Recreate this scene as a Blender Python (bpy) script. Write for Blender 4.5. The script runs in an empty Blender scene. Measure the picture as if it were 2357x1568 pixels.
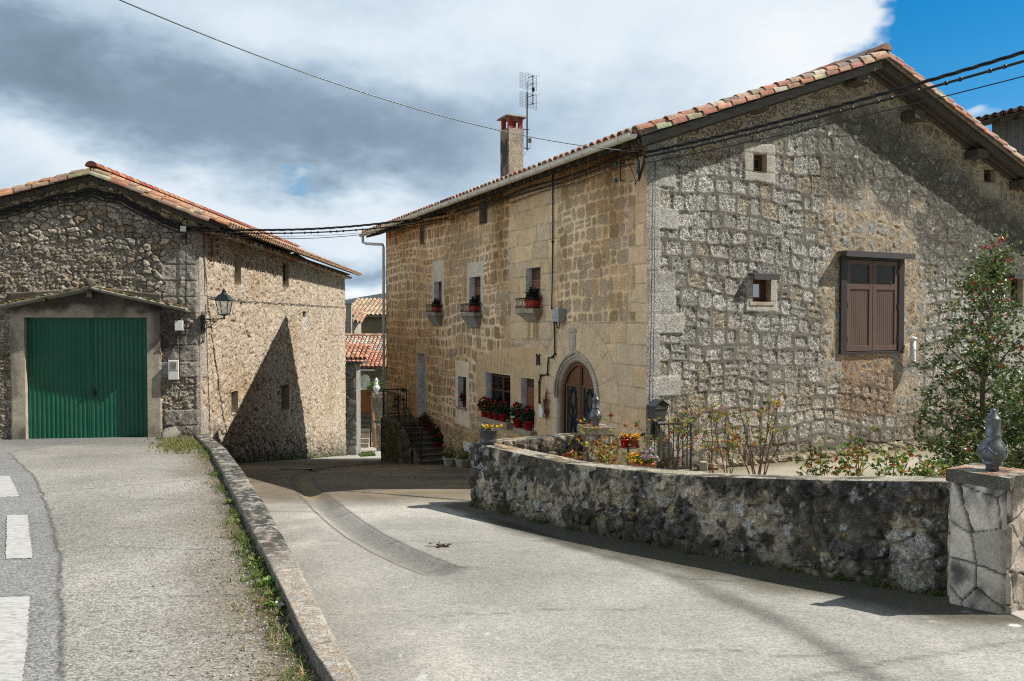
import bpy, math, random
import numpy as np
from mathutils import Vector, Matrix

sc = bpy.context.scene
COL = sc.collection
R = math.radians
random.seed(7)
RNG = np.random.default_rng(11)

# ------------------------------------------------------------------ camera
FPX, CX, CY = 1833.0, 1178.5, 784.0
PITCH = math.atan(42.0 / FPX)
cam = bpy.data.cameras.new("camera")
cam.lens = 28.0
cam.sensor_width = 36.0
cam.clip_end = 9000
cam.clip_start = 0.05
camo = bpy.data.objects.new("camera", cam)
COL.objects.link(camo)
camo.location = (0, 0, 0)
camo.rotation_euler = (math.pi / 2 - PITCH, 0, 0)
sc.camera = camo

# ------------------------------------------------------------------ sun, sky, exposure
SUN = Vector((1.0, 0.0, 1.10)).normalized()
sl = bpy.data.lights.new("sun", 'SUN')
sl.energy = 5.0
sl.angle = R(0.5)
sl.color = (1.0, 0.945, 0.845)
so = bpy.data.objects.new("sun", sl)
COL.objects.link(so)
so.rotation_euler = SUN.to_track_quat('Z', 'Y').to_euler()
so.location = (20, 2, 25)
vs = sc.view_settings
vs.view_transform = 'Standard'
vs.look = 'None'
vs.exposure = 0.45
vs.gamma = 1.0
sc.cycles.use_denoising = False
sc.cycles.filter_width = 1.15
sc.cycles.sample_clamp_indirect = 2.0
sc.cycles.use_adaptive_sampling = False
sc.cycles.max_bounces = 6
sc.cycles.transparent_max_bounces = 8

world = bpy.data.worlds.new("World")
sc.world = world
world.use_nodes = True


def build_world():
    nt = world.node_tree
    N, L = nt.nodes, nt.links
    for n in list(N):
        N.remove(n)

    def lk(v, sock):
        if isinstance(v, (int, float)):
            sock.default_value = v
        else:
            L.new(v, sock)

    def M(op, a, b=0.0, clamp=False):
        n = N.new('ShaderNodeMath')
        n.operation = op
        n.use_clamp = clamp
        lk(a, n.inputs[0])
        if op not in ('EXPONENT', 'ARCSINE', 'SQRT'):
            lk(b, n.inputs[1])
        return n.outputs[0]

    tc = N.new('ShaderNodeTexCoord')
    sep = N.new('ShaderNodeSeparateXYZ')
    L.new(tc.outputs['Generated'], sep.inputs[0])
    x, y, z = sep.outputs
    az = M('ARCTAN2', x, y)
    el = M('ARCSINE', z)

    def noise(scale, detail, rough=.55, sx=1, sz=1, off=0.0):
        mp = N.new('ShaderNodeMapping')
        mp.inputs['Scale'].default_value = (sx, sx, sz)
        mp.inputs['Location'].default_value = (off, off * .7, off * .3)
        L.new(tc.outputs['Generated'], mp.inputs[0])
        n = N.new('ShaderNodeTexNoise')
        n.inputs['Scale'].default_value = scale
        n.inputs['Detail'].default_value = detail
        n.inputs['Roughness'].default_value = rough
        L.new(mp.outputs[0], n.inputs['Vector'])
        return n.outputs['Fac']

    w1 = noise(3.2, 5, .6, 1, 2.2, 3.1)
    w2 = noise(3.2, 5, .6, 1, 2.2, 9.7)
    azw = M('ADD', az, M('MULTIPLY', M('SUBTRACT', w1, .5), .42))
    elw = M('ADD', el, M('MULTIPLY', M('SUBTRACT', w2, .5), .22))

    def blob(u, v, su, sv, amp):
        dx = (u - CX) / FPX
        dz = (742 - v) / FPX
        a0 = math.atan(dx)
        e0 = math.atan2(dz, math.hypot(1, dx))
        p = M('DIVIDE', M('SUBTRACT', azw, a0), su / FPX)
        q = M('DIVIDE', M('SUBTRACT', elw, e0), sv / FPX)
        s = M('ADD', M('MULTIPLY', p, p), M('MULTIPLY', q, q))
        return M('MULTIPLY', M('EXPONENT', M('MULTIPLY', s, -1.0)), amp)

    def total(base, bl):
        t = base
        for b in bl:
            t = M('ADD', t, blob(*b))
        return t

    n1 = noise(5.5, 9, .62, 1, 1.35, 1.3)
    n2 = noise(16, 6, .6, 1, 1.5, 5.3)
    n4 = noise(10, 10, .66, 1, 1.25, 7.7)
    B = total(0.66, [(1550, 60, 520, 190, .13), (1880, 170, 260, 150, .22), (230, 215, 520, 95, -.33),
                     (60, 120, 260, 80, -.14), (820, 370, 340, 90, -.25), (1000, 260, 360, 90, -.20),
                     (560, 460, 260, 70, .16), (130, 365, 230, 50, .10), (330, 400, 170, 50, .10), (860, 455, 140, 60, .20),
                     (620, 590, 260, 45, -.24), (860, 668, 120, 20, .30), (860, 600, 140, 30, -.15),
                     (700, 40, 420, 80, .08), (2330, 285, 160, 30, .25)])
    B = M('ADD', B, M('MULTIPLY', M('SUBTRACT', n1, .5), .18))
    B = M('ADD', B, M('MULTIPLY', M('SUBTRACT', n2, .5), .06))
    B = M('ADD', B, M('MULTIPLY', M('SUBTRACT', n4, .5), .26))
    bd = N.new('ShaderNodeMapRange')
    bd.inputs['From Min'].default_value, bd.inputs['From Max'].default_value = -.05, -.6
    bd.inputs['To Max'].default_value = .0
    L.new(M('SUBTRACT', y, M('MULTIPLY', x, .35)), bd.inputs['Value'])
    B = M('SUBTRACT', B, bd.outputs[0])
    cr = N.new('ShaderNodeValToRGB')
    e = cr.color_ramp.elements
    e[0].position, e[0].color = .12, (.115, .165, .215, 1)
    e[1].position, e[1].color = 1.0, (.78, .80, .815, 1)
    for p, c in ((.35, (.21, .29, .37, 1)), (.55, (.37, .475, .575, 1)), (.75, (.60, .68, .75, 1))):
        k = e.new(p)
        k.color = c
    L.new(B, cr.inputs[0])
    K = total(0.0, [(2280, 70, 210, 170, 1.25), (2330, 190, 150, 110, 1.0), (2480, 120, 220, 280, 1.3), (2060, 10, 60, 30, .5), (740, 392, 95, 18, .60), (640, 570, 90, 30, .38),
                    (860, 540, 130, 45, .42), (840, 720, 150, 14, .35), (2330, 300, 150, 32, -.9), (2210, 45, 60, 22, -.25), (2190, 190, 90, 40, -.35)])
    bk = N.new('ShaderNodeMapRange')
    bk.inputs['From Min'].default_value, bk.inputs['From Max'].default_value = -.05, -.6
    bk.inputs['To Max'].default_value = .60
    L.new(M('SUBTRACT', y, M('MULTIPLY', x, .35)), bk.inputs['Value'])
    zn = N.new('ShaderNodeMapRange')
    zn.inputs['From Min'].default_value, zn.inputs['From Max'].default_value = .50, .85
    zn.inputs['To Max'].default_value = .68
    L.new(el, zn.inputs['Value'])
    dim = M('MULTIPLY', M('SUBTRACT', 1.0, bk.outputs[0]), M('SUBTRACT', 1.0, zn.outputs[0]))  # unseen sky overhead and behind dimmed to deepen the shadows
    K = M('ADD', K, M('MULTIPLY', M('SUBTRACT', n1, .5), .95))
    K = M('ADD', K, M('MULTIPLY', M('SUBTRACT', n4, .5), .85))
    mr = N.new('ShaderNodeMapRange')
    mr.interpolation_type = 'SMOOTHSTEP'
    mr.inputs['From Min'].default_value = .34
    mr.inputs['From Max'].default_value = .92
    L.new(K, mr.inputs['Value'])
    sky = N.new('ShaderNodeTexSky')
    sky.sky_type = 'NISHITA'
    sky.sun_disc = False
    sky.sun_elevation = math.asin(SUN.z)
    sky.sun_rotation = math.atan2(SUN.x, SUN.y)
    sky.ozone_density = 3.0
    sky.dust_density = 0.3
    hs = N.new('ShaderNodeHueSaturation')
    hs.inputs['Saturation'].default_value = 1.5
    hs.inputs['Hue'].default_value = .493
    hs.inputs['Value'].default_value = 1.0
    L.new(sky.outputs[0], hs.inputs['Color'])
    b1 = N.new('ShaderNodeBackground')
    L.new(hs.outputs[0], b1.inputs[0])
    b1.inputs[1].default_value = .088
    b2 = N.new('ShaderNodeBackground')
    L.new(cr.outputs[0], b2.inputs[0])
    b2.inputs[1].default_value = .86
    # unseen bright cloud bank on the left, added to light the shaded house front
    gn = N.new('ShaderNodeMapRange')
    gn.inputs['From Min'].default_value, gn.inputs['From Max'].default_value = -.58, -.95
    gn.inputs['To Min'].default_value, gn.inputs['To Max'].default_value = .9, 3.1
    L.new(x, gn.inputs['Value'])
    L.new(M('MULTIPLY', gn.outputs[0], dim), b2.inputs[1])
    mx = N.new('ShaderNodeMixShader')
    L.new(mr.outputs[0], mx.inputs[0])
    L.new(b2.outputs[0], mx.inputs[1])
    L.new(b1.outputs[0], mx.inputs[2])
    out = N.new('ShaderNodeOutputWorld')
    L.new(mx.outputs[0], out.inputs[0])


build_world()

# ------------------------------------------------------------------ projection helpers (to take measurements off the photo)
_F = Vector((0, math.cos(PITCH), -math.sin(PITCH)))
_U = Vector((0, math.sin(PITCH), math.cos(PITCH)))


def ray(u, v):
    return Vector((1, 0, 0)) * ((u - CX) / FPX) + _U * ((CY - v) / FPX) + _F


def px(u, v, Y):
    d = ray(u, v)
    return d * (Y / d.y)


class Fr:
    """vertical frame: s along d, n outward, z up"""
    def __init__(self, o, d, n):
        self.o, self.d, self.n = Vector((o[0], o[1], 0)), Vector((d[0], d[1], 0)).normalized(), Vector((n[0], n[1], 0)).normalized()

    def P(self, s, n, z):
        return self.o + self.d * s + self.n * n + Vector((0, 0, z))

    def at(self, u, v, n=0.0):
        d = ray(u, v)
        t = (self.o + self.n * n).dot(self.n) / d.dot(self.n)
        p = d * t
        return (p - self.o).dot(self.d), p.z

    def rect(self, u0, u1, v0, v1, n=0.0):
        a, b = self.at(u0, v0, n), self.at(u1, v1, n)
        return min(a[0], b[0]), max(a[0], b[0]), min(a[1], b[1]), max(a[1], b[1])

    def shift(self, s=0, n=0):
        p = self.P(s, n, 0)
        return Fr((p.x, p.y), self.d, self.n)


# ------------------------------------------------------------------ object helpers
def tag(o, label=None, cat=None, group=None, kind=None):
    if label:
        o['label'] = label
    if cat:
        o['category'] = cat
    if group:
        o['group'] = group
    if kind:
        o['kind'] = kind
    return o


def thing(name, loc, label, cat, group=None, rz=0.0):
    o = bpy.data.objects.new(name, None)
    o.empty_display_size = .2
    COL.objects.link(o)
    o.location = loc
    o.rotation_euler = (0, 0, rz)
    return tag(o, label, cat, group)


def rootloc(p):
    while p is not None and p.parent is not None:
        p = p.parent
    return Vector(p.location) if p is not None else Vector((0, 0, 0))


def link_mesh(name, me, mat, parent=None):
    o = bpy.data.objects.new(name, me)
    if mat is not None:
        me.materials.append(mat)
    COL.objects.link(o)
    if parent is not None:
        o.parent = parent
    return o


def dup(root, loc, rz=0.0, label=None, group=None, sc_=1.0):
    r = root.copy()
    COL.objects.link(r)
    r.location = loc
    r.rotation_euler = (0, 0, rz)
    r.scale = (sc_, sc_, sc_) if isinstance(sc_, (int, float)) else sc_
    if label:
        r['label'] = label
    if group:
        r['group'] = group
    for ch in list(root.children):
        c = ch.copy()
        COL.objects.link(c)
        c.parent = r
        for g in list(ch.children):
            d = g.copy()
            COL.objects.link(d)
            d.parent = c
    return r


class MB:
    def __init__(self):
        self.v, self.f, self.c, self.cur = [], [], [], (1, 1, 1, 1)

    def col(self, c):
        self.cur = (c[0], c[1], c[2], c[3] if len(c) > 3 else 1)
        return self

    def add(self, vs_, fs):
        b = len(self.v)
        self.v += [Vector(p) for p in vs_]
        self.c += [self.cur] * len(vs_)
        self.f += [tuple(b + i for i in f) for f in fs]
        return self

    def hexa(self, p):
        return self.add(p, [(0, 3, 2, 1), (4, 5, 6, 7), (0, 1, 5, 4), (1, 2, 6, 5), (2, 3, 7, 6), (3, 0, 4, 7)])

    def box(self, fr, s0, s1, n0, n1, z0, z1):
        P = fr.P
        return self.hexa([P(s0, n0, z0), P(s1, n0, z0), P(s1, n1, z0), P(s0, n1, z0),
                          P(s0, n0, z1), P(s1, n0, z1), P(s1, n1, z1), P(s0, n1, z1)])

    def bx(self, x0, x1, y0, y1, z0, z1):
        return self.hexa([(x0, y0, z0), (x1, y0, z0), (x1, y1, z0), (x0, y1, z0), (x0, y0, z1), (x1, y0, z1), (x1, y1, z1), (x0, y1, z1)])

    def tube(self, pts, r, seg=6, cap=True):
        pts = [Vector(p) for p in pts]
        n = len(pts)
        rs = r if isinstance(r, (list, tuple)) else [r] * n
        rings, fs, ref = [], [], None
        for i, p in enumerate(pts):
            t = (pts[min(i + 1, n - 1)] - pts[max(i - 1, 0)])
            t = t.normalized() if t.length > 1e-9 else Vector((0, 0, 1))
            if ref is None:
                ref = Vector((0, 0, 1)) if abs(t.z) < .9 else Vector((1, 0, 0))
            a = t.cross(ref)
            a = a.normalized() if a.length > 1e-6 else Vector((1, 0, 0))
            b = t.cross(a).normalized()
            ref = -b if False else a.cross(t).normalized()
            for k in range(seg):
                an = 2 * math.pi * k / seg
                rings.append(p + (a * math.cos(an) + b * math.sin(an)) * rs[i])
        for i in range(n - 1):
            for k in range(seg):
                k2 = (k + 1) % seg
                fs.append((i * seg + k, i * seg + k2, (i + 1) * seg + k2, (i + 1) * seg + k))
        if cap:
            fs.append(tuple(range(seg))[::-1])
            fs.append(tuple((n - 1) * seg + k for k in range(seg)))
        return self.add(rings, fs)

    def lathe(self, o, prof, seg=20, sx=1, sy=1, rot=0.0):
        o = Vector(o)
        vs_, fs = [], []
        for r, z in prof:
            for k in range(seg):
                an = 2 * math.pi * k / seg + rot
                vs_.append(o + Vector((r * sx * math.cos(an), r * sy * math.sin(an), z)))
        for i in range(len(prof) - 1):
            for k in range(seg):
                k2 = (k + 1) % seg
                fs.append((i * seg + k, i * seg + k2, (i + 1) * seg + k2, (i + 1) * seg + k))
        fs.append(tuple(range(seg))[::-1])
        fs.append(tuple((len(prof) - 1) * seg + k for k in range(seg)))
        return self.add(vs_, fs)

    def prism(self, poly, ext):
        """poly: list of 3D points, ext: vector"""
        n = len(poly)
        a = [Vector(p) for p in poly]
        b = [p + Vector(ext) for p in a]
        fs = [tuple(range(n))[::-1], tuple(range(n, 2 * n))]
        fs += [(i, (i + 1) % n, n + (i + 1) % n, n + i) for i in range(n)]
        return self.add(a + b, fs)

    def blob(self, c, rx, ry, rz, seed=0, amp=.15, seg=8, rings=5):
        r = random.Random(seed)
        c = Vector(c)
        vs_, fs = [], []
        for i in range(rings + 1):
            th = math.pi * i / rings
            for k in range(seg):
                an = 2 * math.pi * k / seg
                q = 1 + amp * (r.random() * 2 - 1)
                vs_.append(c + Vector((rx * math.sin(th) * math.cos(an) * q, ry * math.sin(th) * math.sin(an) * q, rz * math.cos(th) * q)))
        for i in range(rings):
            for k in range(seg):
                k2 = (k + 1) % seg
                fs.append((i * seg + k, (i + 1) * seg + k, (i + 1) * seg + k2, i * seg + k2))
        return self.add(vs_, fs)

    def leaves(self, pts, size, cols, up=.3, flat=False, seed=1, width=.55):
        r = random.Random(seed)
        for i, p in enumerate(pts):
            p = Vector(p)
            d = Vector((r.gauss(0, 1), r.gauss(0, 1), r.gauss(0, 1) * .6 + up)).normalized()
            w = d.cross(Vector((r.gauss(0, 1), r.gauss(0, 1), r.gauss(0, 1)))).normalized()
            n = d.cross(w)
            L = size * (.7 + .6 * r.random())
            self.col(r.choice(cols))
            m = p + d * L * .5
            self.add([p, m + w * L * width * .5 + n * L * .08, p + d * L, m - w * L * width * .5 + n * L * .08], [(0, 1, 2), (0, 2, 3)])
        return self

    def build(self, name, mat, parent=None, smooth=False, bevel=0.0):
        off = rootloc(parent)
        me = bpy.data.meshes.new(name)
        me.from_pydata([(p.x - off.x, p.y - off.y, p.z - off.z) for p in self.v], [], self.f)
        if any(c != (1, 1, 1, 1) for c in self.c):
            at = me.attributes.new("Col", 'FLOAT_COLOR', 'POINT')
            at.data.foreach_set("color", np.array(self.c, dtype=np.float32).ravel())
        if smooth:
            me.polygons.foreach_set("use_smooth", [True] * len(me.polygons))
        me.update()
        o = link_mesh(name, me, mat, parent)
        if bevel > 0:
            md = o.modifiers.new("bevel", 'BEVEL')
            md.width = bevel
            md.segments = 2
            md.limit_method = 'ANGLE'
        return o


def np_mesh(name, parts, mat, parent=None, smooth=True):
    """parts: list of (V (n,3), F (m,4) int, C (n,4))"""
    off = rootloc(parent)
    V = np.concatenate([p[0] for p in parts]).astype(np.float32)
    Cc = np.concatenate([p[2] for p in parts]).astype(np.float32)
    Fs, b = [], 0
    for p in parts:
        Fs.append(p[1] + b)
        b += len(p[0])
    F = np.concatenate(Fs).astype(np.int32)
    V = V - np.array([off.x, off.y, off.z], dtype=np.float32)
    me = bpy.data.meshes.new(name)
    me.vertices.add(len(V))
    me.vertices.foreach_set("co", V.ravel())
    me.loops.add(F.size)
    me.loops.foreach_set("vertex_index", F.ravel())
    me.polygons.add(len(F))
    me.polygons.foreach_set("loop_start", np.arange(0, F.size, 4, dtype=np.int32))
    me.polygons.foreach_set("loop_total", np.full(len(F), 4, dtype=np.int32))
    me.polygons.foreach_set("use_smooth", np.full(len(F), smooth))
    at = me.attributes.new("Col", 'FLOAT_COLOR', 'POINT')
    at.data.foreach_set("color", Cc.ravel())
    me.update(calc_edges=True)
    me.validate()
    return link_mesh(name, me, mat, parent)


# ------------------------------------------------------------------ numpy noise
_T = RNG.random((256, 256, 4))


def vnoise(x, y, k=0):
    x, y = np.asarray(x) + 37.1 * k, np.asarray(y) + 11.3 * k
    xi, yi = np.floor(x).astype(int), np.floor(y).astype(int)
    fx, fy = x - xi, y - yi
    fx, fy = fx * fx * (3 - 2 * fx), fy * fy * (3 - 2 * fy)
    T = _T[:, :, k % 4]
    a, b = T[xi % 256, yi % 256], T[(xi + 1) % 256, yi % 256]
    c, d = T[xi % 256, (yi + 1) % 256], T[(xi + 1) % 256, (yi + 1) % 256]
    return (a * (1 - fx) + b * fx) * (1 - fy) + (c * (1 - fx) + d * fx) * fy


def fbm(x, y, k=0, o=4):
    t, a, n = 0, .5, 0
    for i in range(o):
        t = t + a * vnoise(x * 2 ** i, y * 2 ** i, k + i)
        n += a
        a *= .55
    return t / n


def sst(a, b, x):
    t = np.clip((x - a) / (b - a), 0, 1)
    return t * t * (3 - 2 * t)


def mixc(a, b, m):
    a, b = np.asarray(a, float), np.asarray(b, float)
    return a * (1 - m[..., None]) + b * m[..., None]


def worley(x, y, seed=0, jit=.85):
    xi, yi = np.floor(x).astype(int), np.floor(y).astype(int)
    f1 = np.full(x.shape, 9.0)
    f2 = np.full(x.shape, 9.0)
    idr = np.zeros(x.shape + (4,))
    for dx in (-1, 0, 1):
        for dy in (-1, 0, 1):
            cx, cy = xi + dx, yi + dy
            h = _T[(cx * 7 + seed * 13) % 256, (cy * 5 + cx * 3 + seed * 29) % 256]
            qx = cx + .5 + jit * (h[..., 0] - .5)
            qy = cy + .5 + jit * (h[..., 1] - .5)
            d = np.hypot(x - qx, y - qy)
            n = d < f1
            f2 = np.where(n, f1, np.minimum(f2, d))
            f1 = np.where(n, d, f1)
            idr = np.where(n[..., None], h, idr)
    return f1, f2, idr


def coursed(S, Z, hmin, hmax, wmin, wmax, seed=0, wav=.07, z0=-12., s0=-3.):
    """rows of squared stones: signed local offsets, half sizes and four random numbers per stone"""
    r = np.random.default_rng(seed)
    Zw = Z + wav * 2 * (fbm(S * .45, Z * .5, seed % 3, 2) - .5) * 2 + .04 * (vnoise(S * 2.1, Z * 2.1, 1) - .5)
    Sw = S + .05 * (vnoise(S * 1.7, Z * 1.7, 2) - .5)
    nb = int(26 / hmin) + 2
    bz = z0 + np.concatenate([[0], np.cumsum(r.uniform(hmin, hmax, nb))])
    ri = np.clip(np.searchsorted(bz, Zw) - 1, 0, nb - 1)
    pz = Zw - (bz[ri] + bz[ri + 1]) / 2
    hz = (bz[ri + 1] - bz[ri]) / 2
    pxx, hx = np.zeros(S.shape), np.ones(S.shape)
    idr = np.zeros(S.shape + (4,))
    for k in np.unique(ri):
        m = ri == k
        nw = int(32 / wmin) + 2
        bs = s0 + np.concatenate([[0], np.cumsum(r.uniform(wmin, wmax, nw))])
        ci = np.clip(np.searchsorted(bs, Sw[m]) - 1, 0, nw - 1)
        pxx[m] = Sw[m] - (bs[ci] + bs[ci + 1]) / 2
        hx[m] = (bs[ci + 1] - bs[ci]) / 2
        idr[m] = r.random((nw, 4))[ci]
    return pxx, pz, hx, hz, idr


def rough_stones(a, b, hx, hz, idr, lo, hi, split=.80):
    """uneven squared stones: every side cut back by its own amount, skewed, some split in two courses"""
    r1, r2, r3, r4 = ((idr[..., i] * 7.31 + .37 * idr[..., (i + 1) % 4]) % 1 for i in range(4))
    a, b = a + (r1 - .5) * .34 * b, b + (r2 - .5) * .26 * a
    sp = r3 > split
    sg = np.sign(b - hz * .25 * (r4 - .5))
    b = np.where(sp, b - sg * hz * .5, b)
    hz = np.where(sp, hz * .5, hz)
    sl, sr_, st, sb = (lo + (hi - lo) * q ** 1.6 for q in (r2, r3, r4, r1))
    st, sb = np.where(sp, st * .6, st), np.where(sp, sb * .6, sb)
    a = a - (sl - sr_) / 2
    b = b - (sb - st) / 2
    hx2, hz2 = np.maximum(hx - (sl + sr_) / 2, .02), np.maximum(hz - (st + sb) / 2, .02)
    rad = np.minimum(.03 + .09 * r4, np.minimum(hx2, hz2) * .9)
    return rrect(a, b, hx2, hz2, rad)


def rrect(pxx, pz, hx, hz, rad):
    qx, qz = np.abs(pxx) - (hx - rad), np.abs(pz) - (hz - rad)
    return np.hypot(np.maximum(qx, 0), np.maximum(qz, 0)) + np.minimum(np.maximum(qx, qz), 0) - rad


def grid_part(S, Z, h, C, fr, hole=None, top=None):
    """vertical relief grid -> (V,F,C)"""
    if top is not None:
        tz = top(S)
        Zc = np.minimum(Z, tz)
    else:
        Zc = Z
    o, d, n = np.array(fr.o), np.array(fr.d), np.array(fr.n)
    V = o + S[..., None] * d + h[..., None] * n
    V[..., 2] += Zc
    nr, nc = S.shape
    idx = np.arange(nr * nc).reshape(nr, nc)
    sc_, zc = (S[:-1, :-1] + S[1:, 1:]) / 2, (Z[:-1, :-1] + Z[1:, 1:]) / 2
    keep = np.ones(sc_.shape, bool)
    if hole is not None:
        keep &= ~hole(sc_, zc)
    if top is not None:
        keep &= Z[:-1, :-1] < tz[:-1, :-1]
    q = np.stack([idx[:-1, :-1], idx[:-1, 1:], idx[1:, 1:], idx[1:, :-1]], -1)
    if np.cross(d, (0, 0, 1)).dot(n) < 0:
        q = q[..., ::-1]
    return V.reshape(-1, 3), q[keep], C.reshape(-1, 4)


def lines(a, b, res, extra=()):
    L = np.linspace(a, b, int(abs(b - a) / res) + 1)
    ex = [e for e in extra if a < e < b]
    for e in ex:
        k = np.argmin(abs(L - e))
        L[k] = e
    return np.unique(L)


def rect_hole(rs):
    def f(s, z):
        m = np.zeros(s.shape, bool)
        for (a, b, c, d) in rs:
            m |= (s > a) & (s < b) & (z > c) & (z < d)
        return m
    return f
# ------------------------------------------------------------------ materials
def newmat(name):
    m = bpy.data.materials.new(name)
    m.use_nodes = True
    nt = m.node_tree
    b = nt.nodes['Principled BSDF']
    return m, nt, b


def nnode(nt, typ, **kw):
    n = nt.nodes.new(typ)
    for k, v in kw.items():
        if k in n.inputs:
            n.inputs[k].default_value = v
        else:
            setattr(n, k, v)
    return n


def mat(name, color=(.5, .5, .5), rough=.7, metal=0.0, var=.25, scale=6.0, bump=.2, bscale=40.0, attr=False, spec=.4, dirt=None, dscale=2.0, damt=.5, stretch=None, bdist=.01):
    """plain surface: colour (or the mesh's own Col attribute) varied by noise, optional dirt patches, fine bump"""
    m, nt, b = newmat(name)
    L = nt.links
    tc = nnode(nt, 'ShaderNodeTexCoord')
    vec = tc.outputs['Object']
    if stretch:
        mp = nnode(nt, 'ShaderNodeMapping')
        mp.inputs['Scale'].default_value = stretch
        L.new(vec, mp.inputs[0])
        vec = mp.outputs[0]
    n1 = nnode(nt, 'ShaderNodeTexNoise', Scale=scale, Detail=6.0, Roughness=.6)
    L.new(vec, n1.inputs['Vector'])
    mr = nnode(nt, 'ShaderNodeMapRange')
    mr.inputs['From Min'].default_value, mr.inputs['From Max'].default_value = .25, .75
    mr.inputs['To Min'].default_value, mr.inputs['To Max'].default_value = 1 - var, 1 + var
    L.new(n1.outputs['Fac'], mr.inputs['Value'])
    mx = nnode(nt, 'ShaderNodeMix', data_type='RGBA', blend_type='MULTIPLY')
    mx.inputs[0].default_value = 1.0
    if attr:
        at = nnode(nt, 'ShaderNodeAttribute', attribute_name='Col')
        L.new(at.outputs['Color'], mx.inputs[6])
    else:
        mx.inputs[6].default_value = (*color, 1)
    cb = nnode(nt, 'ShaderNodeCombineColor')
    for i in range(3):
        L.new(mr.outputs[0], cb.inputs[i])
    L.new(cb.outputs[0], mx.inputs[7])
    out = mx.outputs[2]
    if dirt:
        n3 = nnode(nt, 'ShaderNodeTexNoise', Scale=dscale, Detail=7.0, Roughness=.65)
        L.new(vec, n3.inputs['Vector'])
        m3 = nnode(nt, 'ShaderNodeMapRange')
        m3.inputs['From Min'].default_value, m3.inputs['From Max'].default_value = .48, .66
        m3.inputs['To Max'].default_value = damt
        L.new(n3.outputs['Fac'], m3.inputs['Value'])
        m4 = nnode(nt, 'ShaderNodeMix', data_type='RGBA')
        L.new(m3.outputs[0], m4.inputs[0])
        L.new(out, m4.inputs[6])
        m4.inputs[7].default_value = (*dirt, 1)
        out = m4.outputs[2]
    L.new(out, b.inputs['Base Color'])
    b.inputs['Roughness'].default_value = rough
    b.inputs['Metallic'].default_value = metal
    b.inputs['Specular IOR Level'].default_value = spec
    if bump > 0:
        n2 = nnode(nt, 'ShaderNodeTexNoise', Scale=bscale, Detail=5.0, Roughness=.6)
        L.new(vec, n2.inputs['Vector'])
        bp = nnode(nt, 'ShaderNodeBump', Strength=bump, Distance=bdist)
        L.new(n2.outputs['Fac'], bp.inputs['Height'])
        L.new(bp.outputs[0], b.inputs['Normal'])
    return m


def stone_mat(name, pit=30.0, pitamt=.55, bump=.8, fine=60.0, bd=.03):
    """relief masonry: Col attribute colour, alpha = how rough and pitted the stone is there"""
    m, nt, b = newmat(name)
    L = nt.links
    at = nnode(nt, 'ShaderNodeAttribute', attribute_name='Col')
    tc = nnode(nt, 'ShaderNodeTexCoord')
    n1 = nnode(nt, 'ShaderNodeTexNoise', Scale=fine, Detail=5.0, Roughness=.65)
    n2 = nnode(nt, 'ShaderNodeTexNoise', Scale=pit, Detail=3.0, Roughness=.6, Distortion=1.2)
    n3 = nnode(nt, 'ShaderNodeTexNoise', Scale=5.0, Detail=6.0, Roughness=.6)
    for n in (n1, n2, n3):
        L.new(tc.outputs['Object'], n.inputs['Vector'])

    def mrange(v, a, b_, c, d):
        r = nnode(nt, 'ShaderNodeMapRange')
        r.inputs['From Min'].default_value, r.inputs['From Max'].default_value = a, b_
        r.inputs['To Min'].default_value, r.inputs['To Max'].default_value = c, d
        L.new(v, r.inputs['Value'])
        return r.outputs[0]

    def mth(op, a, c):
        r = nnode(nt, 'ShaderNodeMath', operation=op)
        for i, q in enumerate((a, c)):
            if isinstance(q, (int, float)):
                r.inputs[i].default_value = q
            else:
                L.new(q, r.inputs[i])
        return r.outputs[0]
    v1 = mrange(n1.outputs['Fac'], .3, .7, .84, 1.16)
    v3 = mrange(n3.outputs['Fac'], .25, .75, .82, 1.18)
    pm = mrange(n2.outputs['Fac'], .40, .52, 1.0, 0.0)       # 1 in the holes of the stone
    pm = mth('MULTIPLY', pm, at.outputs['Alpha'])
    v2 = mth('SUBTRACT', 1.0, mth('MULTIPLY', pm, pitamt))
    vv = mth('MULTIPLY', mth('MULTIPLY', v1, v3), v2)
    mx = nnode(nt, 'ShaderNodeMix', data_type='RGBA', blend_type='MULTIPLY')
    mx.inputs[0].default_value = 1.0
    L.new(at.outputs['Color'], mx.inputs[6])
    cb = nnode(nt, 'ShaderNodeCombineColor')
    for i in range(3):
        L.new(vv, cb.inputs[i])
    L.new(cb.outputs[0], mx.inputs[7])
    L.new(mx.outputs[2], b.inputs['Base Color'])
    b.inputs['Roughness'].default_value = .92
    b.inputs['Specular IOR Level'].default_value = .2
    hgt = mth('ADD', mth('MULTIPLY', n1.outputs['Fac'], .35), mth('MULTIPLY', pm, -1.0))
    bp = nnode(nt, 'ShaderNodeBump', Strength=bump, Distance=bd)
    L.new(hgt, bp.inputs['Height'])
    L.new(bp.outputs[0], b.inputs['Normal'])
    return m


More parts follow.
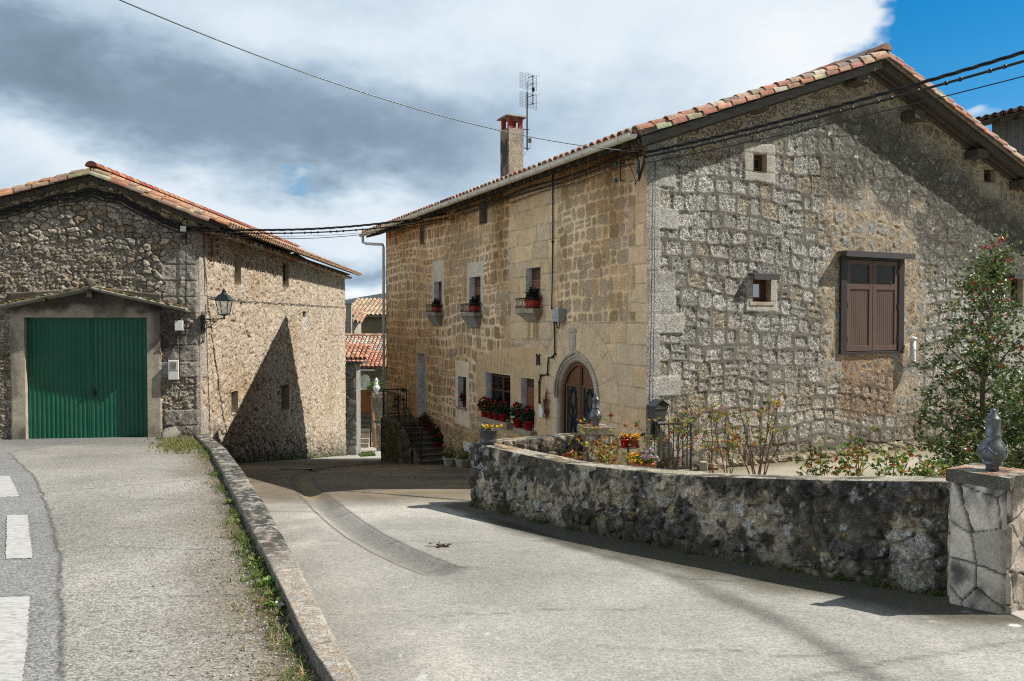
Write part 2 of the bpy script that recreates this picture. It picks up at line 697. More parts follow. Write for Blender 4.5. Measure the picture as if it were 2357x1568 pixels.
def ground_mat(name, speck=.25, sscale=120.0, bump=.35, rough=.9, attr=True, color=(.3, .3, .3)):
    m, nt, b = newmat(name)
    L = nt.links
    tc = nnode(nt, 'ShaderNodeTexCoord')
    vo = nnode(nt, 'ShaderNodeTexNoise', Scale=sscale, Detail=2.0, Roughness=.7)
    n2 = nnode(nt, 'ShaderNodeTexNoise', Scale=.9, Detail=8.0, Roughness=.62)
    n3 = nnode(nt, 'ShaderNodeTexNoise', Scale=9.0, Detail=5.0, Roughness=.6)
    n4 = nnode(nt, 'ShaderNodeTexVoronoi', Scale=sscale * .55)
    for n in (vo, n2, n3, n4):
        L.new(tc.outputs['Object'], n.inputs['Vector'])

    def mrange(v, a, b_, c, d):
        r = nnode(nt, 'ShaderNodeMapRange')
        r.inputs['From Min'].default_value, r.inputs['From Max'].default_value = a, b_
        r.inputs['To Min'].default_value, r.inputs['To Max'].default_value = c, d
        L.new(v, r.inputs['Value'])
        return r.outputs[0]

    def mul(a, c):
        r = nnode(nt, 'ShaderNodeMath', operation='MULTIPLY')
        L.new(a, r.inputs[0])
        L.new(c, r.inputs[1])
        return r.outputs[0]
    sepc = nnode(nt, 'ShaderNodeSeparateColor')
    L.new(n4.outputs['Color'], sepc.inputs[0])
    vv = mul(mul(mrange(vo.outputs['Fac'], .3, .7, 1 - speck, 1 + speck), mrange(n2.outputs['Fac'], .3, .7, .88, 1.12)),
             mul(mrange(n3.outputs['Fac'], .3, .7, .92, 1.08), mrange(sepc.outputs[0], 0, 1, 1 - speck * .9, 1 + speck * .9)))
    mx = nnode(nt, 'ShaderNodeMix', data_type='RGBA', blend_type='MULTIPLY')
    mx.inputs[0].default_value = 1.0
    if attr:
        at = nnode(nt, 'ShaderNodeAttribute', attribute_name='Col')
        L.new(at.outputs['Color'], mx.inputs[6])
    else:
        mx.inputs[6].default_value = (*color, 1)
    cb = nnode(nt, 'ShaderNodeCombineColor')
    for i in range(3):
        L.new(vv, cb.inputs[i])
    L.new(cb.outputs[0], mx.inputs[7])
    L.new(mx.outputs[2], b.inputs['Base Color'])
    b.inputs['Roughness'].default_value = rough
    b.inputs['Specular IOR Level'].default_value = .25
    bp = nnode(nt, 'ShaderNodeBump', Strength=bump, Distance=.006)
    L.new(vo.outputs['Fac'], bp.inputs['Height'])
    L.new(bp.outputs[0], b.inputs['Normal'])
    return m


def glass_mat(name, thin=None):
    m, nt, b = newmat(name)
    L = nt.links
    t = nnode(nt, 'ShaderNodeBsdfTransparent')
    t.inputs[0].default_value = (.8, .85, .87, 1)
    g = nnode(nt, 'ShaderNodeBsdfGlossy')
    g.inputs['Roughness'].default_value = .03
    fr = nnode(nt, 'ShaderNodeFresnel', IOR=1.5)
    ad = nnode(nt, 'ShaderNodeMath', operation='ADD')
    ad.inputs[1].default_value = .04
    L.new(fr.outputs[0], ad.inputs[0])
    mx = nnode(nt, 'ShaderNodeMixShader')
    if thin is None:
        L.new(ad.outputs[0], mx.inputs[0])
    else:
        mx.inputs[0].default_value = thin
    L.new(t.outputs[0], mx.inputs[1])
    L.new(g.outputs[0], mx.inputs[2])
    L.new(mx.outputs[0], nt.nodes['Material Output'].inputs[0])
    return m


def leaf_mat(name, rough=.45, trans=.25, spec=.5):
    m, nt, b = newmat(name)
    L = nt.links
    at = nnode(nt, 'ShaderNodeAttribute', attribute_name='Col')
    L.new(at.outputs['Color'], b.inputs['Base Color'])
    b.inputs['Roughness'].default_value = rough
    b.inputs['Specular IOR Level'].default_value = spec
    if trans > 0:
        tr = nnode(nt, 'ShaderNodeBsdfTranslucent')
        L.new(at.outputs['Color'], tr.inputs[0])
        mx = nnode(nt, 'ShaderNodeMixShader')
        mx.inputs[0].default_value = trans
        L.new(b.outputs[0], mx.inputs[1])
        L.new(tr.outputs[0], mx.inputs[2])
        L.new(mx.outputs[0], nt.nodes['Material Output'].inputs[0])
    return m


MT = dict(
    gable=stone_mat("gable_stone", 26, .62, 1.0, 55, .04),
    facade=stone_mat("facade_stone", 40, .35, .6, 60, .015),
    rubble=stone_mat("rubble_stone", 32, .5, .9, 50, .03),
    render=stone_mat("rough_render", 30, .5, .9, 45, .03),
    lichen=stone_mat("lichen_stone", 34, .45, .8, 60, .02),
    tile=mat("clay_tile", rough=.85, var=.35, scale=9, bump=.5, bscale=35, attr=True, dirt=(.10, .085, .07), dscale=5, damt=.55),
    wood_old=mat("weathered_timber", (.075, .062, .05), .9, var=.5, scale=5, bump=.8, bscale=14, stretch=(6, 6, 1.2)),
    wood_grey=mat("grey_board", (.11, .105, .10), .85, var=.4, scale=4, bump=.6, bscale=20, stretch=(1, 1, 7)),
    wood_door=mat("varnished_oak", (.125, .052, .021), .4, var=.35, scale=5, bump=.25, bscale=20, stretch=(7, 7, .8)),
    wood_win=mat("brown_window_wood", (.075, .03, .014), .45, var=.25, scale=8, bump=.1),
    wood_gate=mat("orange_brown_wood", (.26, .10, .03), .5, var=.25, scale=5, bump=.2, stretch=(8, 8, 1)),
    shutter=mat("roller_slats", (.20, .075, .03), .5, var=.15, bump=.1),
    brown_paint=mat("brown_painted_panel", (.118, .076, .063), .45, var=.10, scale=3, bump=.12, bscale=60),
    dark_metal=mat("dark_brown_metal", (.04, .033, .034), .45, var=.1, bump=.05),
    cap_metal=mat("grey_brown_sheet_metal", (.10, .092, .098), .4, metal=.3, var=.1, bump=.05),
    black=mat("black_cable_rubber", (.012, .012, .012), .55, var=.2, bump=.2),
    iron=mat("black_iron", (.014, .014, .015), .5, metal=.2, var=.2, bump=.1),
    lamp_iron=mat("dark_blue_grey_iron", (.02, .027, .03), .4, metal=.2, var=.1, bump=.05),
    steel=mat("painted_grey_steel", (.035, .045, .053), .45, metal=.2, var=.15, bump=.1),
    finial=mat("silver_grey_paint", (.10, .108, .115), .38, metal=.35, var=.2, scale=10, bump=.15),
    gutter=mat("cream_gutter", (.60, .56, .46), .45, var=.12, bump=.05, dirt=(.17, .15, .11), dscale=3, damt=.35),
    pipe=mat("pale_grey_pipe", (.58, .60, .62), .4, var=.1, bump=.03),
    white=mat("white_plastic", (.70, .71, .70), .45, var=.08, bump=.03),
    whitewash=mat("whitewashed_jamb", (.82, .82, .81), .85, var=.14, scale=5, bump=.3, dirt=(.36, .34, .31), dscale=4, damt=.5),
    plaster=mat("cream_plaster", (.40, .33, .24), .9, var=.2, scale=3, bump=.35, bscale=30, dirt=(.13, .10, .065), dscale=1.6, damt=.55),
    plaster_pale=mat("pale_grey_plaster", (.38, .34, .28), .9, var=.2, scale=3, bump=.35, bscale=30, dirt=(.10, .09, .075), dscale=2.2, damt=.6),
    sill=mat("stone_sill", (.34, .28, .20), .9, var=.25, scale=7, bump=.5, dirt=(.12, .09, .06), dscale=5, damt=.6),
    sill_grey=mat("concrete_sill", (.25, .235, .20), .9, var=.2, scale=7, bump=.4, dirt=(.12, .10, .08), dscale=6, damt=.5),
    stone_pale=mat("dressed_pale_stone", (.42, .36, .28), .9, var=.2, scale=5, bump=.4, bscale=50, dirt=(.2, .15, .1), dscale=3, damt=.5),
    step=mat("mossy_step_stone", (.14, .125, .09), .9, var=.35, scale=5, bump=.5, dirt=(.05, .055, .025), dscale=3, damt=.6),
    green=mat("green_sheet_steel", (.008, .115, .068), .38, var=.22, scale=2.5, bump=.06, dirt=(.03, .10, .065), dscale=2.5, damt=.6, metal=.05),
    red_pot=mat("red_plastic", (.36, .012, .01), .4, var=.08, bump=.02),
    terracotta=mat("terracotta", (.36, .115, .05), .8, var=.2, bump=.2),
    grey_pot=mat("grey_plastic_bowl", (.055, .058, .065), .45, var=.1, bump=.03),
    concrete=mat("cast_concrete", (.36, .34, .30), .9, var=.2, scale=5, bump=.4, dirt=(.18, .16, .12), dscale=3, damt=.5),
    rust=mat("rusty_iron", (.13, .05, .03), .85, var=.4, scale=12, bump=.4),
    curtain=mat("white_net_curtain", (.72, .74, .76), .9, var=.12, scale=3, bump=.4, bscale=12, stretch=(9, 9, .4)),
    dark=mat("dark_interior", (.012, .011, .010), .9, var=.2, bump=0),
    bark=mat("holly_bark", (.10, .085, .055), .9, var=.3, scale=14, bump=.5),
    cane=mat("rose_cane", rough=.6, var=.25, scale=14, bump=.2, attr=True),
    leaf=leaf_mat("glossy_leaf", .40, .2, .45),
    softleaf=leaf_mat("soft_leaf", .6, .3, .3),
    petal=leaf_mat("petal", .6, .25, .3),
    berry=mat("red_berry", (.42, .012, .012), .3, var=.1, bump=0),
    soil=mat("potting_soil", (.04, .028, .018), .95, var=.4, scale=20, bump=.6),
    dry=leaf_mat("dry_leaf", .8, .2, .2),
    glass=glass_mat("window_glass"),
    lampglass=glass_mat("lantern_pane", .06),
    frost=mat("grey_glass", (.045, .05, .05), .25, var=.2, scale=4, bump=.02, spec=.35),
    blueglass=mat("black_pane", (.012, .015, .018), .08, var=.2, bump=0, spec=.6),
    asphalt=ground_mat("asphalt", .52, 125, .6),
    street=ground_mat("concrete_street", .26, 110, .4),
    yard=ground_mat("yard_concrete", .12, 70, .2),
    paint=ground_mat("road_paint", .12, 60, .2, .7),
    brass=mat("old_brass", (.30, .20, .08), .35, metal=.8, var=.2, bump=.05),
    teal=mat("teal_painted_steel", (.02, .09, .10), .45, var=.1, bump=.03),
    moss=mat("moss", (.05, .065, .015), .95, var=.5, scale=20, bump=.6),
    steelwire=mat("silver_wire", (.10, .11, .12), .35, metal=.6, var=.1, bump=0),
    hillm=mat("hazy_wooded_hill", (.03, .05, .055), 1.0, var=.25, scale=.02, bump=0),  # blue of distant haze mixed into the hill's own colour
)

# ------------------------------------------------------------------ ground levels
_sy = np.array([-12, 0, 4.5, 6.5, 9, 12, 14.5, 18, 22.9, 25.9, 32.8, 39.7, 44.6, 60.])
_sz = np.array([-1.2, -1.74, -2.1, -2.31, -2.51, -2.77, -3.05, -3.48, -4.1, -4.55, -5.65, -6.68, -7.45, -8.6])
_yy = np.arange(-12, 60, .1)
_zz = np.interp(_yy, _sy, _sz)
_k = np.exp(-(np.arange(-15, 16) / 7.) ** 2)
_zz = np.convolve(np.pad(_zz, 15, mode='edge'), _k / _k.sum(), 'valid')
_zz[:12] = np.interp(_yy[:12], _sy, _sz)


def zst(Y):
    return np.interp(Y, _yy, _zz)


def zas(Y):
    return -1.6 - .067 * np.asarray(Y, float)


def on_ground(u, v, zf):
    """point where the view line meets the surface z = zf(Y)"""
    d = ray(u, v)
    Y = 1.0
    for y in np.arange(1.5, 60, .01):
        if d.z / d.y * y < zf(y):
            Y = y
            break
    return px(u, v, Y)


FLOOR = -2.755
_ly = [-8, 0, 3.94, 4.5, 5.48, 6.5, 8.51, 12.3, 16.3, 18.8, 20.7]
_lx = [4.3, .82, -.90, -1.174, -1.58, -2.015, -2.87, -4.48, -6.2, -7.4, -8.3]


def low_x(Y):
    return np.interp(Y, _ly, _lx)


def low_w(Y):
    return np.interp(Y, [3.9, 5.2, 7.6, 10, 20], [.135, .19, .25, .30, .32])


# garden wall, foot on the street side, near end first
GW = np.array([(3.69, 6.72), (3.28, 7.10), (2.93, 7.45), (1.94, 8.45), (1.28, 9.23), (.666, 10.05), (0.0, 11.03), (-.62, 12.0)])


def seg_dist(X, Y, path):
    best = np.full(X.shape, 1e9)
    side = np.zeros(X.shape)
    al = np.zeros(X.shape)
    acc = 0.0
    for i in range(len(path) - 1):
        a, b = path[i], path[i + 1]
        d = b - a
        Ln = np.hypot(*d)
        t = np.clip(((X - a[0]) * d[0] + (Y - a[1]) * d[1]) / Ln ** 2, 0, 1)
        qx, qy = X - a[0] - t * d[0], Y - a[1] - t * d[1]
        dd = np.hypot(qx, qy)
        m = dd < best
        best = np.where(m, dd, best)
        side = np.where(m, np.sign(d[0] * qy - d[1] * qx), side)
        al = np.where(m, acc + t * Ln, al)
        acc += Ln
    return best, side, al, acc


# drain channel in the street, from far to near
_dp = [(905, 1066), (840, 1069), (780, 1074), (735, 1079), (708, 1086), (697, 1094), (693, 1104), (700, 1117), (722, 1140), (758, 1172), (795, 1202), (838, 1232), (900, 1265), (960, 1292), (1010, 1311), (1048, 1321)]
DRAIN = np.array([(lambda p: (p.x, p.y))(on_ground(u, v, zst)) for u, v in _dp])
_tp = [(1085, 1188), (1200, 1215), (1330, 1262), (1440, 1292), (1560, 1330), (1660, 1372), (1760, 1415), (1880, 1478), (2010, 1560)]
TYRE = np.array([(lambda p: (p.x, p.y))(on_ground(u, v, zst)) for u, v in _tp])


def street():
    parts = []
    pieces = [(-6.0, 6.5, .055, lambda Y: low_x(Y) + .1, lambda Y: 34 + 0 * Y, 420),
              (6.5, 12.1, .05, lambda Y: low_x(Y) + .1, lambda Y: np.interp(Y, GW[:, 1], GW[:, 0]) + .12, 240),
              (12.1, 20.9, .06, lambda Y: low_x(Y) + .1, lambda Y: np.interp(Y, [12.1, 14.0, 14.5, 20.9], [1.3, 2.6, 2.75, -.35]), 200),
              (20.9, 54, .10, lambda Y: np.where(Y < 44.5, -8.5 - .03 * (Y - 20.9), -12.0), lambda Y: np.interp(Y, [20.9, 30, 33, 54], [-.35, -4.6, -1, 0]), 140)]
    for (y0, y1, dy, xl, xr, nc) in pieces:
        Ys = np.linspace(y0, y1, int((y1 - y0) / dy) + 1)
        t = np.linspace(0, 1, nc)
        if y0 < 0:
            t = t ** 2.2
        Y = np.repeat(Ys[:, None], nc, 1)
        X = xl(Ys)[:, None] * (1 - t) + xr(Ys)[:, None] * t
        Z = zst(Y)
        d, side, al, tot = seg_dist(X, Y, DRAIN)
        wid = .21 * (1 - .0 * al)
        fade = sst(tot + .02, tot - .25, al)
        ch = np.clip(1 - (d / wid) ** 2, 0, 1)
        edge = np.exp(-((d - wid * 1.08) / .022) ** 2)
        Z = Z - .075 * ch * fade + .004 * (fbm(X * 3, Y * 3, 0, 3) - .5) - .008 * edge * fade
        base = np.ones(X.shape + (3,)) * np.array([.335, .325, .300])
        n = fbm(X * .5, Y * .5, 1, 4)
        n2 = fbm(X * 2.2, Y * 2.2, 2, 4)
        base = base * (0.68 + .50 * n + .20 * n2)[..., None]
        # far court is damp, browner and smoother, darkened further to deepen the house shadow
        damp_and_shade = sst(12.0, 13.6, Y + .8 * n) * sst(31, 28, Y)
        base = mixc(base, base * np.array([.50, .42, .32]), damp_and_shade * .95)
        och = sst(.55, .75, fbm(X * .35 + 9, Y * 1.1, 3, 4)) * sst(11, 13, Y)
        base = mixc(base, np.array([.34, .27, .15]), och * .55)
        # wall foot: dark, mossy, widened and blackened to deepen the wall's cast shadow
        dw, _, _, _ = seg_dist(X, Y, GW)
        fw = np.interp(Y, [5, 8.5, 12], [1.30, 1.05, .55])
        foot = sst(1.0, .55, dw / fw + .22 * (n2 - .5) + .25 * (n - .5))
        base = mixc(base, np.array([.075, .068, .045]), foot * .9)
        dl = np.abs(X - low_x(Y) - low_w(Y)) * .85
        base = mixc(base, base * .78, sst(.5, .0, dl + .4 * (n2 - .5)) * (Y < 20))
        dt, _, _, _ = seg_dist(X, Y, TYRE)
        pat = sst(.50, .60, fbm(X * .38 + 4, Y * .30 + 2, 3, 5))
        base = base * (1 - .20 * pat)[..., None]
        base = mixc(base, base * .52, np.exp(-((dt + .10 * (n2 - .5)) / .11) ** 2) * .95)
        base = mixc(base, np.array([.175, .17, .16]), ch * fade * .85 * (Y < 13.5))
        base = mixc(base, np.array([.22, .17, .10]), ch * fade * .7 * (Y > 13.2))
        base = mixc(base, np.array([.07, .06, .05]), edge * fade * .75)
        # spilled pale droppings of paint near the low wall
        sp = .6 * sst(.77, .82, fbm(X * 11, Y * 5.5, 0, 3)) * np.exp(-((X + .35) / .38) ** 2 - ((Y - 5.2) / .55) ** 2)
        sp = np.maximum(sp, sst(.76, .80, fbm(X * 11 + 5, Y * 7, 1, 3)) * np.exp(-((X - 3.9) / .55) ** 2 - ((Y - 5.75) / .4) ** 2))
        base = mixc(base, np.array([.72, .72, .70]), np.clip(sp * 1.5, 0, 1))
        # construction joints and hair cracks
        jn = np.exp(-((Y - 11.35 + .06 * (X + 3) + .1 * (n2 - .5)) / .03) ** 2) * (X < -2.0)
        jn = np.maximum(jn, np.exp(-((Y - 5.35 - .42 * (X - 3.3) + .16 * (n2 - .5)) / .03) ** 2) * (X > 1.6))
        for (yy_, k_, x0, x1, q_) in ((6.15, .22, -1.2, 1.1, 1), (7.7, -.16, -1.0, 3.0, 5), (9.2, .10, -2.2, .4, 9), (5.35, -.1, .3, 2.8, 13)):
            ck = np.exp(-((Y - yy_ - k_ * X + .55 * (fbm(X * 1.6 + q_, Y * .15 + q_, 2, 5) - .5)) / .024) ** 2) * (X > x0) * (X < x1) * sst(.40, .52, fbm(X * 1.1 + q_, Y * .3, 1, 3))
            jn = np.maximum(jn, ck)
        base = mixc(base, base * .50, jn * .75)
        V = np.stack([X, Y, Z], -1)
        idx = np.arange(X.size).reshape(X.shape)
        q = np.stack([idx[:-1, :-1], idx[:-1, 1:], idx[1:, 1:], idx[1:, :-1]], -1).reshape(-1, 4)
        parts.append((V.reshape(-1, 3), q, np.concatenate([base, np.ones(X.shape + (1,))], -1).reshape(-1, 4)))
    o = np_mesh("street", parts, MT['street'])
    tag(o, kind='structure')
    # asphalt road on the upper side of the low wall
    Ys = np.concatenate([np.linspace(-8, 3, 30), np.linspace(3.1, 11, 260), np.linspace(11.06, 20.9, 150)])
    nc = 260
    t = np.concatenate([np.linspace(0, 4.6, 185), 4.6 + np.linspace(0, 1, 76)[1:] ** 2.6 * 50])
    nc = len(t)
    Y = np.repeat(Ys[:, None], nc, 1)
    X = (low_x(Ys) + .06)[:, None] - t
    front_y = 20.9 + .25 * (X + 8.19)
    Z = zas(Y) + .012 * (fbm(X * .7, Y * .7, 1, 3) - .5)
    n = fbm(X * .6, Y * .6, 0, 5)
    n2 = fbm(X * 2.4, Y * 2.4, 1, 4)
    base = np.ones(X.shape + (3,)) * np.array([.24, .230, .212]) * (.68 + .64 * n)[..., None]
    pts = [on_ground(u, v, zas) for u, v in ((20, 1042), (80, 1098), (112, 1180), (138, 1280), (140, 1400), (132, 1568))]
    seam = np.array([(p.x, p.y) for p in pts])
    sx = np.interp(Y, seam[::-1, 1], seam[::-1, 0])
    lane = sst(.02, -.02, X - sx + .08 * (n2 - .5))
    base = mixc(base, np.array([.185, .187, .19]), lane * .85)
    base = mixc(base, np.array([.05, .047, .042]), np.exp(-((X - sx + .08 * (n2 - .5)) / .022) ** 2) * .75)
    dl = low_x(Y) - X
    edge = sst(1.0, .15, dl + .9 * (n - .5) + .3 * (n2 - .5))
    base = mixc(base, np.array([.15, .125, .09]), edge * .6)
    base = mixc(base, np.array([.085, .068, .045]), sst(.34, .10, dl + .16 * (n2 - .5)) * .85)
    band = np.exp(-((Y - 8.7 - .25 * (X + 3.5) + .5 * (n - .5)) / .22) ** 2)
    base = mixc(base, np.array([.30, .245, .20]), band * sst(.35, .6, n) * .6 * (X > -5.2) * (X < -2.6))
    for (yy_, k_) in ((5.7, .18), (7.2, -.12), (10.4, .1), (4.75, .25)):
        cr_ = np.exp(-((Y - yy_ - k_ * (X + 2.5) + .35 * (fbm(X * 1.3, Y * .2 + yy_, 2, 4) - .5)) / .012) ** 2) * (X > sx + .3)
        base = mixc(base, base * .45, cr_ * sst(.35, .55, n2))
    gate = sst(17.6, 18.8, Y + .4 * (n2 - .5)) * (X > -13)
    base = mixc(base, np.array([.14, .14, .138]), gate * .75)
    V = np.stack([X, Y, Z], -1)
    idx = np.arange(X.size).reshape(X.shape)
    q = np.stack([idx[:-1, :-1], idx[1:, :-1], idx[1:, 1:], idx[:-1, 1:]], -1)
    keep = (Y[:-1, :-1] < front_y[:-1, :-1] + .4)
    o = np_mesh("road", [(V.reshape(-1, 3), q[keep], np.concatenate([base, np.ones(X.shape + (1,))], -1).reshape(-1, 4))], MT['asphalt'])
    tag(o, kind='structure')
    # garden yard floor
    pl = [(3.75, 6.75)] + [(x + .15, y + .1) for x, y in GW[1:]] + [(1.35, 12.2), (2.2, 14.6), (5, 15.9), (13.5, 20), (22, 17), (22, 4.5)]
    m = MB()
    gx, gy = np.meshgrid(np.linspace(-1, 24, 120), np.linspace(4, 21, 100))
    d, side, al, tot = seg_dist(gx, gy, GW)
    n = fbm(gx * .8, gy * .8, 2, 4)
    base = np.ones(gx.shape + (3,)) * np.array([.33, .305, .245]) * (.75 + .5 * n)[..., None]
    # dirt against the house
    fd = (gx - 2.448) * .436 - (gy - 14.5) * .9
    base = mixc(base, np.array([.16, .14, .085]), sst(1.1, .1, fd + .8 * (n - .5)))
    zz = np.full(gx.shape, FLOOR) + .01 * n
    idx = np.arange(gx.size).reshape(gx.shape)
    q = np.stack([idx[:-1, :-1], idx[:-1, 1:], idx[1:, 1:], idx[1:, :-1]], -1)
    cx_, cy_ = (gx[:-1, :-1] + gx[1:, 1:]) / 2, (gy[:-1, :-1] + gy[1:, 1:]) / 2
    inner = (cx_ > np.interp(cy_, np.append(GW[:, 1], [14.0]), np.append(GW[:, 0] + .22, [1.9])) + .0) & (cy_ > np.where(cx_ > 4.0, 6.7, 6.9)) & ((cx_ - 2.448) * .436 - (cy_ - 14.5) * .9 > -.4)
    o = np_mesh("garden_floor", [(np.stack([gx, gy, zz], -1).reshape(-1, 3), q[inner], np.concatenate([base, np.ones(gx.shape + (1,))], -1).reshape(-1, 4))], MT['yard'])
    tag(o, kind='structure')
    # the wide ground below everything, to the horizon
    m = MB()
    m.col((.06, .075, .03))
    xs = [-900, -300, -80, -20, 20, 80, 300, 900]
    ys = [-300, -40, 0, 20, 60, 150, 400, 1200]
    def zb(x, y):
        return -10.5 - .02 * max(0, y - 60) if y > 30 else -10.5
    vs_ = [(x, y, zb(x, y)) for y in ys for x in xs]
    fs = [(j * 8 + i, j * 8 + i + 1, (j + 1) * 8 + i + 1, (j + 1) * 8 + i) for j in range(7) for i in range(7)]
    m.add(vs_, fs)
    o = m.build("ground", mat("meadow_ground", (.06, .075, .03), .95, var=.4, scale=.2, bump=0))
    tag(o, kind='structure')
    # dashed edge marking
    for k, poly in enumerate([[(-40, 1097), (22, 1097), (45, 1144), (-40, 1147)], [(16, 1188), (63, 1187), (74, 1286), (13, 1289)], [(-60, 1379), (70, 1377), (52, 1568), (38, 1640), (-60, 1640)]]):
        m = MB()
        P0 = [on_ground(u, v, zas) for u, v in poly]
        P, rj = [], random.Random(k)
        for a_, b_ in zip(P0, P0[1:] + P0[:1]):
            nn_ = max(2, int((b_ - a_).length / .03))
            P += [a_.lerp(b_, i / nn_) + Vector((rj.gauss(0, .004), rj.gauss(0, .006), 0)) for i in range(nn_)]
        m.col((.62, .62, .60))
        m.prism([(p.x, p.y, zas(p.y) + .004) for p in P], (0, 0, .006))
        o = m.build("road_marking", MT['roadpaint'])
        tag(o, kind='structure')


MT['roadpaint'] = mat("worn_road_paint", (.42, .42, .41), .75, var=.15, scale=10, bump=.3, dirt=(.22, .22, .21), dscale=14, damt=.85, stretch=(1, 2.2, 1))
street()
# ------------------------------------------------------------------ main stone house
K = 14.5
HC = (.1688 * K, K)
FA = Fr(HC, (-.4362, .8998), (-.8998, -.4362))      # long front, runs away to the left
GA = Fr(HC, (.8998, .4362), (.4362, -.8998))        # gable end, runs away to the right
FL, GL = 16.1, 11.6
house = thing("stone_house", (HC[0], HC[1], -4.0), "large old stone farmhouse with arched oak door, brown loft shutters and tiled gable roof", "house")

RID_S = GA.at(2000, 128)[0]
RID_Z = 5.68
SLL = .362
SLR = .392


def roof_z(s):
    """top of the tiles above the gable line"""
    return np.where(s < RID_S, RID_Z - SLL * (RID_S - s), RID_Z - SLR * (s - RID_S))


def fpx(u, v):
    return FA.at(u, v)


def gpx(u, v):
    return GA.at(u, v)


F_OPEN = {
    'attic_a': FA.rect(1104.5, 1122, 462.6, 513), 'attic_b': FA.rect(967, 976.6, 523, 561),
    'w1': FA.rect(999.7, 1018.3, 649, 720), 'w2': FA.rect(1081.3, 1107.7, 638.8, 720), 'w3': FA.rect(1211.4, 1245.8, 618, 711),
    'stairdoor': FA.rect(961.7, 979.4, 812, 965), 'small': FA.rect(1055, 1074.5, 865, 939),
    'big': FA.rect(1119, 1176.5, 856, 973), 'roll': FA.rect(1200, 1231.4, 868, 992)}
DO_S, DO_R = 2.50, .76
DO_Z0, DO_ZS = -3.32, -1.60
G_OPEN = {
    'g1': GA.rect(1733.5, 1764, 352, 398), 'g2': GA.rect(1731.5, 1773.4, 641, 696), 'loft': GA.rect(1944, 2064, 594, 811),
    'g3': GA.rect(2263, 2291, 386, 422), 'g4': GA.rect(2325, 2353, 640, 708)}


def in_arch(s, z, r, ds=0.0):
    return (np.abs(s - DO_S) < r) & (z > DO_Z0) & ((z < DO_ZS) | (np.hypot(s - DO_S, z - DO_ZS) < r))


def soft(v, a, w):
    return sst(a - w, a + w, v)


def boxm(s, z, r, w=.08):
    return soft(s, r[0], w) * (1 - soft(s, r[1], w)) * soft(z, r[2], w) * (1 - soft(z, r[3], w))


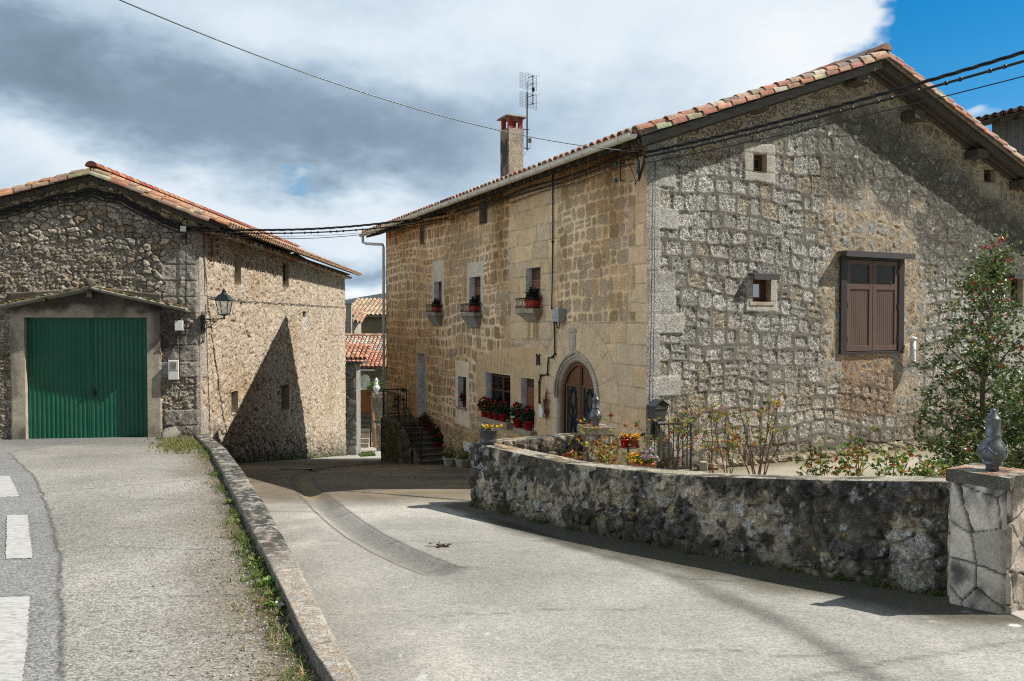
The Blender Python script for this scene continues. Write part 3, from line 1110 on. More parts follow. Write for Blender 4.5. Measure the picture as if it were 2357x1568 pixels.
def facade_wall():
    res = .024
    ex_s = [v for r in F_OPEN.values() for v in r[:2]]
    ex_z = [v for r in F_OPEN.values() for v in r[2:]]
    sl_, zl = lines(0, FL, res, ex_s), lines(-5.9, 3.62, res, ex_z)
    S, Z = np.meshgrid(sl_, zl)
    n1, n2, n3 = fbm(S * .7, Z * .7, 0, 4), fbm(S * 3, Z * 3, 1, 4), fbm(S * 12, Z * 12, 2, 3)
    mort = np.ones(S.shape + (3,)) * np.array([.58, .44, .27])
    mort = mixc(mort, np.array([.66, .54, .38]), sst(.45, .7, n1))
    mort = mixc(mort, np.array([.44, .29, .14]), sst(.5, .75, fbm(S * .9 + 4, Z * .5, 1, 4)) * .7)
    # squared rubble of the farther half and of the upper near part
    a, b, hx, hz, idr = coursed(S, Z, .19, .35, .15, .46, 3, .09)
    lowm = sst(1.2, -.4, Z + .9 * (n1 - .5))
    shrink = .012 + .022 * idr[..., 0] ** 2 + (.02 + .03 * lowm) * sst(.40, .65, n1) * (.3 + idr[..., 1]) + .018 * sst(9, 12.5, S)
    d = rough_stones(a, b, hx, hz, idr, .004, .022, .86) + .85 * (shrink - .024) + .055 * (n2 - .5) + .02 * (n3 - .5)
    m = sst(.008, -.012, d)
    stone = np.ones(S.shape + (3,)) * np.array([.42, .30, .17])
    stone = stone * (.68 + .5 * idr[..., 2])[..., None]
    stone = mixc(stone, np.array([.375, .315, .235]), sst(.4, .6, idr[..., 3]) * .6)
    stone = stone * (.8 + .4 * n2)[..., None]
    col = mixc(mort, stone, m)
    h = -.008 * m + .012 * (n2 - .5) + .006 * (n3 - .5)
    al = .25 + .55 * m
    # large dressed ashlar: band round the third window, the corner and the doorway
    a2, b2, hx2, hz2, id2 = coursed(S, Z, .33, .46, .45, .95, 8, .02)
    d2 = rrect(a2, b2, hx2 - .006, hz2 - .006, .01)
    j2 = sst(-.010, .004, d2)
    ash = np.ones(S.shape + (3,)) * np.array([.52, .40, .25]) * (.86 + .28 * id2[..., 0])[..., None]
    ash = mixc(ash, np.array([.45, .375, .275]), sst(.5, .8, id2[..., 1]) * .7)
    ash = ash * (.88 + .24 * n2)[..., None]
    ash = mixc(ash, np.array([.17, .12, .075]), j2 * .65)
    sA0, sA1 = fpx(1283, 560)[0], fpx(1174, 560)[0]
    zlow = fpx(1400, 757)[1]
    wob = .25 * (n1 - .5) + .12 * (n2 - .5)
    mA = soft(S, sA0 + wob * .3, .03) * (1 - soft(S, sA1 + wob, .05)) * soft(Z, -.55 + wob * .4, .05)
    mA = mA * (1 - soft(Z, fpx(1230, 400)[1] + .3, .5) * .0)
    mC = (1 - soft(S, .35 + .22 * (np.floor((Z + 9) / .40) % 2) + .1 * wob, .02))
    zD = .02 + .1 * wob
    mD = (1 - soft(S, fpx(1262, 900)[0] + .8 * wob, .03)) * (1 - soft(Z, zD, .02))
    mAsh = np.clip(np.maximum(np.maximum(mA, mC), mD), 0, 1)
    col = mixc(col, ash, mAsh)
    h = h * (1 - mAsh) + mAsh * (.010 - .012 * j2 + .003 * (n3 - .5))
    al = al * (1 - mAsh) + mAsh * .30
    # voussoirs of the arch: radial joints
    ang = np.arctan2(Z - DO_ZS, S - DO_S)
    rr = np.hypot(S - DO_S, Z - DO_ZS)
    mV = (rr < 1.62) & (Z > DO_ZS) & (rr > DO_R)
    t9 = np.abs(((ang / (math.pi / 9)) % 1) - .5)
    jv = sst(.47, .492, t9) * mV
    vb = np.ones(S.shape + (3,)) * np.array([.50, .40, .27]) * (.93 + .14 * n2)[..., None]
    col = np.where(mV[..., None], mixc(vb, np.array([.24, .175, .11]), jv * .6), col)
    ring = np.exp(-((rr - 1.62) / .02) ** 2) * (Z > DO_ZS)
    col = mixc(col, np.array([.26, .19, .12]), ring * .5)
    h = np.where(mV, .012 - .012 * jv, h) - .01 * ring
    jb = (np.abs(S - DO_S) < 1.2) & (Z <= DO_ZS)
    tz = np.abs((((Z - DO_ZS) / .52) % 1) - .5)
    jj = sst(.475, .495, tz) * jb
    jbm = sst(1.2, 1.12, np.abs(S - DO_S)) * (Z <= DO_ZS)
    col = mixc(col, vb * .97, jbm)
    col = mixc(col, np.array([.17, .125, .08]), jj * .6)
    h = h * (1 - jbm) + jbm * (.012 - .01 * jj)
    # smooth beige render round the ground-floor windows
    r0, r1 = fpx(1258, 900)[0], fpx(1098, 900)[0]
    top_r, bot_r = fpx(1180, 795)[1], fpx(1150, 1002)[1]
    mR = soft(S, r0 + .05 * wob, .02) * (1 - soft(S, r1 + 1.2 * wob, .03)) * (1 - soft(Z, top_r - .25 * np.abs(S - 4.6) ** 1.5 * .25 + .5 * wob, .03)) * soft(Z, bot_r + .8 * wob, .05)
    ren = np.ones(S.shape + (3,)) * np.array([.46, .335, .20])
    ren = mixc(ren, np.array([.38, .315, .20]), sst(.45, .65, fbm(S * 1.2 + 3, Z * 1.2, 2, 4)) * .8) * (.92 + .16 * n2)[..., None]
    col = mixc(col, ren, mR)
    h = h * (1 - mR) + mR * .014
    al = al * (1 - mR) + mR * .05
    # incised fan of lines above the big window
    B = F_OPEN['big']
    sm = (B[0] + B[1]) / 2
    for k in range(9):
        s_b = B[0] + .06 + (B[1] - B[0] - .12) * k / 8
        s_t = s_b + (s_b - sm) * .22
        tt = (Z - B[3] - .02) / .42
        ln = np.exp(-((S - (s_b + (s_t - s_b) * np.clip(tt, 0, 1))) / .012) ** 2) * (tt > 0) * (tt < 1)
        col = mixc(col, np.array([.15, .11, .07]), ln * .75)
    # rough brown rubble along the foot
    f1, f2, idw = worley(S / .24, Z / .2, 4)
    e = f2 - f1
    low = sst(.3, -.5, Z + 2.75 + .12 * (S - 6) + 1.3 * wob) * (1 - mR) * sst(3.6, 4.6, S)
    rub = np.ones(S.shape + (3,)) * np.array([.40, .295, .18]) * (.7 + .55 * idw[..., 2])[..., None] * (.75 + .5 * n2)[..., None]
    rub = mixc(np.array([.42, .30, .175]) * np.ones(S.shape + (3,)), rub, sst(.02, .14, e))
    col = mixc(col, rub, low)
    h = h * (1 - low) + low * (.045 * sst(0, .5, e) * (.4 + idw[..., 0]) + .03 * (n2 - .5))
    al = al * (1 - low) + low * .8
    # pale lintels, surrounds and patches
    for key, gx, up, dn, c in (('w1', .16, .62, .02, (.45, .42, .36)), ('w2', .16, .40, .02, (.45, .42, .36)), ('small', .22, .42, .55, (.60, .52, .41)),
                               ('stairdoor', .17, .30, .0, (.46, .36, .23))):
        r = F_OPEN[key]
        q = (r[0] - gx, r[1] + gx, r[2] - dn, r[3] + up)
        mm = boxm(S + .08 * (n2 - .5), Z + .10 * (n2 - .5), q, .02)
        col = mixc(col, np.array(c) * (.85 + .3 * n2)[..., None], mm * .95)
        h = h * (1 - mm) + mm * .015
        al = al * (1 - mm) + mm * .1
    # brown weather stains running down under the eaves, and dark dirt
    for (u, v0, v1, wd, am) in ((1152, 430, 660, .55, .75), (1420, 330, 560, .8, .6), (930, 520, 640, .9, .4), (1060, 470, 600, .8, .35), (1345, 380, 470, .9, .35)):
        s_, zt = fpx(u, v0)
        zb_ = fpx(u, v1)[1]
        mm = np.exp(-((S - s_ + .5 * wob) / wd) ** 2) * sst(zb_ - .4, zb_ + .9, Z + .8 * (n2 - .5)) * (1 - .7 * soft(Z, zt + .2, .3))
        col = mixc(col, col * np.array([.52, .42, .30]), np.clip(mm * am * 1.2, 0, 1) * (1 - .6 * mA))
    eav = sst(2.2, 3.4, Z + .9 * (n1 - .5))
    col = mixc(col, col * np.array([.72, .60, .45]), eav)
    # pale crack repair on the near corner
    ck = np.exp(-((S - .62 - .10 * (fbm(Z * 1.3, Z * 0 + 3, 0, 3) - .5) + .25 * sst(1.2, -.3, Z) * -.2) / .035) ** 2) * (Z > .7) * (Z < 3.1)
    col = mixc(col, np.array([.40, .36, .29]), ck * .85)
    # under the balcony stone: rust-brown runs
    r = F_OPEN['w3']
    mm = boxm(S, Z + .2 * (n2 - .5), (r[0] + .1, r[1] - .1, r[2] - .75, r[2] - .1), .08) * sst(.4, .6, fbm(S * 7, Z * .8, 1, 3))
    col = mixc(col, np.array([.20, .13, .06]), mm * .7)

    col = col * np.array([1.27, 1.165, 1.07])
    h = h * sst(0, .07, S)
    rects = rect_hole(list(F_OPEN.values()))
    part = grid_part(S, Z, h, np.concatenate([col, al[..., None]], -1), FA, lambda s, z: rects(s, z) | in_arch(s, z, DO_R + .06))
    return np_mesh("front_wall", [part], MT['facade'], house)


def gable_wall():
    res = .021
    ex_s = [v for r in G_OPEN.values() for v in r[:2]]
    ex_z = [v for r in G_OPEN.values() for v in r[2:]]
    sl_, zl = lines(0, GL, res, ex_s), lines(-3.2, RID_Z, res, ex_z)
    S, Z = np.meshgrid(sl_, zl)
    n1, n2, n3 = fbm(S * .6, Z * .6, 0, 4), fbm(S * 2.6, Z * 2.6, 1, 4), fbm(S * 14, Z * 14, 2, 3)
    a, b, hx, hz, idr = coursed(S, Z, .27, .40, .24, .48, 21, .17)
    mort = np.ones(S.shape + (3,)) * np.array([.205, .195, .172]) * (.80 + .36 * n2)[..., None]
    stone = np.ones(S.shape + (3,)) * np.array([.60, .585, .55]) * (.74 + .42 * idr[..., 2])[..., None]
    stone = mixc(stone, np.array([.47, .40, .29]), sst(.72, .9, idr[..., 3]) * .8)
    low = sst(-.2, -1.4, Z + .6 * (n1 - .5))
    stone = mixc(stone, np.array([.54, .475, .38]) * (.8 + .4 * idr[..., 2])[..., None], low * .5)
    # upper right: smaller irregular stones in smeared mortar, the patch over the loft door is warm and loose
    lr = G_OPEN['loft']
    f1, f2, idw = worley(S / .33 + .25 * (n2 - .5), Z / .26, 3)
    ew = f2 - f1
    irr = np.clip(sst(4.0, 5.6, S + 1.5 * (n1 - .5)) * sst(1.9, 2.6, Z + .4 * (S - 5) * .6 + .8 * (n1 - .5)) + sst(7.6, 8.4, S + 1.2 * (n1 - .5)) * .0, 0, 1)
    warm = boxm(S + 1.5 * (n1 - .5) + .5 * (n2 - .5), Z + 1.3 * (n1 - .5) + .5 * (n2 - .5), (lr[0] - .50, lr[1] + .80, lr[2] - .2, lr[3] + 1.35), .16)
    warm = np.maximum(warm, boxm(S + .5 * (n1 - .5), Z + .4 * (n2 - .5), (lr[1] - .05, lr[1] + .75, -1.9, lr[2] + .6), .2) * .9)
    shr = .020 + .024 * idr[..., 0] + .035 * irr + .045 * sst(.8, 1, idr[..., 1])
    d1 = rough_stones(a, b, hx, hz, idr, .010, .046, .84) + 1.0 * (shr - .034) + .075 * (n2 - .5) + .028 * (n3 - .5)
    m1 = sst(.012, -.016, d1)
    j1 = np.exp(-(rrect(a, b, hx, hz, .015) / .010) ** 2)
    mw = sst(.17, .27, ew + .12 * (n2 - .5))
    jw = np.exp(-(ew / .035) ** 2)
    wm = np.clip(np.maximum(irr * .0 + warm, irr), 0, 1)
    m = m1 * (1 - wm) + mw * wm
    jt = j1 * (1 - wm) + jw * wm
    stw = stone * 0 + np.array([.47, .40, .31]) * (.7 + .6 * idw[..., 2])[..., None]
    stw = mixc(stw, np.array([.42, .41, .38]), sst(.55, .7, idw[..., 3]))
    stone = mixc(stone, stw, warm)
    stone = mixc(stone, mixc(stone, np.array([.40, .385, .35]) * (.75 + .5 * idw[..., 2])[..., None], np.ones_like(irr)), irr * (1 - warm))
    mort = mixc(mort, np.array([.47, .375, .265]), warm * .9)
    col = mixc(mort, stone, m)
    col = mixc(col, np.array([.10, .085, .065]), np.clip(jt * .75 * (1 - .2 * warm), 0, 1))
    rough = (n3 - .5) * 2
    h = -.014 * m * (1 - .5 * irr) * (1 - 1.6 * warm) + m * (.016 * rough + .024 * (n2 - .5)) - .005 * jt + .006 * (n2 - .5)
    al = .05 + .95 * m * (1 - .45 * warm - .35 * irr)
    # big pale quoins at the corner
    row = np.floor((Z + 9.07) / .385)
    qr = _T[(row.astype(int) * 3) % 256, 5, 0]
    qw = .30 + .55 * (qr > .5) * qr
    qz = np.abs(((Z + 9.07) / .385) % 1 - .5)
    qd = np.maximum(S - qw, (qz - .5) * .385 + .012)
    mq = sst(.02, -.02, S - qw + .05 * (n2 - .5))
    qc = np.ones(S.shape + (3,)) * np.array([.50, .49, .46]) * (.85 + .3 * qr)[..., None] * (.85 + .3 * n2)[..., None]
    qj = np.clip(sst(-.03, 0, S - qw) + sst(.46, .495, qz), 0, 1)
    col = mixc(col, mixc(qc, np.array([.25, .23, .19]), qj * .8), mq)
    h = h * (1 - mq) + mq * (.012 * (1 - qj) + .012 * (n2 - .5))
    al = al * (1 - mq) + mq * .35 * (1 - qj)
    # pale dressed blocks round the little windows
    for key, gx, up, dn in (('g1', .22, .20, .20), ('g2', .16, .05, .18), ('g3', .16, .10, .35), ('g4', .26, .02, .02)):
        r = G_OPEN[key]
        mm = boxm(S + .06 * (n2 - .5), Z + .06 * (n2 - .5), (r[0] - gx, r[1] + gx, r[2] - dn, r[3] + up), .015)
        cc = np.array([.50, .48, .43]) if key in ('g1', 'g2') else np.array([.42, .39, .33])
        col = mixc(col, cc * (.85 + .3 * n2)[..., None], mm)
        ln = np.clip(np.exp(-((Z - r[2]) / .014) ** 2) + np.exp(-((Z - r[3]) / .014) ** 2), 0, 1) * mm
        col = mixc(col, np.array([.2, .18, .14]), ln * .7)
        h = h * (1 - mm) + mm * (.014 - .012 * ln + .008 * (n2 - .5))
        al = al * (1 - mm) + mm * .2
    # dressed grey blocks beside the far window
    mm = boxm(S, Z, (gpx(2296, 800)[0], GL, gpx(2330, 905)[1], gpx(2330, 722)[1]), .03)
    tzz = np.abs(((Z + 3.07) / .5) % 1 - .5)
    col = mixc(col, mixc(np.array([.40, .39, .36]) * (.85 + .3 * n2)[..., None], np.array([.2, .19, .17]), sst(.47, .495, tzz)), mm)
    h = h * (1 - mm) + mm * .02
    al = al * (1 - mm) + .15 * mm
    # verge shadow painted into the weathered upper right, clean band right under the verge
    under = roof_z(S) - .30 - Z
    dark = sst(.55, 1.1, under + .6 * (n2 - .5)) * sst(3.4, 5.2, S + .4 * Z * .4 + 1.4 * (n1 - .5)) * sst(1.35, 2.3, Z + .22 * (S - 6) + 1.0 * (n1 - .5))
    dark = dark * (1 - .9 * warm)
    col = mixc(col, col * np.array([.58, .57, .55]), dark * .9)
    beige = sst(.95, .35, under + .6 * (n2 - .5)) * (1 - sst(1.1, .6, S))
    col = mixc(col, np.array([.47, .375, .26]) * (.8 + .4 * n2)[..., None], beige * .85 * (1 - .4 * m))
    stn = sst(.55, .75, fbm(S * .8 + 7, Z * 1.6, 3, 4)) * (1 - warm)
    col = mixc(col, col * np.array([.74, .72, .68]), stn * .7)
    # brown old blocking under the loft door, damp foot
    bl = boxm(S + .2 * (n2 - .5), Z + .2 * (n2 - .5), (lr[0] - .05, lr[1] - .05, lr[2] - 1.35, lr[2] - .02), .06)
    col = mixc(col, col * np.array([.86, .66, .53]), bl * .75)
    foot = sst(-2.0, -2.75, Z + .5 * (n2 - .5))
    col = mixc(col, col * np.array([.52, .48, .40]), foot * .9)
    h = h + foot * .06 * (n2 - .3)
    # white lichen dots
    dots = sst(.80, .86, fbm(S * 9, Z * 9, 3, 2)) * dark
    col = mixc(col, np.array([.55, .55, .52]), dots)
    h = h * sst(0, .07, S)
    part = grid_part(S, Z, h, np.concatenate([col, al[..., None]], -1), GA, rect_hole(list(G_OPEN.values())), lambda s: roof_z(s) - .26)
    return np_mesh("gable_wall", [part], MT['gable'], house)


facade_wall()
gable_wall()
# the two walls one cannot see from the street (plain), so the house is closed from other sides
m = MB()
P = lambda s, t, z: GA.P(s, 0, 0) + FA.d * t + Vector((0, 0, z))
zr = lambda s: float(roof_z(s)) - .3
m.add([P(0, FL, -6.2), P(GL, FL, -6.2), P(GL, FL, zr(GL)), P(RID_S, FL, zr(RID_S)), P(0, FL, zr(0))], [(0, 1, 2, 3, 4)])
m.add([P(GL, 0, -6), P(GL, FL, -6), P(GL, FL, zr(GL)), P(GL, 0, zr(GL))], [(0, 1, 2, 3)])
m.build("rear_wall", mat("plain_masonry", (.33, .28, .21), .9, var=.4, scale=5, bump=.8, bscale=9, dirt=(.2, .16, .11), dscale=6, damt=.6, bdist=.04), house)

# ------------------------------------------------------------------ roofs of barrel tiles
TILE_C = [(.40, .19, .13), (.44, .23, .165), (.48, .32, .245), (.47, .40, .32), (.35, .29, .235), (.38, .165, .105), (.50, .285, .21), (.27, .225, .185), (.45, .22, .14)]


def tile_roof(name, origin, along, down, width, length, parent, pitch=.235, row=.34, r=.105, seed=1, colors=TILE_C, edge0=None, lift=.0, edgewt=None, far=False):
    """rows of half-round cover tiles over pans on one slope: origin at the ridge end, 'down' unit vector along the slope"""
    along, down, origin = Vector(along).normalized(), Vector(down).normalized(), Vector(origin)
    nrm = along.cross(down)
    if nrm.z < 0:
        nrm = -nrm
    rr = np.random.default_rng(seed)
    nc, nrw = max(1, int(round(width / pitch))), max(1, int(math.ceil(length / row)))
    seg = 4 if far else 6
    th = np.linspace(0, math.pi, seg + 1)
    A, D, Nn, O = (np.array(q) for q in (along, down, nrm, origin))
    parts = []
    cols = np.array(colors)
    ii, jj = np.meshgrid(np.arange(nc + 1), np.arange(nrw), indexing='ij')
    for kind in (0, 1):
        I, J = (ii.ravel(), jj.ravel()) if kind == 0 else (ii[:-1].ravel(), jj[:-1].ravel())
        n = len(I)
        a0 = (I + (0 if kind == 0 else .5)) * (width / nc) + rr.normal(0, .006, n)
        l0 = J * row + rr.normal(0, .012, n)
        L = np.minimum(row + .10, length - l0 + .015)
        tilt = rr.normal(0, .012, n)
        sgn = 1.0 if kind == 0 else -1.0
        hb = .055 if kind == 0 else .095
        V = []
        for (e, rad, dz) in ((0.0, r * .82, .0), (1.0, r, .022)):
            for lay in (0, 1):
                q = rad - .016 * lay
                aa = a0[:, None] + q * np.cos(th)[None, :] + (tilt * (e - .5))[:, None]
                hh = hb + sgn * q * np.sin(th)[None, :] * .95 + dz + lift + 0 * aa
                dd = (l0 + L * e)[:, None] + 0 * aa
                V.append(O + aa[..., None] * A + dd[..., None] * D + hh[..., None] * Nn)
        V = np.stack(V, 1)                                  # n,4(up out, up in, dn out, dn in),seg+1,3
        k = np.arange(seg)
        b = (np.arange(n) * 4 * (seg + 1))[:, None]
        s1 = seg + 1
        f_out = np.stack([b + k, b + k + 1, b + 2 * s1 + k + 1, b + 2 * s1 + k], -1)
        f_in = np.stack([b + s1 + k + 1, b + s1 + k, b + 3 * s1 + k, b + 3 * s1 + k + 1], -1)
        f_end = np.stack([b + 2 * s1 + k, b + 2 * s1 + k + 1, b + 3 * s1 + k + 1, b + 3 * s1 + k], -1)
        Fq = np.concatenate([f_out.reshape(-1, 4), f_in.reshape(-1, 4), f_end.reshape(-1, 4)])
        c = cols[rr.integers(0, len(cols), n)] * rr.uniform(.8, 1.15, (n, 1))
        if edge0 is not None:
            pass
        Cc = np.repeat(np.concatenate([c, np.ones((n, 1))], 1)[:, None, :], 4 * s1, 1).reshape(-1, 4)
        parts.append((V.reshape(-1, 3), Fq, Cc))
    # underlay boards
    p = [O, O + A * width, O + A * width + D * (length - .05), O + D * (length - .05)]
    q = [x - Nn * .03 for x in p]
    V = np.array(p + q)
    parts.append((V, np.array([[0, 1, 2, 3], [4, 7, 6, 5], [0, 4, 5, 1], [1, 5, 6, 2], [2, 6, 7, 3], [3, 7, 4, 0]]), np.tile(np.array([.08, .065, .05, 1]), (8, 1))))
    return np_mesh(name, parts, MT['tile'], parent, smooth=False)


def ridge_row(name, p0, p1, parent, r=.13, L=.42, seed=2, colors=TILE_C):
    rr = random.Random(seed)
    m = MB()
    p0, p1 = Vector(p0), Vector(p1)
    d = (p1 - p0).normalized()
    w = d.cross(Vector((0, 0, 1))).normalized()
    n = int((p1 - p0).length / L)
    for i in range(n):
        m.col([q * rr.uniform(.8, 1.1) for q in rr.choice(colors)])
        a = p0 + d * i * L
        vs_, fs = [], []
        for e, rad in ((0, r), (L + .05, r * .88)):
            for k in range(9):
                t = math.pi * k / 8
                vs_.append(a + d * e + w * rad * math.cos(t) + Vector((0, 0, rad * math.sin(t) * .9 - .02)))
        fs = [(k, k + 1, 10 + k, 9 + k) for k in range(8)] + [tuple(range(9))]
        m.add(vs_, fs)
    return m.build(name, MT['tile'], parent)


VO = .40        # verge overhang at the gable
FO = 1.15       # far overhang
Lh = math.hypot(1, SLL)
slopeL = (GA.d * -1 * (1 / Lh)) + Vector((0, 0, -SLL / Lh))
Lr = math.hypot(1, SLR)
slopeR = GA.d * (1 / Lr) + Vector((0, 0, -SLR / Lr))
TH = .20
ro = GA.P(RID_S, VO, RID_Z - TH)
WID = FL + VO + FO
tile_roof("roof", ro, FA.d, slopeL, WID, (RID_S + .50) * Lh, house, seed=4)
tile_roof("roof", ro, FA.d, slopeR, WID, (GL - RID_S + .55) * Lr, house, seed=5)
ridge_row("ridge_tiles", ro + Vector((0, 0, .17)) - FA.d * .05, ro + FA.d * WID + Vector((0, 0, .17)), house, r=.15)
# the extra course of tiles bedded along both verges
for sl_, ln_, sd in ((slopeL, (RID_S + .42) * Lh, 31), (slopeR, (GL - RID_S + .5) * Lr, 32)):
    m = MB()
    rr = random.Random(sd)
    side = -FA.d
    nn = side.cross(sl_)
    nn = nn if nn.z > 0 else -nn
    Lt = .36
    for i in range(int(ln_ / Lt)):
        m.col([q * rr.uniform(.85, 1.12) for q in rr.choice(TILE_C[:5] + TILE_C[5:7] * 2)])
        a = ro + sl_ * (i * Lt) + side * .02 + nn * (-.015 + rr.gauss(0, .005))
        vs_ = []
        for e, rad in ((0, .095), (Lt + .07, .112)):
            for k in range(8):
                t = math.pi * (k / 7 * 1.0)
                vs_.append(a + sl_ * e + side * rad * math.cos(t) + nn * (rad * math.sin(t) + (.02 if e else 0)))
        vs2 = [v - nn * .016 for v in vs_]
        fs = [(k, k + 1, 9 + k, 8 + k) for k in range(7)]
        m.add(vs_ + vs2, fs + [(16 + k + 8, 16 + k + 9, 16 + k + 1, 16 + k) for k in range(7)] + [(8 + k, 9 + k, 25 + k, 24 + k) for k in range(7)] + [(k, 16 + k, 17 + k, k + 1) for k in range(7)])
    # mortar bed between the courses
    m.col((.30, .27, .23))
    a = ro + side * .0 - nn * .02
    m.hexa([a + side * .04, a + sl_ * ln_ + side * .04, a + sl_ * ln_ - side * .10, a - side * .10,
            a + side * .03 + nn * .09, a + sl_ * ln_ + side * .03 + nn * .09, a + sl_ * ln_ - side * .10 + nn * .12, a - side * .10 + nn * .12])
    m.build("verge_tiles", MT['tile'], house)

# barge boards, rafters and purlin ends under the gable overhang
for sl_, ln_ in ((slopeL, (RID_S + .40) * Lh), (slopeR, (GL - RID_S + .5) * Lr)):
    m = MB()
    nn = FA.d.cross(sl_)
    nn = nn if nn.z > 0 else -nn
    a = ro - FA.d * -.01 - nn * .045
    th_, tk = (.15, .035)
    o2 = a + FA.d * .02
    m.hexa([o2, o2 + sl_ * ln_, o2 + sl_ * ln_ + FA.d * tk, o2 + FA.d * tk][0:4] + [q - nn * th_ for q in (o2, o2 + sl_ * ln_, o2 + sl_ * ln_ + FA.d * tk, o2 + FA.d * tk)])
    m.build("barge_board", MT['wood_grey'] if sl_ is slopeL else MT['wood_old'], house, bevel=.006)
    m = MB()
    for k, off in enumerate((.12, .22, .33)):
        o3 = ro + FA.d * off - nn * (.05 + .01 * k)
        w_ = .075
        m.hexa([o3, o3 + sl_ * ln_, o3 + sl_ * ln_ + FA.d * w_, o3 + FA.d * w_] + [q - nn * (.10 + .03 * k) for q in (o3, o3 + sl_ * ln_, o3 + sl_ * ln_ + FA.d * w_, o3 + FA.d * w_)])
    m.build("verge_rafter", MT['wood_old'], house, bevel=.012)
for (u, v, w_, hh) in ((1974, 181, .34, .26), (1745, 243, .30, .24), (1545, 300, .30, .24), (2105, 267, .34, .22), (2252, 355, .36, .18), (2352, 425, .3, .2)):
    s_, z_ = GA.at(u, v, .2)
    m = MB()
    rr = random.Random(int(u))
    pts = []
    for nn_ in (-.25, .34):
        for (ds, dz) in ((-.5, -.5), (.5, -.5), (.5, .5), (-.5, .5)):
            pts.append(GA.P(s_ + ds * w_ + rr.uniform(-.03, .03), nn_, z_ + dz * hh + rr.uniform(-.02, .02)))
    m.hexa(pts)
    m.build("purlin_end", MT['wood_old'], house, bevel=.03)
# eaves: rafter feet and soffit board along the front
m = MB()
ez = float(roof_z(0.0)) - TH - .06
for i in range(44):
    s_ = .15 + i * (FL + FO - .3) / 43
    m.hexa([FA.P(s_ - .05, -.1, ez - .08), FA.P(s_ + .05, -.1, ez - .08), FA.P(s_ + .05, .44, ez - .23), FA.P(s_ - .05, .44, ez - .23),
            FA.P(s_ - .05, -.1, ez + .02), FA.P(s_ + .05, -.1, ez + .02), FA.P(s_ + .05, .44, ez - .145), FA.P(s_ - .05, .44, ez - .145)])
m.build("rafter_feet", MT['wood_old'], house)

# gutter with its end caps, brackets and downpipe
GZ = -float(0)
gz = float(roof_z(0.0)) - TH - SLL * .55 + .03
m = MB()
g0, g1, gn = -VO - .02, FL + FO + .05, .60
N8 = 8
ring = lambda s_, r_: [FA.P(s_, gn + r_ * math.cos(math.pi + math.pi * k / N8), gz + r_ * math.sin(math.pi + math.pi * k / N8)) for k in range(N8 + 1)]
secs = [ring(g0 + (g1 - g0) * i / 40, .085) for i in range(41)]
vs_ = [p for r_ in secs for p in r_]
n9 = N8 + 1
m.add(vs_, [(i * n9 + k, i * n9 + k + 1, (i + 1) * n9 + k + 1, (i + 1) * n9 + k) for i in range(40) for k in range(N8)])
vs2 = [p for s_ in (g0, g1) for p in ring(s_, .075)]
m.add([p for i in range(41) for p in ring(g0 + (g1 - g0) * i / 40, .075)], [(i * n9 + k, (i + 1) * n9 + k, (i + 1) * n9 + k + 1, i * n9 + k + 1) for i in range(40) for k in range(N8)])
for e in (.088, -.088):
    m.tube([FA.P(g0, gn + e * .96, gz + .004), FA.P(g1, gn + e * .96, gz + .004)], .010, 6)
gut = m.build("gutter", MT['gutter'], house, smooth=True)
for s_ in (g0, g1):
    m = MB()
    m.prism(ring(s_ - .006, .088), FA.d * .012)
    m.build("end_cap", MT['white'], gut)
for i in range(28):
    s_ = g0 + .35 + i * (g1 - g0 - .7) / 27
    r1, r2 = ring(s_, .092), ring(s_ + .045, .092)
    m = MB()
    m.add(r1 + r2, [(k, k + 1, n9 + k + 1, n9 + k) for k in range(N8)])
    m.build("bracket", MT['gutter'], gut, smooth=True)
m = MB()
sD = FL - .12
m.tube([FA.P(FL + .95, .60, gz - .07), FA.P(FL + .95, .60, gz - .30), FA.P(FL + .80, .50, gz - .36), FA.P(FL + .12, .08, gz - .44), FA.P(FL + .05, .08, gz - .55), FA.P(FL + .05, .08, -5.6)], .052, 10)
for z_ in (2.0, .2, -1.7, -3.6):
    m.lathe(FA.P(FL + .05, .08, z_), [(.062, 0), (.062, .04)], 10)
m.build("downpipe", MT['pipe'], house, smooth=True)

# ------------------------------------------------------------------ windows and doors of the house


def reveal(fr, r, depth, mats, parent, sill=True, proud=.018):
    s0, s1, z0, z1 = r
    m = MB()
    t = .035
    m.box(fr, s0 - .002, s0 + .003, -depth, proud, z0, z1)
    m.box(fr, s1 - .003, s1 + .002, -depth, proud, z0, z1)
    m.box(fr, s0 + .003, s1 - .003, -depth, proud, z1 - .003, z1 + .002)
    m.box(fr, s0 + .003, s1 - .003, -depth, proud, z0 - .002, z0 + .003)
    return m.build("reveal", mats, parent)


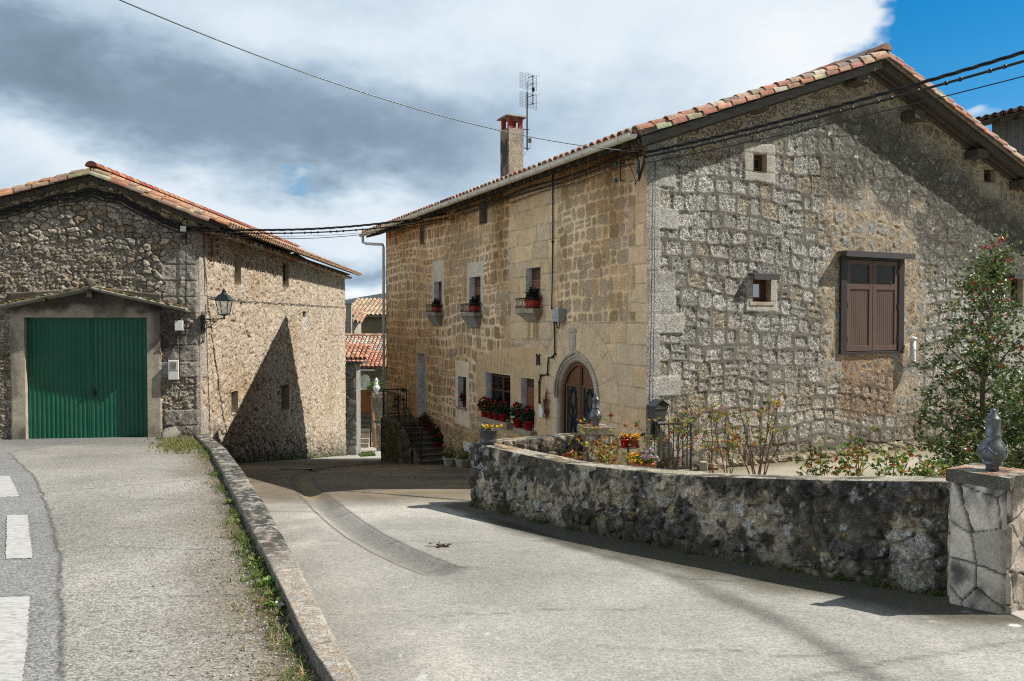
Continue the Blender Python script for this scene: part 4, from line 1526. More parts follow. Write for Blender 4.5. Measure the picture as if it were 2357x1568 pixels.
def window(fr, r, depth, parent, leaves=1, bars=0, wood='wood_win', curtain=None, glass='glass', fw=.055, name="window", box=0.0, rv='whitewash', seed=0):
    s0, s1, z0, z1 = (r[0] + .004, r[1] - .004, r[2] + .004, r[3] - .004)
    m = MB()
    n0, n1 = -depth - .05, -depth
    m.box(fr, s0, s0 + fw, n0, n1, z0, z1)
    m.box(fr, s1 - fw, s1, n0, n1, z0, z1)
    m.box(fr, s0 + fw, s1 - fw, n0, n1 - .002, z0, z0 + fw)
    m.box(fr, s0 + fw, s1 - fw, n0, n1 - .002, z1 - fw - box, z1)
    zt = z1 - fw - box
    w = (s1 - s0 - 2 * fw) / leaves
    lf = .042
    panes = MB()
    for i in range(leaves):
        a, b_ = s0 + fw + i * w + .004, s0 + fw + (i + 1) * w - .004
        m.box(fr, a, a + lf, n0 + .005, n1 + .012, z0 + fw + .004, zt - .004)
        m.box(fr, b_ - lf, b_, n0 + .005, n1 + .012, z0 + fw + .004, zt - .004)
        m.box(fr, a + lf, b_ - lf, n0 + .005, n1 + .010, z0 + fw + .004, z0 + fw + lf)
        m.box(fr, a + lf, b_ - lf, n0 + .005, n1 + .010, zt - lf, zt - .004)
        for k in range(bars):
            zz_ = z0 + fw + (zt - z0 - fw) * (k + 1.25) / (bars + 1.0) if bars == 1 else z0 + fw + (zt - z0 - fw) * (k + 1) / (bars + 1)
            m.box(fr, a + lf, b_ - lf, n0 + .01, n1 + .006, zz_ - .018, zz_ + .018)
        panes.box(fr, a + lf * .5, b_ - lf * .5, n0 + .022, n0 + .027, z0 + fw + lf * .5, zt - lf * .5)
    wo = m.build(name, MT[wood], parent, bevel=.004)
    panes.build("pane", MT[glass], wo)
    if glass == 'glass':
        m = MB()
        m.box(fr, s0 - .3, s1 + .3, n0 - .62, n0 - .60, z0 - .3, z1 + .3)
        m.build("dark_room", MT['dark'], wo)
    if curtain:
        for (c0, c1, zc0, zc1, taper) in curtain:
            m = MB()
            K2 = 24
            a = []
            for j, (zz_, fr_) in enumerate(((zc1, 0.0), ((zc0 + zc1) / 2, .5), (zc0, 1.0))):
                for i in range(K2 + 1):
                    t = i / K2
                    e = c0 + (c1 - c0) * t
                    e = e + taper * fr_ * (1 - t if taper > 0 else t)
                    a.append(fr.P(e, n0 - .05 + .018 * math.sin(t * 38), zz_))
            q = K2 + 1
            m.add(a, [(j * q + i, j * q + i + 1, (j + 1) * q + i + 1, (j + 1) * q + i) for j in range(2) for i in range(K2)])
            m.build("curtain", MT['curtain'], wo, smooth=True)
    return wo


DEP = .15
for key in ('w1', 'w2', 'w3', 'small', 'big', 'roll'):
    reveal(FA, F_OPEN[key], DEP + .06, MT['whitewash'], house)
# upper windows: roller box on top, brown wood
for key, cur in (('w1', None), ('w2', None), ('w3', True)):
    r = F_OPEN[key]
    w_ = window(FA, r, DEP, house, 2 if key == 'w3' else 1, 0, box=.20, curtain=[(r[0] + .08, r[0] + .42, r[2], r[3] - .15, 0)] if cur else None)
    m = MB()
    nsl = 5 if key != 'w1' else 26
    for i in range(nsl):
        z_ = r[3] - .075 - .20 - i * .042
        if z_ < r[2] + .1:
            break
        m.box(FA, r[0] + .062, r[1] - .062, -DEP - .005, -DEP + .016, z_ - .037, z_)
    m.build("roller_shutter", MT['shutter'], w_, bevel=.004)
r = F_OPEN['big']
window(FA, r, DEP, house, 2, 1, curtain=[(r[0] + .10, r[0] + .30, r[2] + .05, r[3] - .12, -.09), (r[1] - .62, r[1] - .34, r[2] + .05, r[3] - .12, 0.0)])
r = F_OPEN['small']
window(FA, r, DEP, house, 1, 0, glass='frost')
r = F_OPEN['roll']
w_ = window(FA, r, DEP, house, 1, 0, box=.16, curtain=[(r[0] + .08, r[0] + .3, r[2], r[2] + .75, 0)])
m = MB()
for i in range(15):
    z_ = r[3] - .23 - i * .045
    m.box(FA, r[0] + .062, r[1] - .062, -DEP - .005, -DEP + .018, z_ - .041, z_)
m.build("roller_shutter", MT['shutter'], w_, bevel=.004)
for key in ('attic_a', 'attic_b'):
    r = F_OPEN[key]
    reveal(FA, r, .30, MT['sill'], house)
    window(FA, r, .26, house, 1, 0, glass='blueglass', wood='wood_old')
# sills under the ground floor windows
for key, ex, dz, nn_, mt_ in (('big', .16, .13, .20, 'sill'), ('roll', .12, .13, .18, 'sill'), ('small', .06, .07, .07, 'sill')):
    r = F_OPEN[key]
    m = MB()
    m.box(FA, r[0] - ex, r[1] + ex, -.05, nn_, r[2] - dz, r[2] + .006)
    m.build("window_sill", MT[mt_], house, bevel=.02)
# balconets: corbelled stone shelf with an iron rail
for key, mt_, prof in (('w1', 'sill_grey', 0), ('w2', 'sill_grey', 0), ('w3', 'sill', 1)):
    r = F_OPEN[key]
    zc = r[2]
    a, b_ = r[0] - .09, r[1] + .10
    pr = .26
    m = MB()
    m.box(FA, a, b_, -.05, pr, zc - .10, zc + .004)
    if prof == 0:
        m.hexa([FA.P(a + .16, -.05, zc - .40), FA.P(b_ - .16, -.05, zc - .40), FA.P(b_ - .16, pr - .20, zc - .40), FA.P(a + .16, pr - .20, zc - .40),
                FA.P(a + .04, -.05, zc - .101), FA.P(b_ - .04, -.05, zc - .101), FA.P(b_ - .04, pr - .03, zc - .101), FA.P(a + .04, pr - .03, zc - .101)])
    else:
        for (e0, e1, za, zb_) in ((.03, .10, zc - .17, zc - .101), (.10, .16, zc - .24, zc - .171), (.16, .24, zc - .31, zc - .241)):
            m.hexa([FA.P(a + e1, -.05, za), FA.P(b_ - e1, -.05, za), FA.P(b_ - e1, pr - e1, za), FA.P(a + e1, pr - e1, za),
                    FA.P(a + e0, -.05, zb_), FA.P(b_ - e0, -.05, zb_), FA.P(b_ - e0, pr - e0, zb_), FA.P(a + e0, pr - e0, zb_)])
    bal = m.build("window_shelf", MT[mt_], house, bevel=.012)
    m = MB()
    h0, h1 = zc + .03, zc + .25
    rr_ = .008
    n_ = pr - .02
    corners = [FA.P(a, 0, 0), FA.P(a, n_, 0), FA.P(b_, n_, 0), FA.P(b_, 0, 0)]
    for hz_ in (h0, h1):
        m.tube([c + Vector((0, 0, hz_)) for c in corners], rr_, 5)
    for i in range(3):
        p, q = corners[i], corners[i + 1]
        nseg = max(2, int((q - p).length / .085))
        for k in range(nseg):
            e0, e1 = p.lerp(q, k / nseg), p.lerp(q, (k + 1) / nseg)
            em = e0.lerp(e1, .5)
            zm = (h0 + h1) / 2
            U = Vector((0, 0, 1))
            m.tube([e0 + U * h0, em + U * (zm - .045), em + U * (zm + .045), e0 + U * h1], .0055, 4)
            m.tube([e1 + U * h0, em + U * (zm - .045)], .0055, 4)
            m.tube([em + U * (zm + .045), e1 + U * h1], .0055, 4)
    m.build("rail", MT['iron'], bal)
# door at the head of the outside stair: deep whitewashed jamb, dark leaf
r = F_OPEN['stairdoor']
reveal(FA, r, .55, MT['whitewash'], house)
m = MB()
m.box(FA, r[0] + .005, r[1] - .005, -.60, -.55, r[2], r[3])
dd = m.build("stair_door", MT['wood_win'], house)
m = MB()
m.box(FA, r[0] + .1, r[1] - .1, -.549, -.535, r[2] + .12, r[2] + 1.0)
m.box(FA, r[0] + .1, r[1] - .1, -.549, -.535, r[2] + 1.12, r[3] - .12)
m.build("door_panel", MT['wood_win'], dd, bevel=.01)

# arched doorway
m = MB()
NA = 26


def arch_pts(rad, n, z0=DO_Z0, fr=FA):
    p = [fr.P(DO_S - rad, n, z0)]
    p += [fr.P(DO_S - rad * math.cos(math.pi * i / NA), n, DO_ZS + rad * math.sin(math.pi * i / NA)) for i in range(NA + 1)]
    p += [fr.P(DO_S + rad, n, z0)]
    return p


def loft(m, loops):
    q = len(loops[0])
    vs_ = [p for l in loops for p in l]
    m.add(vs_, [(j * q + i, j * q + i + 1, (j + 1) * q + i + 1, (j + 1) * q + i) for j in range(len(loops) - 1) for i in range(q - 1)])


# rounded jamb from the wall face into the opening
loft(m, [arch_pts(DO_R + .12, .010), arch_pts(DO_R + .09, .020), arch_pts(DO_R + .045, .010), arch_pts(DO_R + .012, -.03), arch_pts(DO_R, -.06), arch_pts(DO_R, -.20)])
m.build("door_surround", MT['stone_pale'], house, smooth=True)
m = MB()


def hood(rad):
    pts = []
    for i in range(NA + 1):
        t = math.pi * i / NA
        lift_ = .045 * math.exp(-((t - math.pi / 2) / .13) ** 2)
        pts.append((DO_S - rad * math.cos(t), DO_ZS + .05 + rad * math.sin(t) + lift_ * (rad - DO_R + .12) / .25))
    return [(pts[0][0], DO_ZS - .05)] + pts + [(pts[-1][0], DO_ZS - .05)]


for (ra, rb, n_) in ((DO_R + .10, DO_R + .16, .050), (DO_R + .03, DO_R + .065, .032)):
    A_, B_ = hood(ra), hood(rb)
    loft(m, [[FA.P(s_, 0, z_) for s_, z_ in A_], [FA.P(s_, n_, z_) for s_, z_ in A_], [FA.P(s_, n_ + .012, (z_ + z2) / 2) for (s_, z_), (s2, z2) in zip(A_, B_)], [FA.P(s_, n_, z_) for s_, z_ in B_], [FA.P(s_, 0, z_) for s_, z_ in B_]])
m.build("hood_mould", MT['stone_pale'], house, smooth=True)
# little carved shield over the arch
m = MB()
s_, z_ = fpx(1319, 795)
sh = [(-.13, .24), (.13, .24), (.14, .02), (.10, -.12), (0, -.24), (-.10, -.12), (-.14, .02)]
m.prism([FA.P(s_ + a_, .01, z_ + b_) for a_, b_ in sh][::-1], FA.n * .022)
m.prism([FA.P(s_ + a_ * .72, .030, z_ + b_ * .72) for a_, b_ in sh][::-1], FA.n * .014)
shd = m.build("carved_shield", MT['stone_pale'], house, bevel=.012)
m = MB()
m.box(FA, s_ - .16, s_ + .16, .01, .032, z_ + .27, z_ + .36)
m.build("crown_band", MT['stone_pale'], shd, bevel=.012)
# door frame and two leaves with wrought-iron grilles
ND = -.12
m = MB()
loft(m, [arch_pts(DO_R - .002, ND + .03), arch_pts(DO_R - .075, ND + .03), arch_pts(DO_R - .075, ND - .05)])
dfr = m.build("door_frame", MT['wood_door'], house)
RD = DO_R - .08
for side in (-1, 1):
    m = MB()
    poly = [(0.006 * side, DO_Z0), (side * RD, DO_Z0)] + [(side * RD * math.cos(t), DO_ZS + RD * math.sin(t)) for t in [math.pi / 2 * k / 12 for k in range(13)]]
    poly[-1] = (.006 * side, DO_ZS + RD)
    pts = [FA.P(DO_S + a_, ND - .05, z_) for a_, z_ in poly]
    m.prism(pts if side < 0 else pts[::-1], FA.n * .04)
    # raised rails and stiles round the glazed opening
    e0, e1 = (.12, RD - .12)
    lo, hi = DO_Z0 + .72, DO_ZS + .22
    f = lambda a0, a1, z0, z1, n1: m.box(FA, DO_S + min(side * a0, side * a1), DO_S + max(side * a0, side * a1), ND - .012, ND + n1, z0, z1)
    f(e0 - .05, e0, lo - .05, hi + .05, .022)
    f(e1, e1 + .05, lo - .05, hi + .05, .022)
    f(e0, e1, lo - .06, lo, .026)
    f(e0, e1, hi, hi + .06, .026)
    f(.012, .05, DO_Z0 + .02, DO_ZS + RD - .03, .03)
    for k in range(5):
        a0 = .10 + k * (RD - .18) / 5
        f(a0, a0 + (RD - .18) / 5 - .012, DO_Z0 + .1, lo - .10, .012)
    leaf = m.build("door_leaf", MT['wood_door'], house, bevel=.005)
    m = MB()
    m.box(FA, DO_S + min(side * e0, side * e1), DO_S + max(side * e0, side * e1), ND - .010, ND - .006, lo, hi)
    m.build("pane", MT['frost'], leaf)
    m = MB()
    wq = (e1 - e0)
    cx_ = (e0 + e1) / 2
    nn_ = ND + .012
    def cur(fn, r_=.010):
        m.tube([FA.P(DO_S + side * (cx_ + fn(t)[0]), nn_, lo + (hi - lo) * fn(t)[1]) for t in [i / 22 for i in range(23)]], r_, 5)
    for sg in (-1, 1):
        cur(lambda t: (sg * wq * (.10 + .26 * math.sin(math.pi * 2 * t) ** 2 * (1 if .25 < 1 else 1)) * math.cos(math.pi * t), t))
        cur(lambda t: (sg * wq * (.42 * abs(math.cos(math.pi * t * 1.5))), .02 + .96 * t))
        for zc_ in (.10, .90, .36, .64):
            m.tube([FA.P(DO_S + side * (cx_ + sg * wq * .22 + .055 * (1 - k / 16) * math.cos(k * .75)), nn_, lo + (hi - lo) * zc_ + .055 * (1 - k / 16) * math.sin(k * .75)) for k in range(15)], .008, 4)
    m.build("grille", MT['iron'], leaf)
m = MB()
m.box(FA, DO_S - .055, DO_S - .02, ND + .03, ND + .04, DO_Z0 + 1.02, DO_Z0 + 1.22)
m.tube([FA.P(DO_S - .04, ND + .04, DO_Z0 + 1.16), FA.P(DO_S - .04, ND + .09, DO_Z0 + 1.16), FA.P(DO_S - .12, ND + .09, DO_Z0 + 1.15)], .012, 6)
m.tube([FA.P(DO_S + .03, ND + .04, DO_Z0 + 1.08), FA.P(DO_S + .03, ND + .08, DO_Z0 + 1.06), FA.P(DO_S + .03, ND + .05, DO_Z0 + .96)], .014, 6)
m.build("door_handle", MT['brass'], house)
m = MB()
m.box(FA, DO_S - .85, DO_S + .85, -.30, .30, DO_Z0 - .30, DO_Z0)
m.build("doorstep", MT['sill'], house, bevel=.02)

# gable windows
for key in ('g1', 'g2', 'g3', 'g4'):
    r = G_OPEN[key]
    reveal(GA, r, .36, MT['stone_pale'] if key != 'g2' else MT['sill'], house)
    w_ = window(GA, r, .13, house, 1, 0, glass='glass' if key == 'g2' else 'blueglass', wood='wood_win',
                curtain=[(r[0] + .08, r[0] + .22, r[2], r[3], 0)] if key == 'g2' else None)
m = MB()
for key, ex in (('g2', .09), ('g4', .09)):
    r = G_OPEN[key]
    z_ = r[3] + .07
    m = MB()
    m.hexa([GA.P(r[0] - ex, 0, z_), GA.P(r[1] + ex, 0, z_), GA.P(r[1] + ex, .15, z_ - .03), GA.P(r[0] - ex, .15, z_ - .03),
            GA.P(r[0] - ex, 0, z_ + .04), GA.P(r[1] + ex, 0, z_ + .04), GA.P(r[1] + ex, .15, z_ + .012), GA.P(r[0] - ex, .15, z_ + .012)])
    m.box(GA, r[0] - ex, r[1] + ex, .151, .162, z_ - .10, z_ + .016)
    m.build("window_hood", MT['cap_metal'], house)
r = G_OPEN['g2']
m = MB()
m.box(GA, r[0] - .08, r[1] + .08, -.05, .03, r[2] - .07, r[2] + .004)
m.build("window_sill", MT['stone_pale'], house, bevel=.01)

# brown loft shutters in a dark metal frame
r = GA.rect(1944, 2064, 594, 811)
m = MB()
m.box(GA, r[0] - .15, r[0] + .02, -.05, .060, r[2] - .02, r[3] + .03)
m.box(GA, r[1] - .02, r[1] + .15, -.05, .060, r[2] - .02, r[3] + .03)
m.box(GA, r[0] + .02, r[1] - .02, -.05, .055, r[3] - .02, r[3] + .03)
m.box(GA, r[0] + .02, r[1] - .02, -.05, .055, r[2] - .02, r[2] + .03)
lf_ = m.build("loft_frame", MT['dark_metal'], house, bevel=.004)
m = MB()
m.box(GA, r[0] - .22, r[1] + .24, 0, .24, r[3] + .10, r[3] + .13)
m.box(GA, r[0] - .22, r[1] + .24, .241, .253, r[3] + .01, r[3] + .134)
m.build("loft_hood", MT['cap_metal'], house, bevel=.003)
mid = (r[0] + r[1]) / 2
for (a, b_) in ((r[0] + .03, mid - .006), (mid + .006, r[1] - .03)):
    m = MB()
    z0, z1 = r[2] + .045, r[3] - .03
    zg = z1 - (z1 - z0) * .29
    fw = .10
    m.box(GA, a, a + fw, -.02, .036, z0, z1)
    m.box(GA, b_ - fw, b_, -.02, .036, z0, z1)
    m.box(GA, a + fw, b_ - fw, -.02, .034, z0, z0 + .12)
    m.box(GA, a + fw, b_ - fw, -.02, .034, z1 - .09, z1)
    m.box(GA, a + fw, b_ - fw, -.02, .034, zg - .06, zg + .07)
    nb = 9
    for k in range(nb):
        q0 = a + fw + (b_ - a - 2 * fw) * k / nb
        m.box(GA, q0 + .0025, q0 + (b_ - a - 2 * fw) / nb - .0025, -.015, .016, z0 + .12, zg - .06)
    m.box(GA, a + fw, b_ - fw, -.019, .012, z0 + .12, zg - .06)
    sh_ = m.build("loft_shutter", MT['brown_paint'], house, bevel=.004)
    m = MB()
    m.box(GA, a + fw, b_ - fw, .004, .009, zg + .07, z1 - .09)
    m.build("pane", MT['frost'], sh_)
    hs = a + .01 if a < mid - .3 else b_ - .01
    for z_ in (z0 + .25, (z0 + z1) / 2, z1 - .2):
        m = MB()
        m.tube([GA.P(hs, .045, z_ - .06), GA.P(hs, .045, z_ + .06)], .014, 6)
        m.build("hinge", MT['dark_metal'], sh_)

# bent plastic vent pipe beside the loft shutters
m = MB()
s_, z_ = GA.at(2101, 838, .14)
zt = GA.at(2103, 785, .14)[1]
m.tube([GA.P(s_ - .12, -.05, z_ - .10), GA.P(s_ - .09, .09, z_ - .10), GA.P(s_ - .03, .14, z_ - .085), GA.P(s_, .14, z_ - .02), GA.P(s_, .14, z_ + .06), GA.P(s_, .14, zt)], .058, 12)
for q in (z_ + .05, z_ + .30):
    m.lathe(GA.P(s_, .14, q), [(.066, 0), (.066, .03)], 12)
vp = m.build("vent_pipe", MT['pipe'], house, smooth=True)
m = MB()
m.lathe(GA.P(s_, .14, zt + .05), [(.085, 0), (.075, .025), (.03, .045), (.002, .05)], 14)
for k in range(3):
    an = k * 2.1
    m.tube([GA.P(s_, .14, zt - .01) + Vector((.045 * math.cos(an), .045 * math.sin(an), 0)), GA.P(s_, .14, zt + .06) + Vector((.045 * math.cos(an), .045 * math.sin(an), 0))], .006, 4)
m.build("vent_cap", MT['white'], vp, smooth=False)

# chimney
cp = px(1178, 330, 22.0)
CHF = Fr((cp.x, cp.y), GA.d, GA.n)
zt = px(1178, 300, 22.0).z
m = MB()
hw, hd = .22, .25
S_, Z_ = np.meshgrid(np.linspace(-hw, hw, 24), np.linspace(2.9, zt, 80))
parts = []
for fr in (Fr(tuple(CHF.P(0, hd, 0))[:2], GA.d, GA.n), Fr(tuple(CHF.P(0, -hd, 0))[:2], GA.d, -GA.n)):
    nz = fbm(S_ * 3 + 4, Z_ * 3, 1, 4)
    c = np.array([.52, .46, .37]) * (.6 + .6 * nz)[..., None]
    parts.append(grid_part(S_, Z_, .02 * nz, np.concatenate([c, .4 + 0 * nz[..., None]], -1), fr))
for fr in (Fr(tuple(CHF.P(-hw, 0, 0))[:2], GA.n, -GA.d), Fr(tuple(CHF.P(hw, 0, 0))[:2], GA.n, GA.d)):
    nz = fbm(S_ * 3, Z_ * 2, 2, 4)
    c = mixc(np.array([.22, .17, .12]) * (.7 + .6 * nz)[..., None], np.array([.06, .05, .045]), sst(.45, .6, fbm(S_ * 4, Z_ * 1.5, 0, 3)))  # shade of the chimney sides put into their colour, lit face paler
    parts.append(grid_part(S_ * hd / hw, Z_, .02 * nz, np.concatenate([c, .4 + 0 * nz[..., None]], -1), fr))
ch = np_mesh("chimney", parts, MT['render'], house)
m = MB()
m.box(CHF, -hw, hw, -hd, hd, zt - .01, zt)
for a in (-hw, hw - .13):
    for b_ in (-hd, hd - .09):
        m.box(CHF, a + .004, a + .126, b_ + .004, b_ + .086, zt, zt + .30)
m.build("brick_vent", mat("red_brick", (.30, .07, .04), .85, var=.3, bump=.4), ch, bevel=.008)
m = MB()
m.hexa([CHF.P(-hw - .10, -hd - .10, zt + .30), CHF.P(hw + .10, -hd - .10, zt + .30), CHF.P(hw + .10, hd + .10, zt + .30), CHF.P(-hw - .10, hd + .10, zt + .30),
        CHF.P(-hw - .06, -hd - .06, zt + .355), CHF.P(hw + .06, -hd - .06, zt + .355), CHF.P(hw + .06, hd + .06, zt + .355), CHF.P(-hw - .06, hd + .06, zt + .355)])
m.build("chimney_cap", MT['sill_grey'], ch, bevel=.01)
CHZ = zt

# outside stair in front of the house: steps, landing block, railing
stair = thing("outside_stair", tuple(FA.P(11.2, .45, -4.5)), "mossy stone outside stair with black iron railing against the far house front", "stairs")
r = F_OPEN['stairdoor']
zl = r[2] - .03
SW = .98
s_near = 9.75
nst = 7
s_land = r[0] - .35
for i in range(nst):
    s0 = s_near + (s_land - s_near) * i / nst
    z0 = float(zst(FA.P(s_near, .5, 0).y)) + .0
    zt_ = z0 + (zl - z0) * (i + 1) / (nst + 1)
    m = MB()
    m.box(FA, s0, s_land + .1 - .002 * i, .03, SW - .10 + .002 * i, zt_ - .24, zt_ - .045)
    m.box(FA, s0 - .03, s0 + .34, .03, SW - .06 + .002 * i, zt_ - .044, zt_)
    m.build("step", MT['step'], stair, bevel=.012)
m = MB()
parts = []
s1 = 13.5
S_, Z_ = np.meshgrid(np.linspace(s_near + .75, s1, 140), np.linspace(-5.6, zl - .05, 100))
n2 = fbm(S_ * 3, Z_ * 3, 1, 4)
f1, f2, idw = worley(S_ / .3, Z_ / .22, 6)
stp = lambda s: np.minimum(zl - .02, float(zst(FA.P(s_near, .5, 0).y)) + (s - s_near + .12) * (zl + 4.35) / (s_land - s_near) * .93)
c = np.array([.17, .15, .10]) * (.55 + .7 * idw[..., 2])[..., None] * (.7 + .6 * n2)[..., None]
c = mixc(c, np.array([.07, .085, .02]), sst(.5, .65, fbm(S_ * 1.5, Z_ * 1.5, 0, 4)) * .8)
parts.append(grid_part(S_, Z_, .05 * sst(0, .4, f2 - f1) * idw[..., 0] + .03 * n2, np.concatenate([c, .7 + 0 * n2[..., None]], -1), FA.shift(0, SW - .06), None, stp))
fr2 = Fr(tuple(FA.P(s1, 0, 0))[:2], FA.n, FA.d)
S2, Z2 = np.meshgrid(np.linspace(0, SW, 40), np.linspace(-5.8, zl - .05, 100))
n2 = fbm(S2 * 3, Z2 * 3, 1, 4)
c = np.array([.17, .15, .10]) * (.6 + .6 * n2)[..., None]
parts.append(grid_part(S2, Z2, .05 * n2, np.concatenate([c, .7 + 0 * n2[..., None]], -1), fr2))
# near end of the solid block, beside the lowest steps
fr3 = Fr(tuple(FA.P(s_near + .76, SW - .34, 0))[:2], FA.n, -FA.d)
S3, Z3 = np.meshgrid(np.linspace(0, .30, 14), np.linspace(-5.0, -4.0, 40))
n3 = fbm(S3 * 3, Z3 * 3, 1, 4)
c = np.array([.15, .135, .09]) * (.6 + .6 * n3)[..., None]
parts.append(grid_part(S3, Z3, .04 * n3, np.concatenate([c, .7 + 0 * n3[..., None]], -1), fr3))
np_mesh("block", parts, MT['lichen'], stair)
m = MB()
m.box(FA, s_land + .0, s1, .03, SW - .03, zl - .10, zl)
m.build("landing", MT['step'], stair, bevel=.015)
m = MB()
n_ = SW - .06
zr0 = float(zst(FA.P(s_near, .5, 0).y))
top = [FA.P(s1 - .05, .12, zl + .88), FA.P(s1 - .05, n_, zl + .88), FA.P(s_land + .25, n_, zl + .86), FA.P(s_near - .05, n_, zr0 + 1.02), FA.P(s_near - .10, n_, zr0 + .88)]
m.tube(top, .022, 6)
bot = [FA.P(s1 - .05, .12, zl + .08), FA.P(s1 - .05, n_, zl + .08), FA.P(s_land + .25, n_, zl + .06), FA.P(s_near + .02, n_, zr0 + .22)]
m.tube(bot, .012, 5)
for a, b_, c_, d_, nb in ((top[0], top[1], bot[0], bot[1], 8), (top[1], top[2], bot[1], bot[2], 15), (top[2], top[3], bot[2], bot[3], 18)):
    for k in range(nb + 1):
        t = k / nb
        m.tube([a.lerp(b_, t), c_.lerp(d_, t)], .009 if k % nb else .016, 5)
m.tube([top[3], FA.P(s_near - .02, n_, zr0)], .02, 6)
m.tube([top[1], FA.P(s1 - .05, n_, zl)], .02, 6)
m.tube([top[2], FA.P(s_land + .25, n_, zl)], .02, 6)
m.build("railing", MT['iron'], stair)
# ------------------------------------------------------------------ left stone barn
BC = (-8.19, 20.9)
BF = Fr(BC, (-.9706, -.2405), (.2405, -.9706))   # front with the garage door, s to the left
BS = Fr(BC, (-.03, 1), (1, .03))                      # long side towards the lane
barn = thing("stone_barn", (BC[0], BC[1], -3.5), "rubble stone barn with green garage door and cream rendered side wall on the left", "barn")
B_LEN = 21.2
RB_S, RB_Z = BF.at(215, 386)
SB_R = (RB_Z - 2.66) / (RB_S + .66)
SB_L = .325


def barn_roof(s):
    return np.where(s < RB_S, RB_Z - SB_R * (RB_S - s), RB_Z - SB_L * (s - RB_S))


GAR = BF.rect(58, 342, 731, 1009)
GAR = (GAR[0], GAR[1], GAR[2] - .04, BF.at(200, 731)[1])
SIDE_O = [BS.rect(537.6, 553, 583, 655), BS.rect(649, 663, 603, 662), BS.rect(646, 664, 888, 942), BS.rect(531, 546, 902, 950)]


def barn_front():
    SL = RB_S + 4.2
    sl_, zl = lines(0, SL, .020, GAR[:2]), lines(-3.5, RB_Z, .020, GAR[2:])
    S, Z = np.meshgrid(sl_, zl)
    n1, n2, n3 = fbm(S * .7, Z * .7, 0, 4), fbm(S * 3, Z * 3, 1, 4), fbm(S * 13, Z * 13, 2, 3)
    f1, f2, ia = worley(S / .22 + 1.1 * (n2 - .5) + .35 * (n3 - .5), Z / .155 + .9 * (n2 - .5) + .3 * (n3 - .5), 2)
    g1, g2, ib = worley(S / .13 + .8 * (n3 - .5), Z / .085 + .7 * (n3 - .5), 7)
    sel = sst(.42, .58, fbm(S * .55, Z * .8, 3, 3) + .12 * (Z - 2.2))
    ea, eb = f2 - f1, g2 - g1
    ma, mb_ = sst(.03, .16, ea), sst(.04, .22, eb)
    m = ma * sel + mb_ * (1 - sel)
    idr = ia * sel[..., None] + ib * (1 - sel[..., None])
    mort = np.ones(S.shape + (3,)) * np.array([.20, .165, .12]) * (.7 + .6 * n2)[..., None]
    st = np.ones(S.shape + (3,)) * np.array([.62, .55, .45]) * (.55 + .75 * idr[..., 2])[..., None]
    st = mixc(st, np.array([.44, .32, .20]), sst(.7, .9, idr[..., 3]) * .7)
    st = mixc(st, np.array([.43, .42, .40]), sst(.45, .7, n3) * .4)
    col = mixc(mort, st, m)
    h = m * (.038 * sel + .028) * (.2 + 1.1 * idr[..., 0]) + .06 * (n2 - .5) + .05 * (n3 - .5)
    # tilt every stone a little so the grazing sun picks facets
    al = .25 + .65 * m
    # plain beige stones close under the verge
    und = barn_roof(S) - .2 - Z
    b_ = sst(.62, .3, und)
    col = mixc(col, col * np.array([1.02, .92, .74]), b_)
    drk = sst(.35, .75, n1 + .28 * sst(1.0, -.1, np.abs(Z - .55)) - .1)
    col = mixc(col, col * np.array([.62, .58, .52]), drk * .6)
    # quoins
    row = np.floor((Z + 9) / .42)
    qr = _T[(row.astype(int) * 3) % 256, 9, 1]
    qw = .12 + .58 * (qr > .42) * (.5 + qr)
    mq = sst(.03, -.03, S - qw + .08 * (n2 - .5))
    qj = sst(.44, .49, np.abs(((Z + 9) / .42) % 1 - .5))
    qc = np.ones(S.shape + (3,)) * np.array([.40, .385, .36]) * (.75 + .4 * qr)[..., None] * (.7 + .6 * n2)[..., None]
    col = mixc(col, mixc(qc, mort * 1.4, qj), mq * .55)
    h = h * (1 - mq) + mq * (.045 - .015 * qj + .04 * (n2 - .5) + .03 * (n3 - .5))
    # rendered surround of the garage door
    zc = BF.at(200, 706)[1]
    sur = boxm(S + .05 * (n2 - .5), Z + .08 * (n2 - .5), (GAR[0] - .28 - .05, GAR[1] + .33, -3.6, zc + .50 - .10 * np.abs(S - 2.6)), .02)
    sc_ = np.ones(S.shape + (3,)) * np.array([.43, .375, .30]) * (.85 + .3 * n2)[..., None]
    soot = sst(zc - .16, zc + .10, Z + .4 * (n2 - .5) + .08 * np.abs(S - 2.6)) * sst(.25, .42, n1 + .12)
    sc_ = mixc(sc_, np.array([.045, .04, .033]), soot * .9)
    sc_ = mixc(sc_, np.array([.14, .125, .10]), sst(.56, .7, fbm(S * 2, Z * .8, 1, 4)) * .6)
    col = mixc(col, sc_, sur)
    h = h * (1 - sur) + sur * (.075 + .012 * (n2 - .5))
    al = al * (1 - sur) + sur * .12
    # black patch right of the lintel under the canopy
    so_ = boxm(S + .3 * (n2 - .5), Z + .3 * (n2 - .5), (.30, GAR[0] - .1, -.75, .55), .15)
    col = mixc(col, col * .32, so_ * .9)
    foot = sst(-2.5, -3.0, Z + .5 * (n2 - .5))
    col = mixc(col, col * .62, foot)
    h = h * sst(0, .10, S)
    part = grid_part(S, Z, h, np.concatenate([col, al[..., None]], -1), BF, rect_hole([GAR]), lambda s: barn_roof(s) - .17)
    return np_mesh("front_wall", [part], MT['rubble'], barn)


